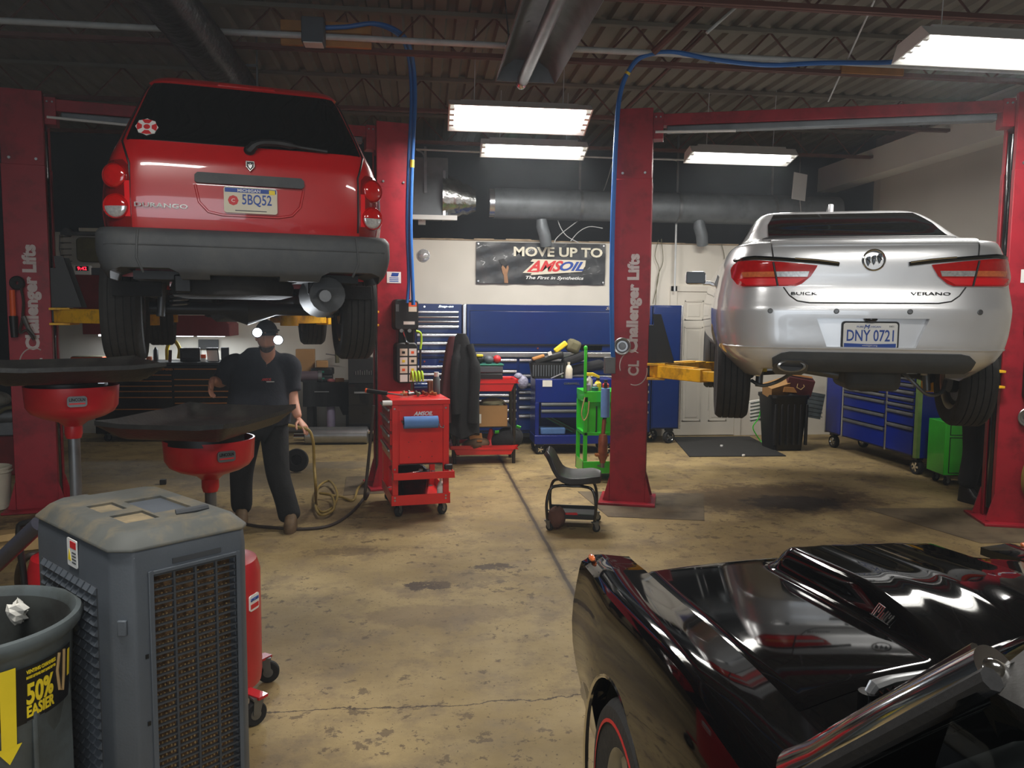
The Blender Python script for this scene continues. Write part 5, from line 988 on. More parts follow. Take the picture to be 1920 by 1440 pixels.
MB().bx(-.25, .25, -.2, .2, 0, .42).build('stand', 'dark_red', t, .01); MB().cyl((-.2, 0, .62), (.22, 0, .62), .13, n=20).bx(-.14, .14, -.12, .12, .42, .56).build('motor', 'dull_steel', t, .006)
MB().cyl((.16, -.12, .28), (.16, -.12, .50), .05, n=14).cyl((.16, -.12, .46), (.16, -.12, .48), .075, n=14).build('valve', 'steel', t); MB().tube(spline([(-.1, -.14, .6), (.05, -.2, .72), (.2, -.15, .7), (.26, 0, .5)], 6), .02, 8).build('hose', 'olive', t)
MB().sph((-.1, -.02, .80), (.16, .12, .09), 14, 8).build('dirty_cloth', 'dirty_cloth' if 'dirty_cloth' in MATS else mat('dirty_cloth', (120, 118, 110), .9, var=.3, scale=10, bump=.6).name, t)
t = thing("shelf_rack", "dark storage rack with wooden shelves at the far left", "shelf", (-6.0, 9.6, 0), 0)
for x in (-.55, .9):
    for y in (-.3, .3): MB().bx(x-.03, x+.03, y-.03, y+.03, 0, 3.0).build('post', 'black', t)
for z in (.15, .9, 1.66, 2.19, 2.55): MB().bx(-.55, .9, -.33, .33, z, z+.05).build('shelf', 'ochre' if z > 1.5 else 'black', t)
for k, (z, x) in enumerate(((1.71, -.2), (1.71, .4), (2.24, .1), (.95, -.2), (.95, .45))):
    o = MB().bx(-.2, .2, -.2, .2, 0, [.38, .3, .25, .45, .5][k]).build('storage_box', 'black', None, .006); o.location = (-6.0+x, 9.6, z); tag(o, ['black storage box on the upper orange shelf, left one', 'black storage box on the upper orange shelf, right one', 'black storage box on the top shelf of the left rack', 'black storage box on the low shelf, left one', 'black storage box on the low shelf, right one'][k], 'box', 'dark boxes on the left rack')
# ================================================================== TOOL STORAGE ALONG THE BACK WALL
def drawer(parent, x0, x1, z0, z1, yf, paint, trim='trim_steel', th=.02):
    """front faces -y; the pull is the bright strip along the top edge"""
    d = MB().bx(x0, x1, yf-th, yf, z0, z1).build('drawer', paint, parent, .003)
    h = min(.030, (z1-z0)*.42) if trim != 'ochre' else .011
    MB().prism([(-th-.016, z1-h), (-th, z1-h-.002), (-th, z1+.002), (-th-.012, z1), (-th-.018, z1-h*.5)], x0+.004, x1-.004, Matrix(((0, 0, 1, 0), (1, 0, 0, yf), (0, 1, 0, 0), (0, 0, 0, 1)))).build('drawer_pull', trim, d)
    return d
def cabinet(name, lab, cat, x, y, rz, W, D, z0, z1, cols, paint, trim='trim_steel', group=None, wheels=0, frame=True):
    t = thing(name, lab, cat, (x, y, 0), rz, group)
    MB().bx(0, W, 0, D, z0, z1).build('cabinet_body', paint, t, .006)
    for (x0, x1, zs) in cols:
        for a, b in zip(zs, zs[1:]): drawer(t, x0, x1, b+.006, a-.006, 0, paint, trim)
    if wheels:
        for cx in (.10, W-.10):
            for cy in (.10, D-.10): caster(t, cx, cy, 0, wheels, 60, .045)
    return t
YT = 10.45
c = cabinet('tool_chest', 'blue top chest with chrome drawer pulls beside the middle lift post', 'tool chest', -.085, YT, 0, .62, .6, 1.172, 1.888, [(.03, .58, [1.80, 1.73, 1.67, 1.61, 1.50, 1.39, 1.28, 1.19])], 'blue')
MB().cyl((.13, -.012, 1.85), (.13, .004, 1.85), .012, n=12).build('lock', 'chrome', c); text('Snap-on', 'maker_badge', 'chrome', c, face(.41, -.004, 1.852), .2, .04, .35, .015, .004)
c = cabinet('tool_cabinet', 'blue roller cabinet under the blue top chest by the middle post', 'tool cabinet', -.085, YT, 0, .62, .62, .16, 1.170, [(.03, .58, [1.08, .98, .90, .82, .70, .58, .40, .2])], 'blue', wheels=.06)
MB().cyl((.13, -.012, 1.13), (.13, .004, 1.13), .012, n=12).build('lock', 'chrome', c); text('Snap-on', 'maker_badge', 'chrome', c, face(.41, -.004, 1.13), .2, .04, .35, .015, .004)
tag(MB().bx(.545, .592, YT-.03, YT+.55, .2, 1.888).build('corner_post', 'trim_steel', None, .008), 'tall chrome corner trim between the blue chest and the wide blue hutch', 'trim')
t = thing('tool_hutch', 'wide blue tool hutch with a closed glossy flip-up door', 'tool hutch', (.60, YT, 0), 0); W = 2.52
MB().bx(0, W, .0, .5, 1.262, 1.888).build('hutch_body', 'blue', t, .006); d = MB().bx(.04, W-.04, -.014, .0, 1.362, 1.800).build('flip_door', 'blue', t, .006); MB().cyl((.95, -.02, 1.31), (.95, .0, 1.31), .012, n=12).build('lock', 'chrome', t); MB().bx(.02, W-.02, -.02, -.002, 1.352, 1.362).build('door_gap', 'black', t); MB().bx(.04, W-.04, -.006, 0, 1.800, 1.806).build('door_gap', 'black', t)
text('Snap-on', 'maker_badge', 'chrome', t, face(2.0, -.006, 1.845), .26, .05, .35, .015, .004)
t = cabinet('roll_cabinet', 'wide blue roll cabinet with many chrome drawer pulls under the hutch', 'tool cabinet', .60, YT, 0, 2.52, .62, .16, 1.19, [(.03, .67, [1.17, 1.02, .90, .78, .70, .62, .50, .38, .2]), (.70, 1.60, [1.17, .96, .84, .74, .66, .54, .42, .2]), (1.63, 2.49, [1.07, .95, .84, .74, .60, .46, .2])], 'blue', wheels=.06)
MB().bx(-.01, 2.53, -.035, .6, 1.192, 1.258).build('worktop', 'trim_steel', t, .008); text('Snap-on', 'maker_badge', 'chrome', t, face(2.06, -.006, 1.12), .26, .05, .35, .015, .004)
t = thing('side_locker', 'tall blue side locker beside the white door', 'locker', (3.135, YT, 0), 0)
MB().bx(0, .40, 0, .6, .205, 1.90).build('locker_body', 'blue', t, .006); MB().bx(.012, .375, -.014, 0, .22, 1.885).build('door', 'blue', t, .006); MB().bx(.385, .41, -.022, .02, .205, 1.90).build('edge_trim', 'trim_steel', t, .004)
def spoked_caster(parent, x, y, r, rot):
    T = Matrix.Translation((x, y, r)) @ Matrix.Rotation(math.radians(rot), 4, 'Z') @ Matrix.Rotation(math.pi/2, 4, 'X')
    c = MB(T).lathe([(r*.66, -.03), (r*.95, -.03), (r, -.018), (r, .018), (r*.95, .03), (r*.66, .03)], 28).build('caster', 'rubber', parent); s = MB(T)
    s.lathe([(r*.62, -.02), (r*.68, -.03), (r*.68, .03), (r*.62, .02)], 28).cyl((0, 0, -.03), (0, 0, .034), r*.18, n=12)
    for k in range(5):
        a = 2*math.pi*k/5; s.add([Matrix.Rotation(a, 4, 'Z') @ Vector(v) for v in [(0, -r*.10, z) for z in (-.02, .03)]+[(r*.66, -r*.16, z) for z in (-.02, .026)]+[(r*.66, r*.16, z) for z in (-.02, .026)]+[(0, r*.10, z) for z in (-.02, .03)]], [(0, 2, 4, 6), (1, 7, 5, 3), (0, 1, 3, 2), (2, 3, 5, 4), (4, 5, 7, 6), (6, 7, 1, 0)])
    s.build('spoked_hub', 'chrome', c); MB().box((x, y, 2*r+.01), (.10, .08, .03)).build('caster_plate', 'black', c); return c
for x, y, r in ((.08, .25, 12), (.27, .05, 25)): spoked_caster(t, x, y, .088, r)
tag(MB().bx(.0, 3.0, 10.30, 10.90, 0, .02).build('floor_mat', 'mat_black', None, .004), 'thin black mat under the blue tool storage', 'mat') if False else None
# black rubber mat by the door
o = MB().prism([(3.62, 10.98), (3.33, 9.42), (4.58, 9.38), (4.78, 10.96)], .0, .012).build('floor_mat', 'mat_black', None, .003); tag(o, 'black rubber mat on the floor in front of the white door', 'mat')
random.seed(4)
for k in range(2): o = MB().cyl((0, 0, 0), (0, 0, .02), .02, n=10).build('white_disc', 'white'); o.location = onz([1353, 1394][k], [837, 855][k], .012); tag(o, ['white plastic cap lying on the black mat, nearer the door', 'white plastic cap on the near edge of the black mat'][k], 'cap')
# ---- left black chest and its red hutch
t = cabinet('tool_chest', 'long black tool chest with orange drawer edges behind the drain pans', 'tool chest', -4.32, 11.0, 0, 1.90, .6, .12, 1.04, [(.03, 1.00, [1.00, .92, .84, .77, .70, .62, .46, .14]), (1.03, 1.87, [1.00, .86, .78, .70, .62, .54, .38, .14])], 'gloss_black', 'ochre', wheels=.05)
MB().bx(-.02, 1.92, -.03, .62, 1.045, 1.08).build('worktop', 'black', t, .006); text('MATCO', 'maker_badge', 'ochre', t, face(.90, -.028, .985), .24, .03, 0, .02, .002)
t = thing('wall_hutch', 'red wall cabinet with a chrome ram head emblem and under-lights over the black chest', 'cabinet', (-3.62, 11.3, 0), 0)
MB().prism([(0, 1.44), (1.12, 1.44), (1.12, 1.60), (1.0, 1.71), (.12, 1.71), (0, 1.60)], -.55, -.02, Matrix.Rotation(math.pi/2, 4, 'X') @ Matrix.Scale(-1, 4, (0, 0, 1))).build('cabinet_body', 'dark_red', t, .006); MB().bx(.12, .95, -.006, .02, 1.46, 1.69).build('door', 'dark_red', t, .004)
t.location.y = 11.28
e = MB(face(.72, -.008, 1.58)).prism([(-.06, .055), (-.015, .03), (.015, .03), (.06, .055), (.055, -.02), (.02, -.06), (-.02, -.06), (-.055, -.02)], 0, .012).build('emblem', 'chrome', t, .004); MB(face(.72, -.02, 1.58)).prism([(-.03, .02), (0, .0), (.03, .02), (.015, -.045), (-.015, -.045)], 0, .006).build('emblem_relief', 'black', e)
for x in (.32, .74): MB().bx(x-.18, x+.18, -.0, .05, 1.415, 1.438).build('under_light', 'under_glow', t, .004)
area((-3.1, 11.38, 1.40), .9, .06, 14, (.86, .93, 1)); area((-4.15, 11.38, 1.40), .3, .06, 5, (.86, .93, 1))
t = thing('wall_hutch', 'red wall cabinet partly behind the left rear tire, with one under-light', 'cabinet', (-4.55, 11.28, 0), 0); MB().bx(0, .62, 0, .55, 1.44, 1.68).build('cabinet_body', 'dark_red', t, .006); MB().bx(.2, .5, 0, .05, 1.415, 1.438).build('under_light', 'under_glow', t, .004)
def put(name, mb, m, loc, lab, cat, rz=0, bevel=0, group=None):
    o = mb.build(name, m, None, bevel); o.location = loc; o.rotation_euler = (0, 0, math.radians(rz)); return tag(o, lab, cat, group)
ZB = 1.082
x = ony(356, 660, 11.15).x; t = thing('radio', 'black shop radio on the black chest under the red cabinet', 'radio', (x, 11.2, ZB), 6); MB().bx(-.13, .13, -.08, .08, 0, .185).build('case', 'gloss_black', t, .01); MB().bx(-.10, .1, -.084, -.079, .05, .15).build('speaker_grille', 'black', t)
x = ony(397, 662, 11.1).x; t = thing('desk_calendar', 'white desk calendar standing on the black chest', 'calendar', (x, 11.12, ZB), -4); MB().box((0, .03, .09), (.155, .012, .20), (12, 0, 0)).build('back_board', 'black', t); MB().box((0, .018, .08), (.14, .006, .15), (12, 0, 0)).build('page', 'paper', t)
x = ony(422, 660, 11.2).x; put('spray_can_box', MB().bx(-.05, .05, -.05, .05, 0, .19), 'navy_cloth', (x, 11.2, ZB), 'dark blue carton at the right end of the black chest', 'box', 10, .003)
x = ony(324, 660, 11.15).x; put('yellow_hose_coil', MB().tube(spline([(-.09, 0, 0), (-.08, -.02, .16), (-.03, -.03, .25), (.03, -.03, .25), (.08, -.02, .15), (.06, 0, .02)], 6), .026, 10), 'bright_yellow', (x, 11.2, ZB+.02), 'arched yellow hose standing on the black chest', 'hose')
x = ony(320, 668, 11.1).x; put('red_handle_tool', MB().cyl((0, 0, 0), (.01, 0, .16), .022, n=12), 'maroon', (x, 11.06, ZB), 'dark red upright tool in front of the yellow hose', 'tool')
x = ony(292, 660, 11.2).x; put('spray_can', MB().lathe([(0, 0), (.033, 0), (.033, .15), (.02, .17), (.012, .19), (0, .19)], 16), 'black', (x, 11.2, ZB), 'dark spray can on the black chest near the left tire', 'can')
x = ony(280, 672, 11.1).x; put('amber_jar', MB().lathe([(0, 0), (.035, 0), (.038, .05), (.03, .07), (0, .07)], 16), 'amber_lens', (x, 11.1, ZB), 'small amber jar glowing on the black chest beside the left tire', 'jar')
x = ony(165, 668, 11.15).x; t = thing('parts_tray', 'orange plastic tray on the left end of the black chest', 'tray', (x, 11.2, ZB), 4); MB().bx(-.2, .2, -.12, .12, 0, .06).build('tray', 'orange', t, .01); MB().bx(-.19, .19, -.11, .11, .055, .068).build('contents', 'olive', t, .01)
x = ony(378, 642, 11.5).x; put('dark_board', MB().bx(-.14, .14, -.01, .01, 0, .14), 'black', (x, 11.86, 1.22), 'small dark board on the lit wall above the black radio', 'board')
x = ony(380, 668, 11.05).x; t = thing('orange_tube', 'small orange and white packet between radio and calendar', 'packet', (x, 11.08, ZB), 0); MB().bx(-.03, .03, -.02, .02, 0, .05).build('packet', 'white', t, .004); MB().bx(-.03, .03, -.021, .021, .05, .10).build('orange_part', 'orange', t, .004)
# left wall cluster: red cabinet, clock, guarded unit
x0, x1 = ony(137, 560, 11.6).x, ony(215, 560, 11.6).x; put('wall_cabinet', MB().bx(x0, x1, -.3, 0, 1.62, 2.25), 'dark_red', (0, 11.89, 0), 'dark red wall cabinet behind the left rear tire of the red SUV', 'cabinet', 0, .006)
p = ony(155, 527, 11.6); t = thing('digital_clock', 'digital clock with red digits above the dark red wall cabinet', 'clock', (p.x, 11.6, 2.252), 0); MB().bx(-.11, .11, 0, .06, 0, .13).build('case', 'white_enamel', t, .008); MB().bx(-.085, .085, -.004, .002, .055, .12).build('screen', 'gloss_black', t); text('9:42', 'digits', 'led_red', t, face(0, -.006, .088), .12, .045)
p = ony(178, 530, 11.6); put('battery_charger', MB().bx(-.09, .09, 0, .08, 0, .10), 'plastic_grey', (p.x, 11.62, 2.252), 'small grey box beside the digital clock', 'box', 0, .006)
p = ony(160, 468, 11.8); t = thing('wall_fan', 'beige wall unit with a curved wire guard high on the left back wall', 'fan', (p.x, 11.88, p.z), 0)
MB().prism(rrect(.36, .34, .06), -.02, .10, face(.06, 0, 0)).build('housing', 'olive', t, .02); gm = MB()
for k in range(5): gm.tube([(-.30, -.06, .17-.085*k), (-.32, -.12, .17-.085*k), (-.15, -.16, .17-.085*k)], .006, 6)
gm.tube([(-.32, -.1, .2), (-.33, -.11, 0), (-.30, -.1, -.16), (-.2, -.12, -.2)], .008, 6).build('wire_guard', 'dull_steel', t); MB().cyl((-.24, -.1, .24), (-.24, .0, .24), .055, n=16).bx(-.3, .25, -.14, 0, .20, .24).build('motor', 'dull_steel', t)
put('shelf_box', MB().bx(-.2, .2, -.1, .1, 0, .05), 'cream', (p.x+.1, 11.95, 2.87), 'pale flat box on top of the left white wall', 'box', 0, .004)
# ---- bench with covered tools, black cabinets
t = thing('workbench', 'workbench draped with black cloth behind the mechanic', 'workbench', (-1.62, 11.25, 0), 0)
MB().bx(0, .66, 0, .5, .72, .78).build('bench_top', 'black', t, .01); 
for x in (.06, .6): MB().bx(x-.04, x+.04, .04, .12, 0, .72).build('leg', 'black', t); MB().bx(x-.04, x+.04, .40, .48, 0, .72).build('leg', 'black', t)
P = [[(-.02+.70*i/14, -.03-.02*math.sin(i*1.3)-.03*j/6, .79-.34*(j/6)*(1+.35*(i > 10))) for j in range(7)] for i in range(15)]; MB().grid(P).grid([[(x, y+.012, z) for x, y, z in r] for r in P]).build('cloth_drape', 'black_cloth', t); MB().bx(.14, .34, -.07, -.06, .655, .665).build('drawer_pull', 'steel', t)
put('water_jug', MB().lathe([(0, 0), (.06, 0), (.06, .34), (.03, .38), (0, .38)], 20), 'lavender', (ony(621, 790, 11.35).x, 11.33, .08), 'pale plastic jug standing under the workbench', 'jug')
put('tall_carton', MB().bx(-.13, .13, -.1, .1, 0, .45), 'cardboard', (ony(571, 690, 11.5).x, 11.62, .785), 'tall brown carton standing on the workbench behind the mechanic', 'carton', 4, .004)
for k, (px, w, h, z, m, lab) in enumerate([(603, .30, .09, .785, 'black', 'black tool case on the workbench, lowest of two'), (604, .30, .10, .876, 'black', 'black tool case on the workbench, upper of two'), (603, .17, .10, .978, 'cardboard', 'small brown box on the stacked black tool cases')]):
    t = thing('tool_case' if k < 2 else 'small_box', lab, 'case' if k < 2 else 'box', (ony(px, 690, 11.45).x, 11.5, z), [3, -4, 8][k]); MB().bx(-w/2, w/2, -.1, .1, 0, h).build('shell', m, t, .015)
    if k < 2: MB().bx(-.04, .04, -.112, -.098, h*.35, h*.6).build('latch', 'teal', t, .003)
t = thing('bench_grinder', 'grey electric grinder motor at the left of the workbench', 'grinder', (ony(580, 710, 11.3).x, 11.33, .785), 5); MB().cyl((-.14, 0, .08), (.12, 0, .08), .075, n=20).build('motor', mat('mauve', (84, 70, 78), .5).name, t); MB().cyl((.12, 0, .08), (.17, 0, .08), .082, n=20).build('wheel_guard', 'dull_steel', t); MB().bx(-.1, .1, -.06, .06, 0, .03).build('foot', 'black', t)
t = thing('shop_rag', 'crumpled pinkish rag on the workbench', 'rag', (ony(620, 718, 11.25).x, 11.3, .785), 0); MB().sph((0, 0, .02), (.06, .04, .03), 12, 8).build('cloth', mat('pink', (170, 92, 92), .9, bump=.5).name, t)
put('flat_carton', MB().bx(-.06, .06, -.05, .05, 0, .05), 'wood', (ony(636, 714, 11.3).x, 11.36, .785), 'small tan block at the right end of the workbench', 'box', 10, .004)
t = cabinet('tool_cabinet', 'black roller cabinet with one steel bar handle behind the right rear tire', 'tool cabinet', -.985, 10.85, 0, .42, .28, .05, .80, [], 'gloss_black'); MB().bx(.08, .42, -.03, -.015, .67, .695).bx(.09, .11, -.016, 0, .672, .69).bx(.39, .41, -.016, 0, .672, .69).build('bar_handle', 'steel', t, .004)
t = cabinet('tool_cabinet', 'black rack cabinet with tools hanging on its front behind the right rear tire', 'tool cabinet', -.985, 10.88, 0, .42, .25, .802, 1.15, [], 'black')
for k in range(9): MB().cyl((.10+.03*k, -.012, .92), (.10+.03*k, -.012, .97+.008*(k % 3)), .006, n=8).build('hanging_tool', 'steel', t)
t = thing('clamp_tool', 'wooden-handled clamp hanging on the white wall beside the bench', 'tool', ony(632, 665, 11.6), 0); MB().cyl((0, 0, -.12), (0, 0, .08), .03, n=12).build('handle', 'olive', t); MB().tube([(-.16, 0, .01), (.16, 0, -.03)], .008, 6).build('bar', 'dull_steel', t)
t = thing('muffler', 'shiny steel muffler lying on the floor behind the mechanic', 'muffler', (ony(630, 820, 10.6).x, 10.7, 0), 0)
MB().tube([(-.42, 0, .12), (-.405, 0, .12), (.405, 0, .12), (.42, 0, .12)], [.085, .115, .115, .085], 28).build('can', 'steel', t); MB().cyl((-.56, 0, .10), (-.42, 0, .10), .05, n=16).build('inlet', 'chrome', t); MB().cyl((.42, 0, .17), (.62, 0, .18), .035, n=14).build('outlet', 'chrome', t); MB().cyl((.62, 0, .18), (1.0, .05, .16), .03, n=12).build('tail_pipe', 'dull_steel', t)
t = thing('rubber_plug', 'black rubber cap lying on the floor behind the mechanic', 'cap', onz(548, 885, 0), 0); MB().lathe([(0, .01), (.05, .01), (.06, .04), (.12, .04), (.13, .02), (.13, 0), (0, 0)], 26, Matrix.Translation((.05, 0, .13)) @ Matrix.Rotation(math.radians(75), 4, 'X')).build('disc', 'rubber', t); MB().bx(-.2, -.05, -.03, .03, .0, .06).build('stub', 'black', t, .01)
put('black_cube', MB().bx(-.03, .03, -.03, .03, 0, .05), 'black', onz(306, 908, 0), 'small black cube on the floor near the left post', 'block', 10, .006)
# ---- right side: trash bin, blue chest, green cabinet
t = thing('trash_bin', 'black ribbed trash bin overflowing with cartons by the white door', 'trash can', (4.80, 9.98, 0), 0)
MB().loft([[(w*x, w*y, z) for x, y in rrect(1, 1, .16, 5)] for z, w in ((0, .40), (.03, .41), (.68, .50), (.70, .53), (.74, .53), (.74, .49), (.66, .47), (.06, .38))]).build('bin', 'black', t, smooth=40)
for k in range(6): MB().bx(-.22+.085*k, -.19+.085*k, -.249, -.20, .08, .62).build('rib', 'black', t, .006)
for k, (x, y, z, sx, sy, sz, r, m, lab) in enumerate([(4.68, 9.9, .82, .34, .2, .16, (18, -14, 10), 'cardboard', 'brown carton leaning out of the black trash bin, left one'), (4.95, 9.86, .86, .34, .16, .22, (14, 10, -12), 'maroon', 'dark red carton with a shield print tossed into the black trash bin'), (4.86, 9.82, .80, .30, .03, .07, (0, 4, 6), 'wood', 'orange carton flap across the front of the black trash bin')]):
    o = thing('carton', lab, 'carton', (x, y, z), r[2]); b = MB().box((0, 0, 0), (sx, sy, sz), (r[0], r[1], 0)).build('box', m, o, .004)
    if k == 1: MB(Matrix.Rotation(math.radians(10), 4, 'Y') @ face(0, -.085, 0)).lathe([(.045, 0), (.055, 0), (.055, .003), (.045, .003)], 5).build('shield_print', 'pale_wood', b, smooth=0); MB().box((0, -.05, .13), (.30, .05, .02), (0, 8, 0)).build('flap', 'wood', b)
for k, (px, py, Y, w, h, r, lab) in enumerate([(1418, 770, 10.35, .2, .30, 10, 'white corrugated sheet leaning left of the black trash bin'), (1526, 760, 10.5, .26, .36, -10, 'grey corrugated sheet tilted to the right of the black trash bin')]):
    p = ony(px, py, Y); t = thing('corrugated_sheet', lab, 'sheet', (p.x, Y, p.z), 0); MB().box((0, 0, 0), (w, .03, h), (0, -r, 0)).build('sheet', 'paper' if k == 0 else 'bin_grey', t, .004)
    for q in range(6): MB().box((0, -.017, -h*.4+q*h*.16), (w*.96, .006, .012), (0, -r, 0)).build('ridge', 'bin_grey', t)
pp = [ony(*q, 10.3) for q in ((1428, 745), (1424, 780), (1412, 800), (1418, 815), (1425, 825))]; tag(MB().tube(spline(pp+[Vector((pp[-1].x+.03, 10.25, .012))], 6), .008, 6).build('green_string', 'green'), 'thin green cord hanging beside the black trash bin', 'cord')
tag(MB().box((5.05, 10.25, .55), (.12, .05, .03), (0, -8, 0)).build('plastic_handle', 'white', None, .006), 'small white plastic handle right of the black trash bin', 'handle') if False else None
t = thing('tool_chest', 'long royal blue tool chest on chrome wheels along the right wall', 'tool chest', (5.475, 10.10, 0), -90)
Lc = 2.02
MB().bx(0, Lc, .02, .62, .20, 1.22).build('cabinet_body', 'royal', t, .006)
MB().bx(.02, .40, -.012, .02, .22, 1.20).build('side_door', 'royal', t, .006)
for xx, m in ((.0, 'trim_steel'), (.43, 'trim_steel'), (1.40, 'trim_steel'), (1.96, mat('green_trim', (120, 150, 84), .35, .4).name)): MB().bx(xx, xx+(.03 if m == 'trim_steel' else .06), -.02, .03, .20, 1.21).build('corner_trim', m, t, .004)
for a, b, zs in ((.48, 1.39, [1.18, 1.10, 1.02, .94, .86, .78, .62, .46, .22]), (1.44, 1.94, [1.18, 1.10, 1.02, .94, .86, .78, .70, .54, .22])):
    for z1, z0 in zip(zs, zs[1:]): drawer(t, a, b, z0+.006, z1-.006, .0, 'royal', 'dull_steel')
for xx, yy in ((.10, .08), (Lc-.12, .08), (.10, .5), (Lc-.12, .5)): spoked_caster(t, xx, yy, .085, 4)
t = thing('green_cabinet', 'small green metal cabinet at the near end of the royal blue chest', 'cabinet', (5.42, 7.56, 0), -8); MB().bx(0, .40, 0, .35, .12, .68).build('cabinet_body', 'green', t, .006)
for z0, z1 in ((.14, .52), (.54, .66)):
    for q in ((.05, .36, z0, z0+.008), (.05, .36, z1-.008, z1), (.05, .058, z0, z1), (.352, .36, z0, z1)): MB().bx(q[0], q[1], -.003, 0, q[2], q[3]).build('panel_line', 'black', t)
for xx in (.06, .34): 
    for yy in (.06, .29): caster(t, xx, yy, 0, .045, 20)
# ================================================================== SERVICE CARTS AND STOOL
def service_cart():
    t = thing('service_cart', 'red steel service cart with AMSOIL lettering and a blue paper towel roll', 'tool cart', (-.245, 6.70, 0), 9)
    W, D = .49, .74
    for x in (.0, W-.05):
        for y in (0, D-.04): MB().bx(x, x+.05, y, y+.04, .115, .98).build('post', 'cart_red', t, .003)
    b = MB().bx(.012, W-.012, .012, D-.01, .46, .985).build('cabinet_body', 'cart_red', t, .004)
    MB().bx(.06, W-.055, -.002, .014, .475, .93).build('end_panel', 'cart_red', t, .003); MB().bx(.06, W-.06, -.004, .0, .462, .470).build('panel_gap', 'black', t)
    MB().bx(-.008, W+.008, -.008, D+.008, .98, 1.025).build('top_tray', 'cart_red', t, .005)
    MB().bx(-.004, W+.03, -.10, .02, .355, .362).bx(-.004, W+.03, -.105, -.095, .355, .415).bx(-.004, .004, -.10, .02, .355, .41).bx(W+.022, W+.03, -.10, .02, .355, .41).build('tool_tray', 'cart_red', t, .003)
    MB().bx(-.01, W+.01, -.012, D, .115, .125).bx(-.01, W+.01, -.012, -.004, .115, .205).bx(-.01, -.002, -.012, D, .115, .205).bx(W+.002, W+.01, -.012, D, .115, .205).build('bottom_tray', 'cart_red', t, .003)
    for z in (.55, .68, .80, .9): MB().bx(-.012, .012, .05, D-.05, z-.05, z+.045).build('side_drawer', 'cart_red', t, .003); MB().bx(-.03, -.012, .06, D-.06, z+.02, z+.04).build('drawer_pull', 'steel', t, .003)
    MB().tube([(0, -.0, 1.0), (-.08, -.0, 1.0)], .022, 12).build('handle_stub', 'white_enamel', t)
    F = face(0, -.004, 0); text('AMSOIL', 'lettering', 'white', t, F @ Matrix.Translation((.265, .905, 0)), .165, .036, .35, .03)
    for u in (.02, W-.03):
        for v in (.95, .43, .16, .185): MB(F).cyl((u, v, 0), (u, v, .012), .008, n=8).build('bolt', 'steel', t)
    for q in range(3):
        for k in range(2): MB(F).cyl((.14+.1*q, .53+.13*k, -.003), (.14+.1*q, .53+.13*k, .001), .004, n=8).build('rivet_hole', 'black', t)
    MB().tube([(W-.09, -.02, .82), (W-.085, -.03, .79), (W-.055, -.03, .78), (W-.05, -.02, .80)], .005, 6).build('hook', 'dull_steel', t)
    for x, y, r in ((.05, .06, 50), (W-.06, .06, 40), (.04, D-.06, 30), (W-.06, D-.06, 10)): caster(t, x, y, 0, .052, r, .035)
    return t
CART = service_cart()
def on_cart(x, y, z): return CART.location + Matrix.Rotation(math.radians(9), 3, 'Z') @ Vector((x, y, z))
t = thing('paper_towel_roll', 'blue paper towel roll hung on the end of the red AMSOIL cart', 'paper roll', on_cart(.235, -.062, .838), 9); MB().cyl((-.145, 0, 0), (.145, 0, 0), .052, n=28).build('roll', 'towel_blue', t); MB().cyl((-.152, 0, 0), (.152, 0, 0), .018, n=14).build('core', 'black', t); MB().tube([(-.155, 0, 0), (-.155, .05, .01)], .006, 6).build('bracket', 'dull_steel', t); MB().tube([(.155, 0, 0), (.155, .05, .01)], .006, 6).build('bracket', 'dull_steel', t)
for k, (x, y, z, L, r, m, lab) in enumerate([(.15, -.05, .376, .20, 24, 'chrome', 'chrome ratchet lying in the small tray of the red AMSOIL cart'), (.20, -.04, .372, .22, 16, 'black', 'black handled tool lying in the small tray of the red AMSOIL cart'), (.26, -.05, .37, .16, -14, 'dull_steel', 'grey wrench lying in the small tray of the red AMSOIL cart')]):
    t = thing('hand_tool', lab, 'tool', on_cart(x, y, z+.02), 9+r); MB().cyl((-L/2, 0, 0), (L/2, 0, .01), .010, n=10).build('handle', m, t); MB().cyl((L/2, 0, -.008), (L/2, 0, .03), .018, n=14).build('head', 'steel', t)
t = thing('spray_gun', 'small black magnetic block on the tray corner of the red AMSOIL cart', 'magnet', on_cart(W0 if False else .475, -.05, .42), 9); MB().bx(-.035, .035, -.02, .02, 0, .045).build('block', 'black', t, .008)
t = thing('plastic_tub', 'black plastic tub on the bottom shelf of the red AMSOIL cart', 'tub', on_cart(.20, .36, .128), 9)
MB().loft([[(w*x, d*y, z) for x, y in rrect(1, 1, .2, 5)] for z, w, d in ((0, .26, .48), (.20, .31, .58), (.215, .33, .60), (.215, .29, .56), (.02, .24, .46))]).build('tub', 'gloss_black', t); MB().sph((-.02, .02, .21), (.14, .24, .10), 16, 10).build('black_cloth', 'black_fabric', t)
t = thing('spray_bottle', 'white plastic bottle on the bottom shelf of the red AMSOIL cart', 'bottle', on_cart(.43, .06, .126), 9); MB().lathe([(0, 0), (.032, 0), (.034, .01), (.034, .13), (.02, .16), (.012, .17), (.012, .20), (0, .20)], 20).build('bottle', 'paper', t); MB().cyl((0, 0, .20), (0, 0, .235), .013, n=12).build('cap', 'steel', t)
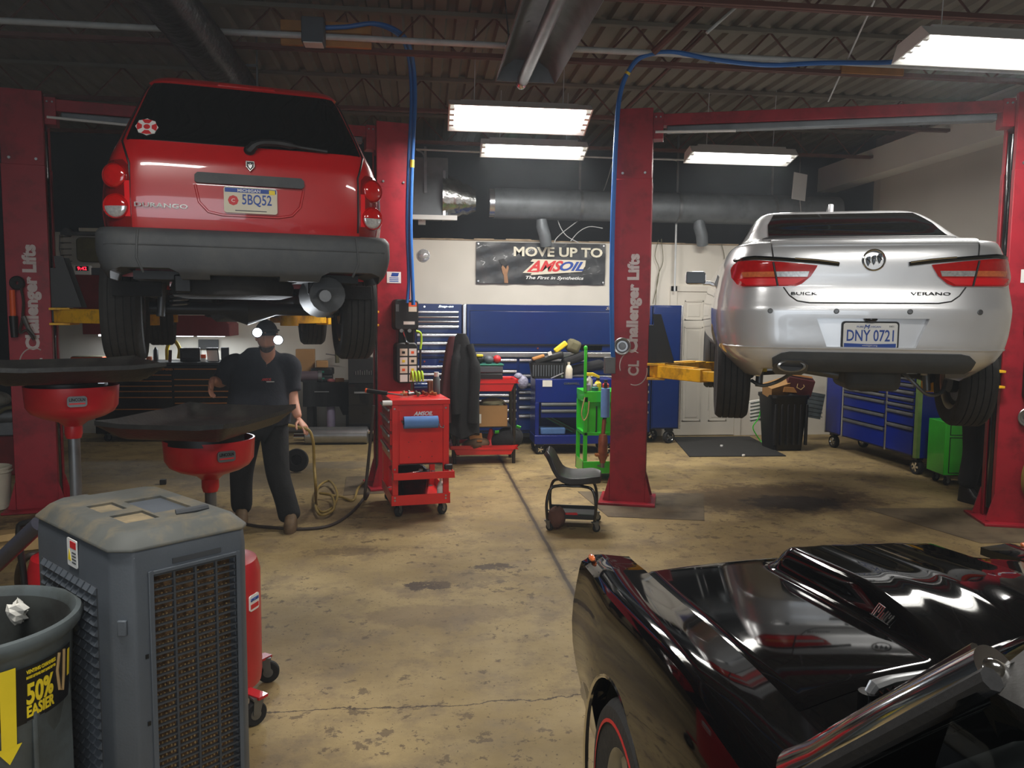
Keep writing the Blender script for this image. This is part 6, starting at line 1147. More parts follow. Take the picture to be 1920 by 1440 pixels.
# tools and cans on top
t = thing('screwdriver_tool', 'long screwdriver with a dark grip and red tip lying across the red AMSOIL cart top', 'tool', on_cart(-.03, .25, 1.048), 9-22); MB().cyl((-.16, 0, .03), (.02, 0, .01), .020, .018, 14).build('grip', 'black', t); MB().cyl((-.175, 0, .032), (-.16, 0, .03), .020, n=14).build('end_cap', 'orange', t); MB().cyl((.02, 0, .01), (.16, 0, -.005), .008, n=10).build('shaft', 'steel', t)
for k in range(5):
    m = ['ochre', 'dull_steel', 'olive', 'copper', 'ochre'][k]; t = thing('fitting', ['brass fitting on the red AMSOIL cart top, leftmost', 'grey fitting on the red AMSOIL cart top beside the brass one', 'olive hose fitting in the middle of the red AMSOIL cart top', 'copper fitting on the red AMSOIL cart top before the blue tape roll', 'brass fitting at the right rear of the red AMSOIL cart top'][k], 'fitting', on_cart(.13+.065*k, .22+.03*(k % 2), 1.028), 40*k); MB().cyl((-.03, 0, .02), (.03, 0, .022), .016, n=10).build('body', m, t); MB().cyl((0, 0, .02), (.0, .03, .045), .011, n=8).build('branch', m, t)
t = thing('tape_roll', 'dark blue drum of lime air hose on the red AMSOIL cart top', 'reel', on_cart(.31, .45, 1.027), 9); MB().cyl((-.06, 0, .055), (.06, 0, .055), .055, n=20).build('drum', 'blue', t)
for k in range(4): MB().tube([(-.075+.03*k+.05*math.cos(a)*0, .07*math.cos(a), .12+.085*math.sin(a)) for a in [math.pi*q/12 for q in range(13)]], .009, 7).build('hose_loop', 'lime', t)
t = thing('solvent_can', 'copper brown can on the red AMSOIL cart top', 'can', on_cart(.405, .5, 1.027), 0); MB().lathe([(0, 0), (.035, 0), (.035, .10), (.03, .115), (0, .115)], 18).build('can', 'copper', t)
t = thing('spray_can', 'grey green spray can with a white cap on the red AMSOIL cart top', 'can', on_cart(.455, .42, 1.027), 0); MB().lathe([(0, 0), (.032, 0), (.032, .14), (.02, .16), (0, .16)], 18).build('can', 'bin_grey', t); MB().cyl((0, 0, .16), (0, 0, .20), .022, n=14).build('cap', 'white', t)
# second cart: red plastic utility cart with grey legs
t = thing('utility_cart', 'red plastic utility cart with grey legs behind the black jacket', 'utility cart', (.36, 9.15, 0), 0); W, D = .75, .45
for z, h in ((.86, .14), (.11, .11)):
    MB().bx(.03, W-.05, .02, D-.02, z, z+.02).build('shelf_floor', 'cart_red', t, .004); MB().bx(-.02, W+.02, -.02, .01, z+h-.045, z+h).bx(-.02, W+.02, D-.01, D+.02, z+h-.045, z+h).bx(-.02, .01, -.02, D+.02, z+h-.045, z+h).bx(W-.01, W+.02, -.02, D+.02, z+h-.045, z+h).build('tray_rim', 'cart_red', t, .012)
    MB().prism([(.02, z+h-.04), (W-.02, z+h-.04), (W-.06, z), (.05, z)], -.02, -.005, Matrix.Rotation(math.pi/2, 4, 'X') @ Matrix.Scale(-1, 4, (0, 0, 1))).build('tray_front', 'cart_red', t, .004)
for x in (.03, W-.02):
    for y in (.03, D-.05): MB().cyl((x, y, .0), (x, y, .95), .021, n=12).build('leg', 'frame_bronze', t)
CZ = 1.0-.045+.002
for k, (w, h, z, r, lab) in enumerate([(.34, .09, .882, 2, 'dark grey tool case on the red utility cart, bottom of the stack of three'), (.33, .09, .974, -3, 'dark grey tool case on the red utility cart, middle of the stack of three'), (.32, .085, 1.066, 1, 'grey tool case with a teal lid, topmost on the red utility cart')]):
    o = thing('tool_case', lab, 'case', (.80, 9.36, z), r, 'tool cases stacked on the red utility cart'); MB().bx(-w/2, w/2, -.12, .12, 0, h).build('shell', 'plastic_grey' if k == 2 else 'black', o, .015)
    if k == 2: MB().bx(-w/2-.01, w/2+.01, -.125, .125, h, h+.02).build('lid', 'teal', o, .005)
o = thing('headphones', 'dark cap with grey and red ear cups on top of the stacked tool cases', 'ear muffs', (.80, 9.34, 1.172), 0); MB().sph((.0, 0, .045), (.06, .06, .05), 14, 10).build('ear_cup', 'plastic_grey', o); MB().sph((.10, .02, .05), (.05, .05, .05), 14, 10).build('ear_cup', 'red_ink', o); MB().sph((-.11, .02, .05), (.07, .06, .05), 14, 10).build('cap_crown', 'black', o); MB().bx(-.15, -.07, -.05, .0, .08, .11).build('yellow_tab', 'bright_yellow', o, .01)
o = thing('cardboard_box', 'open cardboard box with a white label on the red utility cart', 'carton', (.80, 9.30, .44), 2)
MB().bx(-.25, .20, -.13, .13, 0, .005).bx(-.25, .20, -.135, -.13, 0, .25).bx(-.25, .20, .13, .135, 0, .25).bx(-.255, -.25, -.135, .135, 0, .25).bx(.20, .205, -.135, .135, 0, .25).build('box', 'cardboard', o, .002); MB(face(-.14, -.137, .09)).bx(-.035, .035, -.05, .06, 0, .002).build('label', 'paper', o)
MB().bx(-.24, .19, -.12, .12, .1, .2).build('filling', 'olive', o, .02)
q = MB().sph((0, 0, 0), (.15, .11, .065), 18, 12); random.seed(9); q.v = [v*random.uniform(.88, 1.12) for v in q.v]; o = q.build('olive_jacket', 'olive'); o.location = (.84, 9.30, .70); tag(o, 'crumpled olive jacket lying on the open cardboard box', 'jacket')
o = thing('box_rest', 'dark wire shelf insert carrying the cardboard box on the red utility cart', 'shelf', (.36, 9.15, .425), 0); MB().bx(.04, .70, .03, .42, 0, .012).build('plate', 'black', o)
o = thing('tool_bag', 'black rounded tool bag with two lime green tags on the red utility cart', 'bag', (1.02, 9.28, .27), 0); MB().sph((0, 0, 0), (.20, .13, .145), 22, 14, Matrix.Rotation(math.radians(-18), 4, 'Y')).build('bag', 'black_fabric', o); MB().box((-.13, -.08, .10), (.05, .01, .035), (30, 0, 10)).build('tag', 'green_ink', o); MB().box((.13, -.05, .155), (.055, .01, .035), (40, 20, 0)).build('tag', 'green_ink', o)
o = thing('leather_bag', 'brown grimy pouch with a brass buckle on the red utility cart', 'bag', (.64, 9.24, .215), 0); MB().sph((0, 0, 0), (.17, .12, .085), 18, 12, Matrix.Rotation(math.radians(-8), 4, 'Y')).build('pouch', 'brown', o); MB().box((.04, -.1, .06), (.06, .02, .02), (0, 0, 0)).build('buckle', 'ochre', o); MB().box((0, -.03, .10), (.15, .02, .07), (0, -8, 0)).build('leather_flap', 'wood', o)
o = thing('paper_funnel', 'bright red cone between the bags on the red utility cart', 'funnel', (.83, 9.32, .13), 0); MB().lathe([(0, 0), (.09, 0), (.02, .26), (0, .27)], 20).build('cone', 'red_ink', o)
o = thing('orange_paper', 'sheet of orange brown wrapping paper on the lower shelf of the red utility cart', 'paper', (.72, 9.17, .135), 0); MB().grid([[(-.22+.5*i/10, -.02+.06*j/4, .025*math.sin(i*1.1+j)+.02) for j in range(5)] for i in range(11)]).build('sheet', mat('orange_paper', (214, 136, 66), .8).name, o)
# jackets hung on an upright of the first stand
MB().cyl((.07, .0, .1), (.07, .0, 1.50), .016, n=10).tube([(.07, 0, 1.46), (.07, -.10, 1.52)], .012, 8).build('coat_pole', 'black', t)
def coat(name, lab, loc, w0, w1, h, m, seed, yoff=0, lean=0):
    random.seed(seed); ph = [random.uniform(0, 6) for _ in range(4)]; rings = []
    for k in range(25):
        v = k/24; w = w0+(w1-w0)*min(1, v*1.5)**.55; d = .05+.07*v; r = []
        for i in range(44):
            a = 2*math.pi*i/44; f = 1+.10*(v**.6)*math.sin(7*a+ph[0]+v*1.5)+.06*v*math.sin(12*a+ph[1]-v*2)
            r.append((w*math.cos(a)*f+lean*v, d*math.sin(a)*f*1.25+yoff, -h*v-(.03*math.sin(3*a+ph[2]) if k == 24 else 0)))
        rings.append(r)
    o = MB().loft(rings).build(name, m, None, smooth=60); o.location = loc; return tag(o, lab, 'jacket')
c = coat('hanging_jacket', 'long black work jacket hanging beside the red AMSOIL cart', (.455, 8.98, 1.535), .05, .185, 1.15, 'black_cloth', 2, 0, .02)
sl = MB().tube(spline([(.09, -.09, -.12), (.15, -.13, -.4), (.13, -.14, -.8), (.12, -.12, -1.0)], 6), [.04]*5+[.06]*14, 12).build('sleeve', 'black_cloth', c); MB().tube(spline([(-.04, -.08, -.12), (-.08, -.13, -.45), (-.06, -.15, -.9)], 6), [.03]*3+[.05]*10, 12).build('sleeve', 'black_cloth', c)
coat('hanging_jacket', 'maroon jacket hanging behind the black one beside the red AMSOIL cart', (.36, 9.02, 1.50), .04, .12, 1.0, 'maroon', 6, 0, -.05)
# blue cart
t = thing('tool_cart', 'royal blue tool cart with two drawers and an open shelf', 'tool cart', (1.42, 9.72, 0), 0); W, D = 1.0, .45
MB().bx(0, W, 0, D, .66, .955).build('upper_box', 'royal', t, .005); MB().bx(0, .05, 0, D, .14, .66).bx(W-.05, W, 0, D, .14, .66).bx(.05, W-.05, D-.02, D, .14, .66).build('frame', 'royal', t, .004); MB().bx(-.005, W+.005, -.005, D, .13, .24).build('bottom_shelf', 'royal', t, .005)
for z0, z1 in ((.575, .655), (.47, .57)): drawer(t, .07, W-.07, z0, z1, .0, 'royal', 'dull_steel')
for x, y in ((.07, .05), (W-.07, .05), (.07, D-.06), (W-.07, D-.06)): spoked_caster(t, x, y, .058, 15)
MB(face(.15, -.002, .90)).bx(-.06, .06, -.04, .04, 0, .002).build('paper_note', 'paper', t); text('COORNWELL'[0:0] or 'CORNWELL', 'maker_badge', 'dull_steel', t, face(.46, -.002, .90), .2, .025, 0, .02)
o = thing('tool_kit', 'black case with two green edges leaning in the blue tool cart', 'case', (1.78, 9.95, .31), 0); MB().box((0, 0, .06), (.44, .2, .05), (0, 28, 0)).build('shell', 'black', o, .008); MB().box((-.03, -.105, .09), (.44, .01, .008), (0, 28, 0)).build('green_edge', 'teal', o); MB().box((-.05, -.105, .06), (.44, .01, .008), (0, 28, 0)).build('green_edge', 'teal', o)
o = thing('plastic_tray', 'pale blue tray on the bottom shelf of the blue tool cart', 'tray', (1.66, 9.86, .243), 0); MB().bx(-.16, .16, -.1, .1, 0, .09).build('tray', 'towel_blue', o, .02)
o = thing('wire_basket', 'black plastic crate heaped with tools on the blue tool cart', 'crate', (1.60, 9.92, .957), -3)
MB().loft([[(w*x, .3*y, z) for x, y in rrect(1, 1, .1, 4)] for z, w in ((0, .40), (.20, .46), (.20, .43), (.02, .38))]).build('crate', 'black', o)
for k in range(12): MB().bx(-.2+.033*k, -.188+.033*k, -.158-.0, -.150, .03, .17).build('slot', 'plastic_grey', o)
random.seed(21); HP = [('power_tool', 'black power tool case lying on top of the black crate', 'black', (1.60, 9.92, 1.21), (.40, .22, .09), (0, -16, 0)), ('brown_pouch', 'brown leather pouch at the left of the heap on the black crate', 'wood', (1.47, 9.85, 1.22), (.16, .1, .04), (0, -18, 0)), ('yellow_tool', 'yellow plastic trigger tool on top of the heap on the black crate', 'bright_yellow', (1.76, 9.88, 1.35), (.19, .05, .07), (0, -38, 0)), ('grey_canister', 'grey square canister on the right of the heap on the black crate', 'olive', (1.93, 9.92, 1.36), (.18, .14, .17), (0, 22, 8)), ('black_roll', 'black tool roll slanting under the grey canister', 'black_fabric', (1.95, 9.92, 1.20), (.34, .16, .11), (0, -20, 0)), ('black_duffel', 'long black duffel lying right of the black crate', 'black_fabric', (2.10, 10.0, 1.08), (.50, .2, .12), (0, -12, 0)), ('white_tag', 'white tag sticking out of the heap on the black crate', 'paper', (1.61, 9.80, 1.27), (.05, .01, .05), (0, -20, 0))]
for nm, lab, m, loc, dim, rot in HP: o = MB().box((0, 0, 0), dim, rot).build(nm, m, None, min(dim)*.35, seg=3); o.location = loc; tag(o, lab, {'power_tool': 'tool', 'brown_pouch': 'pouch', 'yellow_tool': 'tool', 'grey_canister': 'canister', 'black_roll': 'tool roll', 'black_duffel': 'bag', 'white_tag': 'tag'}[nm])
o = thing('fluid_bottle', 'cream plastic fluid bottle standing on the blue tool cart', 'bottle', (1.855, 9.80, .957), 0); MB().lathe([(0, 0), (.045, 0), (.048, .01), (.048, .12), (.03, .16), (.016, .17), (.016, .19), (0, .19)], 20).build('bottle', 'cream', o); MB().cyl((0, 0, .19), (0, 0, .205), .018, n=12).build('cap', 'cream', o)
o = tag(MB().tube([(1.62, 9.74, .962), (1.78, 9.76, 1.03)], .008, 8).cyl((1.76, 9.74, .99), (1.76, 9.76, .99), .015, n=12).build('steel_wrench', 'steel'), 'steel wrench propped beside the cream fluid bottle', 'wrench')
o = tag(MB().sph((1.34, 10.33, .86), (.075, .045, .09), 12, 8).sph((1.28, 10.34, .94), (.06, .04, .05), 10, 8).build('plastic_bag', mat('film', (150, 148, 168), .3, 0, 0, .3, 20, bump=.8).name), 'crumpled clear plastic bag hanging on the roll cabinet beside the utility cart', 'bag')
# green cart
t = thing('tool_cart', 'bright green tool cart partly hidden behind the left post of the right lift', 'tool cart', (1.70, 8.08, 0), 0); W, D = .58, .42
MB().bx(0, W, 0, D, .84, .96).build('top_box', 'green', t, .006); MB().bx(.035, W-.035, .02, D, .50, .84).build('cabinet_body', 'green', t, .005)
for x in (0, W-.04):
    for y in (0, D-.04): MB().bx(x, x+.04, y, y+.04, .09, .9).build('post', 'green', t, .003)
MB().bx(0, W, 0, D, .49, .525).build('middle_shelf', 'green', t, .004); MB().bx(0, W, -.004, D, .085, .10).bx(0, W, -.006, .004, .085, .215).bx(0, .008, 0, D, .085, .215).bx(W-.008, W, 0, D, .085, .215).build('bottom_tray', 'green', t, .004)
MB().bx(-.008, .022, -.006, .022, .95, 1.40).sph((.007, .008, 1.41), (.022, .018, .03), 10, 8).build('handle_post', 'green', t, .005)
for u, z0, z1 in ((.13, .52, .80), (.21, .66, .80)): MB().bx(u, u+.012, .012, .022, z0, z1).box((u+.012, .016, z0), (.04, .01, .012), (0, 35, 0)).build('slot', 'black', t)
MB(face(.17, -.008, .17)).bx(-.02, .02, -.008, .008, 0, .002).build('maker_label', 'dull_steel', t)
for x, y in ((.06, .06), (W-.06, .06), (.06, D-.06), (W-.06, D-.06)): caster(t, x, y, 0, .035, 30, .03)
tag(MB().tube(spline([(1.70, 8.055, .90), (1.665, 8.04, .74), (1.69, 8.04, .66), (1.73, 8.04, .72), (1.745, 8.05, .86)], 6), .006, 6).build('pale_cord', 'pale_wood'), 'loop of pale cord hanging on the green tool cart', 'cord')
o = thing('paper_towel_roll', 'blue paper towel roll standing upright on the end of the green tool cart', 'paper roll', (ony(1135, 750, 7.98).x, 7.98, .70), 0); MB().cyl((0, 0, 0), (0, 0, .30), .046, n=24).build('roll', 'towel_blue', o); MB().cyl((0, 0, -.02), (0, 0, .36), .018, n=12).build('core', 'black', o)
o = thing('air_hammer', 'copper brown air tool hanging under the blue roll at the green tool cart', 'air tool', (ony(1131, 800, 7.97).x, 7.97, .22), 0); MB().cyl((0, 0, .30), (.01, 0, .46), .022, n=12).build('hose_end', 'copper', o); MB().lathe([(0, 0), (.03, 0), (.035, .03), (.05, .06), (.05, .24), (.04, .30), (0, .31)], 20).build('barrel', 'copper', o); MB().cyl((0, 0, -.05), (0, 0, .01), .022, n=12).build('nozzle', 'dull_steel', o); MB().bx(-.08, .06, -.03, .03, .07, .10).build('clamp', 'ochre', o, .006)
for k, (x, y, m, cm, h, lab) in enumerate([(1.78, 8.22, 'paper', 'bright_yellow', .15, 'white spray bottle with a yellow trigger on the green tool cart'), (1.86, 8.16, 'bright_yellow', 'black', .11, 'short yellow bottle with a black cap on the green tool cart'), (1.74, 8.14, 'lavender', 'white', .09, 'milky bottle with a white cap on the green tool cart, nearest the handle'), (1.95, 8.18, 'red_ink', 'black', .09, 'red plastic cup on the green tool cart'), (1.82, 8.12, 'teal', 'white', .05, 'small teal jar on the green tool cart')]):
    o = thing('spray_bottle' if k == 0 else 'bottle', lab, 'bottle', (x, y, .962), 20*k); MB().lathe([(0, 0), (.034, 0), (.036, .01), (.036, h*.7), (.015, h*.92), (.015, h), (0, h)], 18).build('bottle', m, o)
    if k == 0: MB().prism([(-.03, 0), (.02, 0), (.07, -.01), (.11, -.03), (.11, 0), (.04, .035), (-.03, .035)], -.015, .015, Matrix.Translation((0, 0, h)) @ Matrix.Rotation(math.pi/2, 4, 'X')).build('trigger', cm, o, .004)
    else: MB().cyl((0, 0, h), (0, 0, h+.02), .02, n=12).build('cap', cm, o)
for k, (px, py, dim, m, lab) in enumerate([((1120), 642, (.32, .12, .10), 'bumper_grey', 'grey plastic case resting on the chrome worktop behind the green handle'), (1112, 665, (.40, .14, .09), 'black', 'long black case on the roll cabinet worktop behind the green cart')]):
    pass
o = MB().bx(-.17, .17, -.1, .1, 0, .11).build('grey_case', 'bumper_grey', None, .02); o.location = (2.28, 10.55, 1.26); tag(o, 'grey plastic case resting on the chrome worktop behind the green handle', 'case')
# mechanic stool
def stool():
    t = thing('mechanic_stool', 'black padded rolling mechanic stool in front of the right lift post', 'stool', (1.25, 6.36, 0), -14)
    # seat: a bucket with a raised back on the left
    prof = [(-.235, .60), (-.20, .565), (-.15, .47), (-.10, .405), (-.03, .375), (.06, .375), (.16, .385), (.235, .38)]
    P = []; Q = []
    for i, (x, z) in enumerate(spline([(a, 0, b) for a, b in prof], 4) and [(p.x, p.z) for p in spline([(a, 0, b) for a, b in prof], 4)]):
        k = (x+.235)/.47; w = .215*(1-.45*abs(2*k-1)**6); P.append([(x, w*v, z+.018*v*v) for v in [-1+j/6 for j in range(13)]])
    th = .055
    Q = [[(x+th*.55*max(0, min(1, (-.05-x)/.12)), y*1.0, z+th*(1-.4*max(0, min(1, (-.05-x)/.12)))) for x, y, z in r] for r in P]
    mb = MB().grid(P, flip=True).grid(Q).grid([P[0], Q[0]]).grid([P[-1], Q[-1]]).grid([[r[0] for r in P], [r[0] for r in Q]]).grid([[r[-1] for r in P], [r[-1] for r in Q]])
    mb.build('seat', 'leather', t, .016, smooth=55, seg=3)
    for s in (-1, 1):
        MB().tube(spline([(s*.19, -.17, .075), (s*.20, -.17, .22), (s*.17, -.15, .34), (s*.09, -.13, .365), (0, -.13, .365)] , 6), .0125, 10).build('leg', 'gloss_black', t); MB().tube(spline([(s*.19, .17, .075), (s*.20, .17, .22), (s*.17, .15, .34), (s*.09, .13, .365), (0, .13, .365)], 6), .0125, 10).build('leg', 'gloss_black', t)
        for y in (-.17, .17): caster(t, s*.19, y, 0, .032, 30*s, .022)
    MB().bx(-.19, .19, -.17, .17, .10, .108).bx(-.19, .19, -.175, -.165, .10, .135).bx(-.19, .19, .165, .175, .10, .135).build('tool_tray', 'black', t, .003)
    return t
ST = stool()
q = MB().sph((0, 0, 0), (.075, .06, .09), 14, 10); random.seed(31); q.v = [v*random.uniform(.9, 1.1) for v in q.v]; o = q.build('brown_rag', mat('rag_brown', (86, 56, 46), .9, var=.2, bump=.4).name); o.location = (1.10, 6.24, .105); tag(o, 'brown rag hanging over the left side of the stool tray', 'rag')
o = tag(MB().bx(-.05, .05, -.02, .02, 0, .03).build('red_packet', 'red_ink', None, .006), 'red packet lying on the tool tray of the mechanic stool', 'packet'); o.location = (1.22, 6.24, .11)
# muffler-side cable and hoses on the floor
g0 = [onz(716, 760, 1.0)+Vector((0, .0, 0)), ony(712, 800, 6.75), ony(706, 860, 6.75), ony(700, 905, 6.75)]
cab = [Vector((-.40, 6.70, .98)), Vector((-.42, 6.69, .75)), Vector((-.45, 6.68, .45)), Vector((-.48, 6.72, .18)), onz(690, 925, .02), onz(660, 960, .012), onz(620, 985, .012), onz(570, 992, .012), onz(520, 990, .012), onz(460, 982, .012), onz(425, 960, .012)]
tag(MB().tube(spline(cab, 8), .013, 8).build('air_line', 'cable'), 'dark rubber air line curving over the floor from the red cart to the cooler', 'hose')
# ================================================================== PEOPLE
def skin(joints, edges, root, sub=2):
    """grow one smooth surface round a skeleton: joints name -> (point, radius or (rx, ry))"""
    names = list(joints); idx = {n: i for i, n in enumerate(names)}; me = bpy.data.meshes.new('skel'); me.from_pydata([tuple(joints[n][0]) for n in names], [(idx[a], idx[b]) for a, b in edges], [])
    o = bpy.data.objects.new('skel', me); COL.objects.link(o); o.modifiers.new('skin', 'SKIN'); o.modifiers['skin'].use_smooth_shade = True
    for i, n in enumerate(names):
        r = joints[n][1]; sv = me.skin_vertices[0].data[i]; sv.radius = (r, r) if isinstance(r, (int, float)) else r; sv.use_root = n == root
    s = o.modifiers.new('sub', 'SUBSURF'); s.levels = s.render_levels = sub
    bpy.context.view_layer.update(); dg = bpy.context.evaluated_depsgraph_get(); m2 = bpy.data.meshes.new_from_object(o.evaluated_get(dg)); bpy.data.objects.remove(o); return m2
def merge(name, meshes, m, parent):
    bm = bmesh.new()
    for x in meshes: bm.from_mesh(x)
    me = bpy.data.meshes.new(name); bm.to_mesh(me); bm.free(); me.materials.clear()
    for k in (m if isinstance(m, list) else [m]): me.materials.append(MATS[k])
    for p in me.polygons: p.use_smooth = True; p.material_index = 0
    o = bpy.data.objects.new(name, me); COL.objects.link(o); o.parent = parent; return o
def chain(pts, rs, sub=2): 
    return skin({str(i): (p, r) for i, (p, r) in enumerate(zip(pts, rs))}, [(str(i), str(i+1)) for i in range(len(pts)-1)], '0', sub)
def hand(wrist, d, palm_n, size=1.0, curl=.5, side=1):
    """palm + five fingers; d = pointing direction, palm_n = palm normal"""
    d = Vector(d).normalized(); n = Vector(palm_n); n = (n-d*n.dot(d)).normalized(); s = d.cross(n)*side; W = Vector(wrist); ms = []
    pal = MB(); rings = []
    for k, (t, w, h) in enumerate(((-.01, .026, .018), (.02, .034, .018), (.05, .042, .017), (.08, .043, .014), (.092, .038, .010))):
        rings.append([tuple(W+d*t*size+s*(w*size*math.cos(a))+n*(h*size*math.sin(a))) for a in [2*math.pi*i/14 for i in range(14)]])
    ms.append(pal.loft(rings).mesh('palm'))
    for i, (off, L) in enumerate(((.031, .072), (.011, .080), (-.010, .075), (-.030, .058))):
        b = W+d*.082*size+s*off*size; pts = [b]; ang = curl*(.5+.12*i); dd = d.copy()
        for sgm in (.45, .32, .23):
            dd = (Matrix.Rotation(-ang if side > 0 else ang, 3, s if side > 0 else -s) @ dd) if False else (dd*math.cos(ang)+n*math.sin(ang)).normalized(); pts.append(pts[-1]+dd*L*sgm*size); n2 = n; ang = ang*1.15
        ms.append(chain(pts, [.0095*size, .0088*size, .008*size, .0065*size], 1))
    tb = W+d*.025*size+s*.034*size; t1 = tb+(d*.5+s*.75+n*.25).normalized()*.036*size; t2 = t1+(d*.85+s*.2+n*.4).normalized()*.03*size; t3 = t2+(d*.9+n*.45).normalized()*.024*size
    ms.append(chain([tb-d*.01*size, tb, t1, t2, t3], [.012*size, .0125*size, .0105*size, .0095*size, .0075*size], 1)); return ms
def head(c, yaw, sc=1.0):
    """head mesh with eye sockets, nose, mouth, chin and ears; looks towards -y"""
    mb = MB(); V = []; F = []; nu, nv = 40, 30
    for i in range(nv+1):
        p = math.pi*i/nv; z = math.cos(p)
        for j in range(nu):
            a = 2*math.pi*j/nu; x = math.sin(p)*math.sin(a); y = -math.sin(p)*math.cos(a)
            X, Y, Z = x*.078, y*.098, z*.122
            jaw = max(0, -z)
            X *= 1-.22*jaw**1.5; Y *= 1-.12*jaw; 
            if y < 0:
                Y -= .008*jaw*max(0, 1-abs(x)*2)                                   # chin
                f = lambda cx, cz, sx, sz: math.exp(-((X-cx)/sx)**2-((Z-cz)/sz)**2)
                Y -= .024*f(0, -.022, .012, .022)+.008*f(0, .01, .008, .03)           # nose
                Y += .010*(f(.031, .012, .016, .012)+f(-.031, .012, .016, .012))     # sockets
                Y -= .006*(f(.03, .034, .024, .008)+f(-.03, .034, .024, .008))       # brows
                Y -= .006*f(0, -.058, .022, .006)+.005*f(0, -.070, .02, .006)-.005*f(0, -.064, .026, .003)
            V.append((X*sc, Y*sc, Z*sc))
    for i in range(nv):
        for j in range(nu): a, b = i*nu+j, i*nu+(j+1) % nu; F.append((a, b, b+nu, a+nu))
    T = Matrix.Translation(c) @ Matrix.Rotation(math.radians(yaw), 4, 'Z'); mb.add(V, F, T)
    for s in (-1, 1): mb.sph((s*.080*sc, .012*sc, -.004*sc), (.010*sc, .02*sc, .032*sc), 10, 8, T)
    return mb.mesh('head'), T
def mechanic():
    o0 = Vector((-1.30, 6.60, 0)); t = thing('person', 'mechanic in a dark blue shirt and black trousers with lit head lamps holding a hose', 'person', o0, 0)
    L = lambda px, py, Y: ony(px, py, Y)-o0
    # photo-left = the person's right
    hipc = L(490, 800, 6.62); hd = Vector((L(500, 645, 6.50).x, -.10, 1.56))
    neck = hd+Vector((0, .03, -.13)); chest = Vector((hipc.x+.005, .0, 1.20)); belly = Vector((hipc.x-.005, -.02, 1.02)); pel = Vector((hipc.x, .02, .90))
    shR, shL = Vector((chest.x-.215, .02, 1.335)), Vector((chest.x+.215, .02, 1.335))
    elR = L(418, 705, 6.62); elR = Vector((chest.x-.33, .05, 1.17)); wrR = Vector((L(400, 700, 6.45).x, -.15, 1.26)); wrR = L(398, 712, 6.45)
    elL = L(548, 750, 6.58); wrL = L(560, 785, 6.48)
    kneR, ankR = L(452, 890, 6.72), Vector((L(455, 960, 6.80).x, .17, .09)); kneL, ankL = L(520, 888, 6.55), Vector((L(546, 965, 6.50).x, -.10, .09))
    hpR, hpL = pel+Vector((-.10, 0, -.03)), pel+Vector((.10, 0, -.03))
    hm, T = head(hd, 6)
    J = dict(pel=(pel, (.12, .10)), belly=(belly, (.12, .10)), chest=(chest, (.12, .09)), neck0=(neck+Vector((0, .03, -.06)), (.055, .055)), neck=(neck, .066), top=(hd+Vector((0, .02, -.02)), .06), shR=(shR, .06), elR=(elR, .052), wrR=(wrR, .034), shL=(shL, .07), elL=(elL, .052), wrL=(wrL, .034), hpR=(hpR, .10), kR=(kneR, .065), aR=(ankR, .045), hpL=(hpL, .10), kL=(kneL, .065), aL=(ankL, .045))
    E = [('pel', 'belly'), ('belly', 'chest'), ('chest', 'neck0'), ('neck0', 'neck'), ('neck', 'top'), ('chest', 'shR'), ('shR', 'elR'), ('elR', 'wrR'), ('chest', 'shL'), ('shL', 'elL'), ('elL', 'wrL'), ('pel', 'hpR'), ('hpR', 'kR'), ('kR', 'aR'), ('pel', 'hpL'), ('hpL', 'kL'), ('kL', 'aL')]
    dR = (wrR-elR).normalized(); dL = (wrL-elL).normalized()
    merge('body', [skin(J, E, 'pel'), hm]+hand(wrL+dL*.01, (dL+Vector((.45, -.15, -.1))), Vector((0, -.2, -1)), 1.0, .35, -1)+hand(wrR, Vector((-.1, -.3, -.9)), Vector((.8, -.2, -.3)), 1.0, .55, 1), 'skin', t)
    # shirt with short sleeves
    def torso(rows, arms, voxel=.014):
        m1 = MB().loft([[(cx+w*math.copysign(abs(math.cos(q))**.8, math.cos(q)), cy+d*math.copysign(abs(math.sin(q))**.85, math.sin(q)), z) for q in [2*math.pi*i/36 for i in range(36)]] for z, w, d, cx, cy in rows])
        for pts, rs in arms: m1.tube(spline(pts, 5), [rs[0]+(rs[1]-rs[0])*k/(5*(len(pts)-1)) for k in range(5*(len(pts)-1)+1)], 20)
        o = bpy.data.objects.new('tmp', m1.mesh('tmp')); COL.objects.link(o); r = o.modifiers.new('r', 'REMESH'); r.mode = 'VOXEL'; r.voxel_size = voxel; sm = o.modifiers.new('s', 'SMOOTH'); sm.factor = .5; sm.iterations = 6
        bake(o); me = o.data; bpy.data.objects.remove(o); return me
    cx = hipc.x; sh = merge('shirt', [torso([(.84, .235, .185, cx, .01), (.92, .245, .20, cx, -.01), (1.02, .25, .21, cx-.003, -.02), (1.14, .24, .19, cx, -.01), (1.26, .235, .16, cx+.003, .01), (1.34, .215, .135, cx+.005, .03), (1.40, .18, .115, cx+.006, .025), (1.44, .125, .105, cx+.006, .015), (1.468, .10, .092, cx+.006, .012)], [([shR+Vector((.05, 0, .0)), shR+Vector((-.02, 0, -.02)), shR.lerp(elR, .5), shR.lerp(elR, .85)], (.095, .085)), ([shL+Vector((-.05, 0, 0)), shL+Vector((.02, 0, -.02)), shL.lerp(elL, .45), shL.lerp(elL, .78)], (.095, .085))])], 'navy_cloth', t)
    F = face(chest.x+.085, chest.y-.205, 1.225, 6)
    text('AMSOIL', 'shirt_logo', 'red_ink', sh, F, .075, .022, .4, .03); MB(F).box((.03, -.018, 0), (.06, .006, .002)).build('logo_line', 'white', sh)
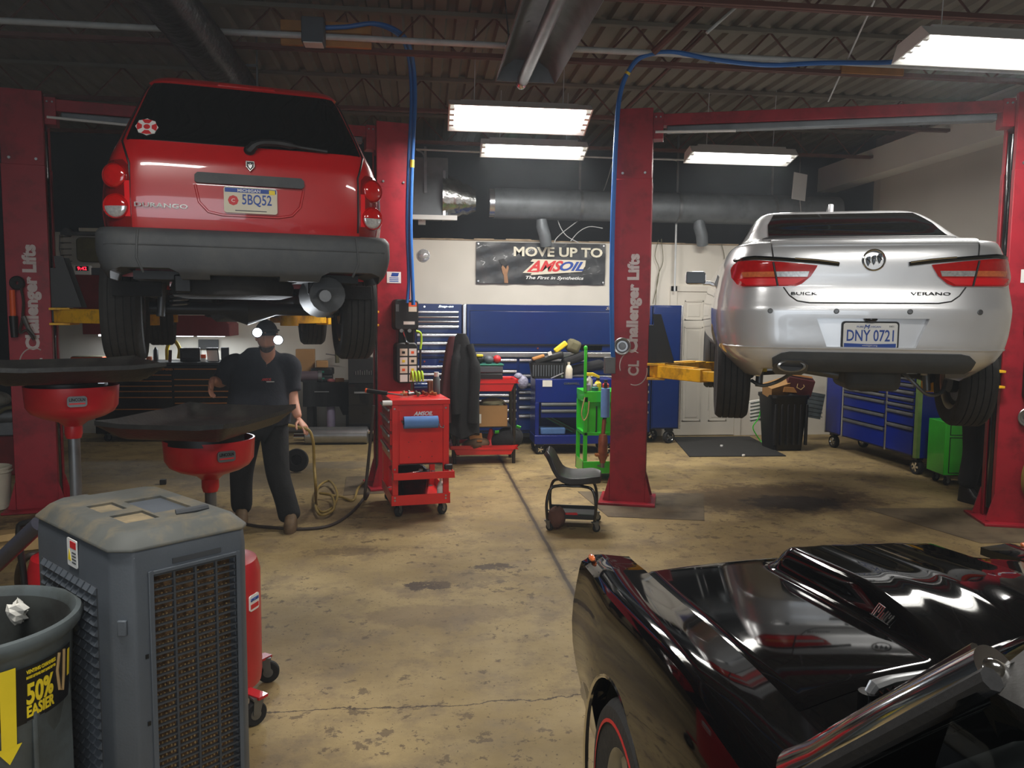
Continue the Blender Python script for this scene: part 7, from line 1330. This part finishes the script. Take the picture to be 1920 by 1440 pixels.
    P = dict(w=(pel+Vector((0, 0, .02)), (.175, .145)), hR=(hpR+Vector((0, 0, -.02)), .135), kR=(kneR, .100), sR=(kneR.lerp(ankR, .6), .092), aR=(ankR+Vector((0, 0, -.05)), .10), hL=(hpL+Vector((0, 0, -.02)), .135), kL=(kneL, .102), sL=(kneL.lerp(ankL, .6), .094), aL=(ankL+Vector((0, 0, -.05)), .10))
    merge('trousers', [skin(P, [('w', 'hR'), ('hR', 'kR'), ('kR', 'sR'), ('sR', 'aR'), ('w', 'hL'), ('hL', 'kL'), ('kL', 'sL'), ('sL', 'aL')], 'w')], 'black_cloth', t)
    for a, yaw in ((ankR, 10), (ankL, 4)):
        B2 = MB(Matrix.Translation((a.x, a.y, 0)) @ Matrix.Rotation(math.radians(yaw), 4, 'Z')); B2.loft([[(x*w, y*d-off, z) for x, y in rrect(1, 1, .4, 5)] for z, w, d, off in ((0, .10, .29, .07), (.03, .105, .295, .07), (.06, .10, .28, .065), (.09, .095, .20, .03), (.14, .09, .12, .0), (.20, .088, .11, -.005))]).build('boot', 'boot', t, smooth=50)
    # cap, lamps, beard
    cp = MB(T); rings = []
    for k in range(9):
        a = math.pi/2*k/8; rings.append([(.089*math.cos(a)*math.cos(q), .105*math.cos(a)*math.sin(q)+.006, .030+.105*math.sin(a)) for q in [2*math.pi*i/32 for i in range(32)]])
    c = cp.loft(rings).build('cap', 'black_cloth', t, smooth=60); br = [[(.085*math.sin(q)*(1+.02*k), -.085*math.cos(q)-.022*k*math.cos(q)+.01, .036-.006*k) for q in [math.radians(-62+124*i/14) for i in range(15)]] for k in range(4)]
    MB(T).grid(br).grid([[(x, y, z-.006) for x, y, z in r] for r in br], flip=True).build('brim', 'black_cloth', c)
    bd = MB(T); vs = []
    for i in range(19):
        a = math.radians(-80+160*i/18); col = []
        for f in (0, .2, .4, .6, .8, 1):
            z = -.066-.052*f-.010*math.cos(a); r = math.sqrt(max(.10, 1-(z/.132)**2)); top = .012*(1-abs(a)/1.4)*(f == 0); col.append((.078*r*math.sin(a)*1.0, -(.098*r+.008)*math.cos(a)-.002, z-top))
        vs.append(col)
    bd.grid(vs).grid([[(x*.88, y*.88, z) for x, y, z in r] for r in vs], flip=True).build('beard', 'beard', t, smooth=60)
    st = MB(T).tube([(.094*math.cos(q), .110*math.sin(q)+.004, .052) for q in [2*math.pi*i/30 for i in range(30)]], .008, 6, closed=True).build('head_strap', 'black', c)
    for s, dx, dz in ((-1, -.058, .028), (1, .098, -.030)):
        l = MB(T).cyl((dx, -.075, dz+.01), (dx, -.125, dz+.008), .034, n=18).build('head_lamp', 'black', t); MB(T).lathe([(.026, 0), (.031, 0), (.031, .022), (.027, .022), (.026, 0)], 20, Matrix.Translation((dx, -.12, dz+.008)) @ Matrix.Rotation(math.pi/2, 4, 'X') @ Matrix.Scale(1.3, 4, (1, 0, 0)) @ Matrix.Scale(1.3, 4, (0, 1, 0))).build('lamp_rim', 'black', l); MB(T).cyl((dx, -.1255, dz+.008), (dx, -.1265, dz+.008), .034, n=18).build('lamp_lens', 'head_glow', l)
        p = o0+T @ Vector((dx, -.16, dz)); ln = bpy.data.lights.new('lamp', 'SPOT'); ln.energy = 25; ln.color = (.88, .94, 1); ln.spot_size = math.radians(110); ln.spot_blend = .6; ln.shadow_soft_size = .02; lo = bpy.data.objects.new('lamp', ln); COL.objects.link(lo); lo.location = p; lo.rotation_euler = (math.radians(-74), 0, math.radians(2))
    return t, o0+wrL+dL*.09
MECH, HANDP = mechanic()
# hose held by the mechanic, looping to the floor
hp = [HANDP+Vector((-.10, -.05, .03)), HANDP+Vector((-.02, -.03, .01)), HANDP+Vector((.06, -.02, -.02)), HANDP+Vector((.09, -.02, -.12)), ony(589, 870, 6.46), ony(592, 915, 6.44), onz(593, 945, .012), onz(603, 960, .012), onz(625, 950, .02), onz(632, 925, .04), onz(618, 902, .05), onz(598, 912, .04), onz(590, 940, .035), onz(600, 965, .035), onz(625, 955, .045), onz(622, 930, .06), onz(600, 925, .06), onz(640, 932, .02), onz(662, 938, .012), onz(672, 915, .012), onz(690, 900, .012), onz(706, 902, .012)]
tag(MB().tube(spline(hp, 8), .012, 8).build('air_line', 'hose_tan'), 'tan air hose hanging from the hand of the mechanic and looping on the floor', 'hose')
def bystander():
    o0 = Vector((5.32, 6.92, 0)); t = thing('person', 'person in black clothes standing behind the far right post, legs visible', 'person', o0, 15)
    pel = Vector((0, 0, .92)); ch = Vector((0, .0, 1.28)); nk = Vector((0, .01, 1.50)); hd = Vector((0, -.02, 1.63))
    shR, shL = Vector((-.19, 0, 1.40)), Vector((.19, 0, 1.40)); elR, elL = Vector((-.24, .02, 1.12)), Vector((.24, .02, 1.12)); wrR, wrL = Vector((-.20, -.12, .92)), Vector((.20, -.12, .92)); kR, kL = Vector((-.11, -.03, .49)), Vector((.11, -.02, .49)); aR, aL = Vector((-.12, .02, .09)), Vector((.12, .05, .09))
    hm, T = head(hd, 0)
    J = dict(pel=(pel, (.14, .11)), b=(Vector((0, 0, 1.08)), (.15, .11)), ch=(ch, (.15, .11)), nk=(nk, .058), tp=(hd, .055), shR=(shR, .06), elR=(elR, .045), wrR=(wrR, .032), shL=(shL, .06), elL=(elL, .045), wrL=(wrL, .032), hR=(pel+Vector((-.09, 0, -.04)), .09), kR=(kR, .06), aR=(aR, .042), hL=(pel+Vector((.09, 0, -.04)), .09), kL=(kL, .06), aL=(aL, .042))
    E = [('pel', 'b'), ('b', 'ch'), ('ch', 'nk'), ('nk', 'tp'), ('ch', 'shR'), ('shR', 'elR'), ('elR', 'wrR'), ('ch', 'shL'), ('shL', 'elL'), ('elL', 'wrL'), ('pel', 'hR'), ('hR', 'kR'), ('kR', 'aR'), ('pel', 'hL'), ('hL', 'kL'), ('kL', 'aL')]
    merge('body', [skin(J, E, 'pel'), hm]+hand(wrR, (.1, -.4, -.8), (1, 0, 0), 1, .4, 1)+hand(wrL, (-.1, -.4, -.8), (-1, 0, 0), 1, .4, -1), 'skin', t)
    S = dict(pel=(pel, (.17, .135)), b=(Vector((0, 0, 1.08)), (.18, .14)), ch=(ch, (.18, .135)), nk=(nk+Vector((0, 0, -.05)), .085), shR=(shR, .078), elR=(elR, .064), wrR=(wrR+Vector((0, .02, .02)), .048), shL=(shL, .078), elL=(elL, .064), wrL=(wrL+Vector((0, .02, .02)), .048))
    merge('jacket', [skin(S, E[:3]+[e for e in E[4:10]], 'b')], 'black_cloth', t)
    P = dict(w=(pel, (.165, .13)), hR=(pel+Vector((-.09, 0, -.06)), .12), kR=(kR, .095), aR=(aR+Vector((0, 0, .03)), .09), hL=(pel+Vector((.09, 0, -.06)), .12), kL=(kL, .095), aL=(aL+Vector((0, 0, .03)), .09))
    merge('trousers', [skin(P, [('w', 'hR'), ('hR', 'kR'), ('kR', 'aR'), ('w', 'hL'), ('hL', 'kL'), ('kL', 'aL')], 'w')], 'black_cloth', t)
    for a in (aR, aL): MB(Matrix.Translation((a.x, a.y, 0))).loft([[(x*w, y*d-off, z) for x, y in rrect(1, 1, .4, 5)] for z, w, d, off in ((0, .10, .29, .07), (.04, .10, .28, .07), (.08, .09, .20, .03), (.16, .088, .11, -.005))]).build('boot', 'black', t, smooth=50)
    cp = MB(T); cp.loft([[(.086*math.cos(a)*math.cos(q), .104*math.cos(a)*math.sin(q)+.01, .01+.122*math.sin(a)) for q in [2*math.pi*i/28 for i in range(28)]] for a in [math.pi/2*k/8 for k in range(9)]]).build('hair', 'beard', t, smooth=60)
bystander()
# ================================================================== thin haze volume added for the bluish glow round the shop lights
def haze():
    m = bpy.data.materials.new('shop_haze'); m.use_nodes = True; nt = m.node_tree; nt.nodes.clear(); o = nt.nodes.new('ShaderNodeOutputMaterial'); v = nt.nodes.new('ShaderNodeVolumeScatter')
    v.inputs['Color'].default_value = (.86, .93, 1, 1); v.inputs['Density'].default_value = .0038; v.inputs['Anisotropy'].default_value = .35; nt.links.new(v.outputs[0], o.inputs['Volume']); MATS['shop_haze'] = m
    h = MB().bx(XL, XR, YF, 12.3, .004, ZC-.002).build('haze', 'shop_haze', smooth=0); tag(h, 'thin haze added through the whole shop for the glow around the lights', 'haze', None, 'stuff')
haze()
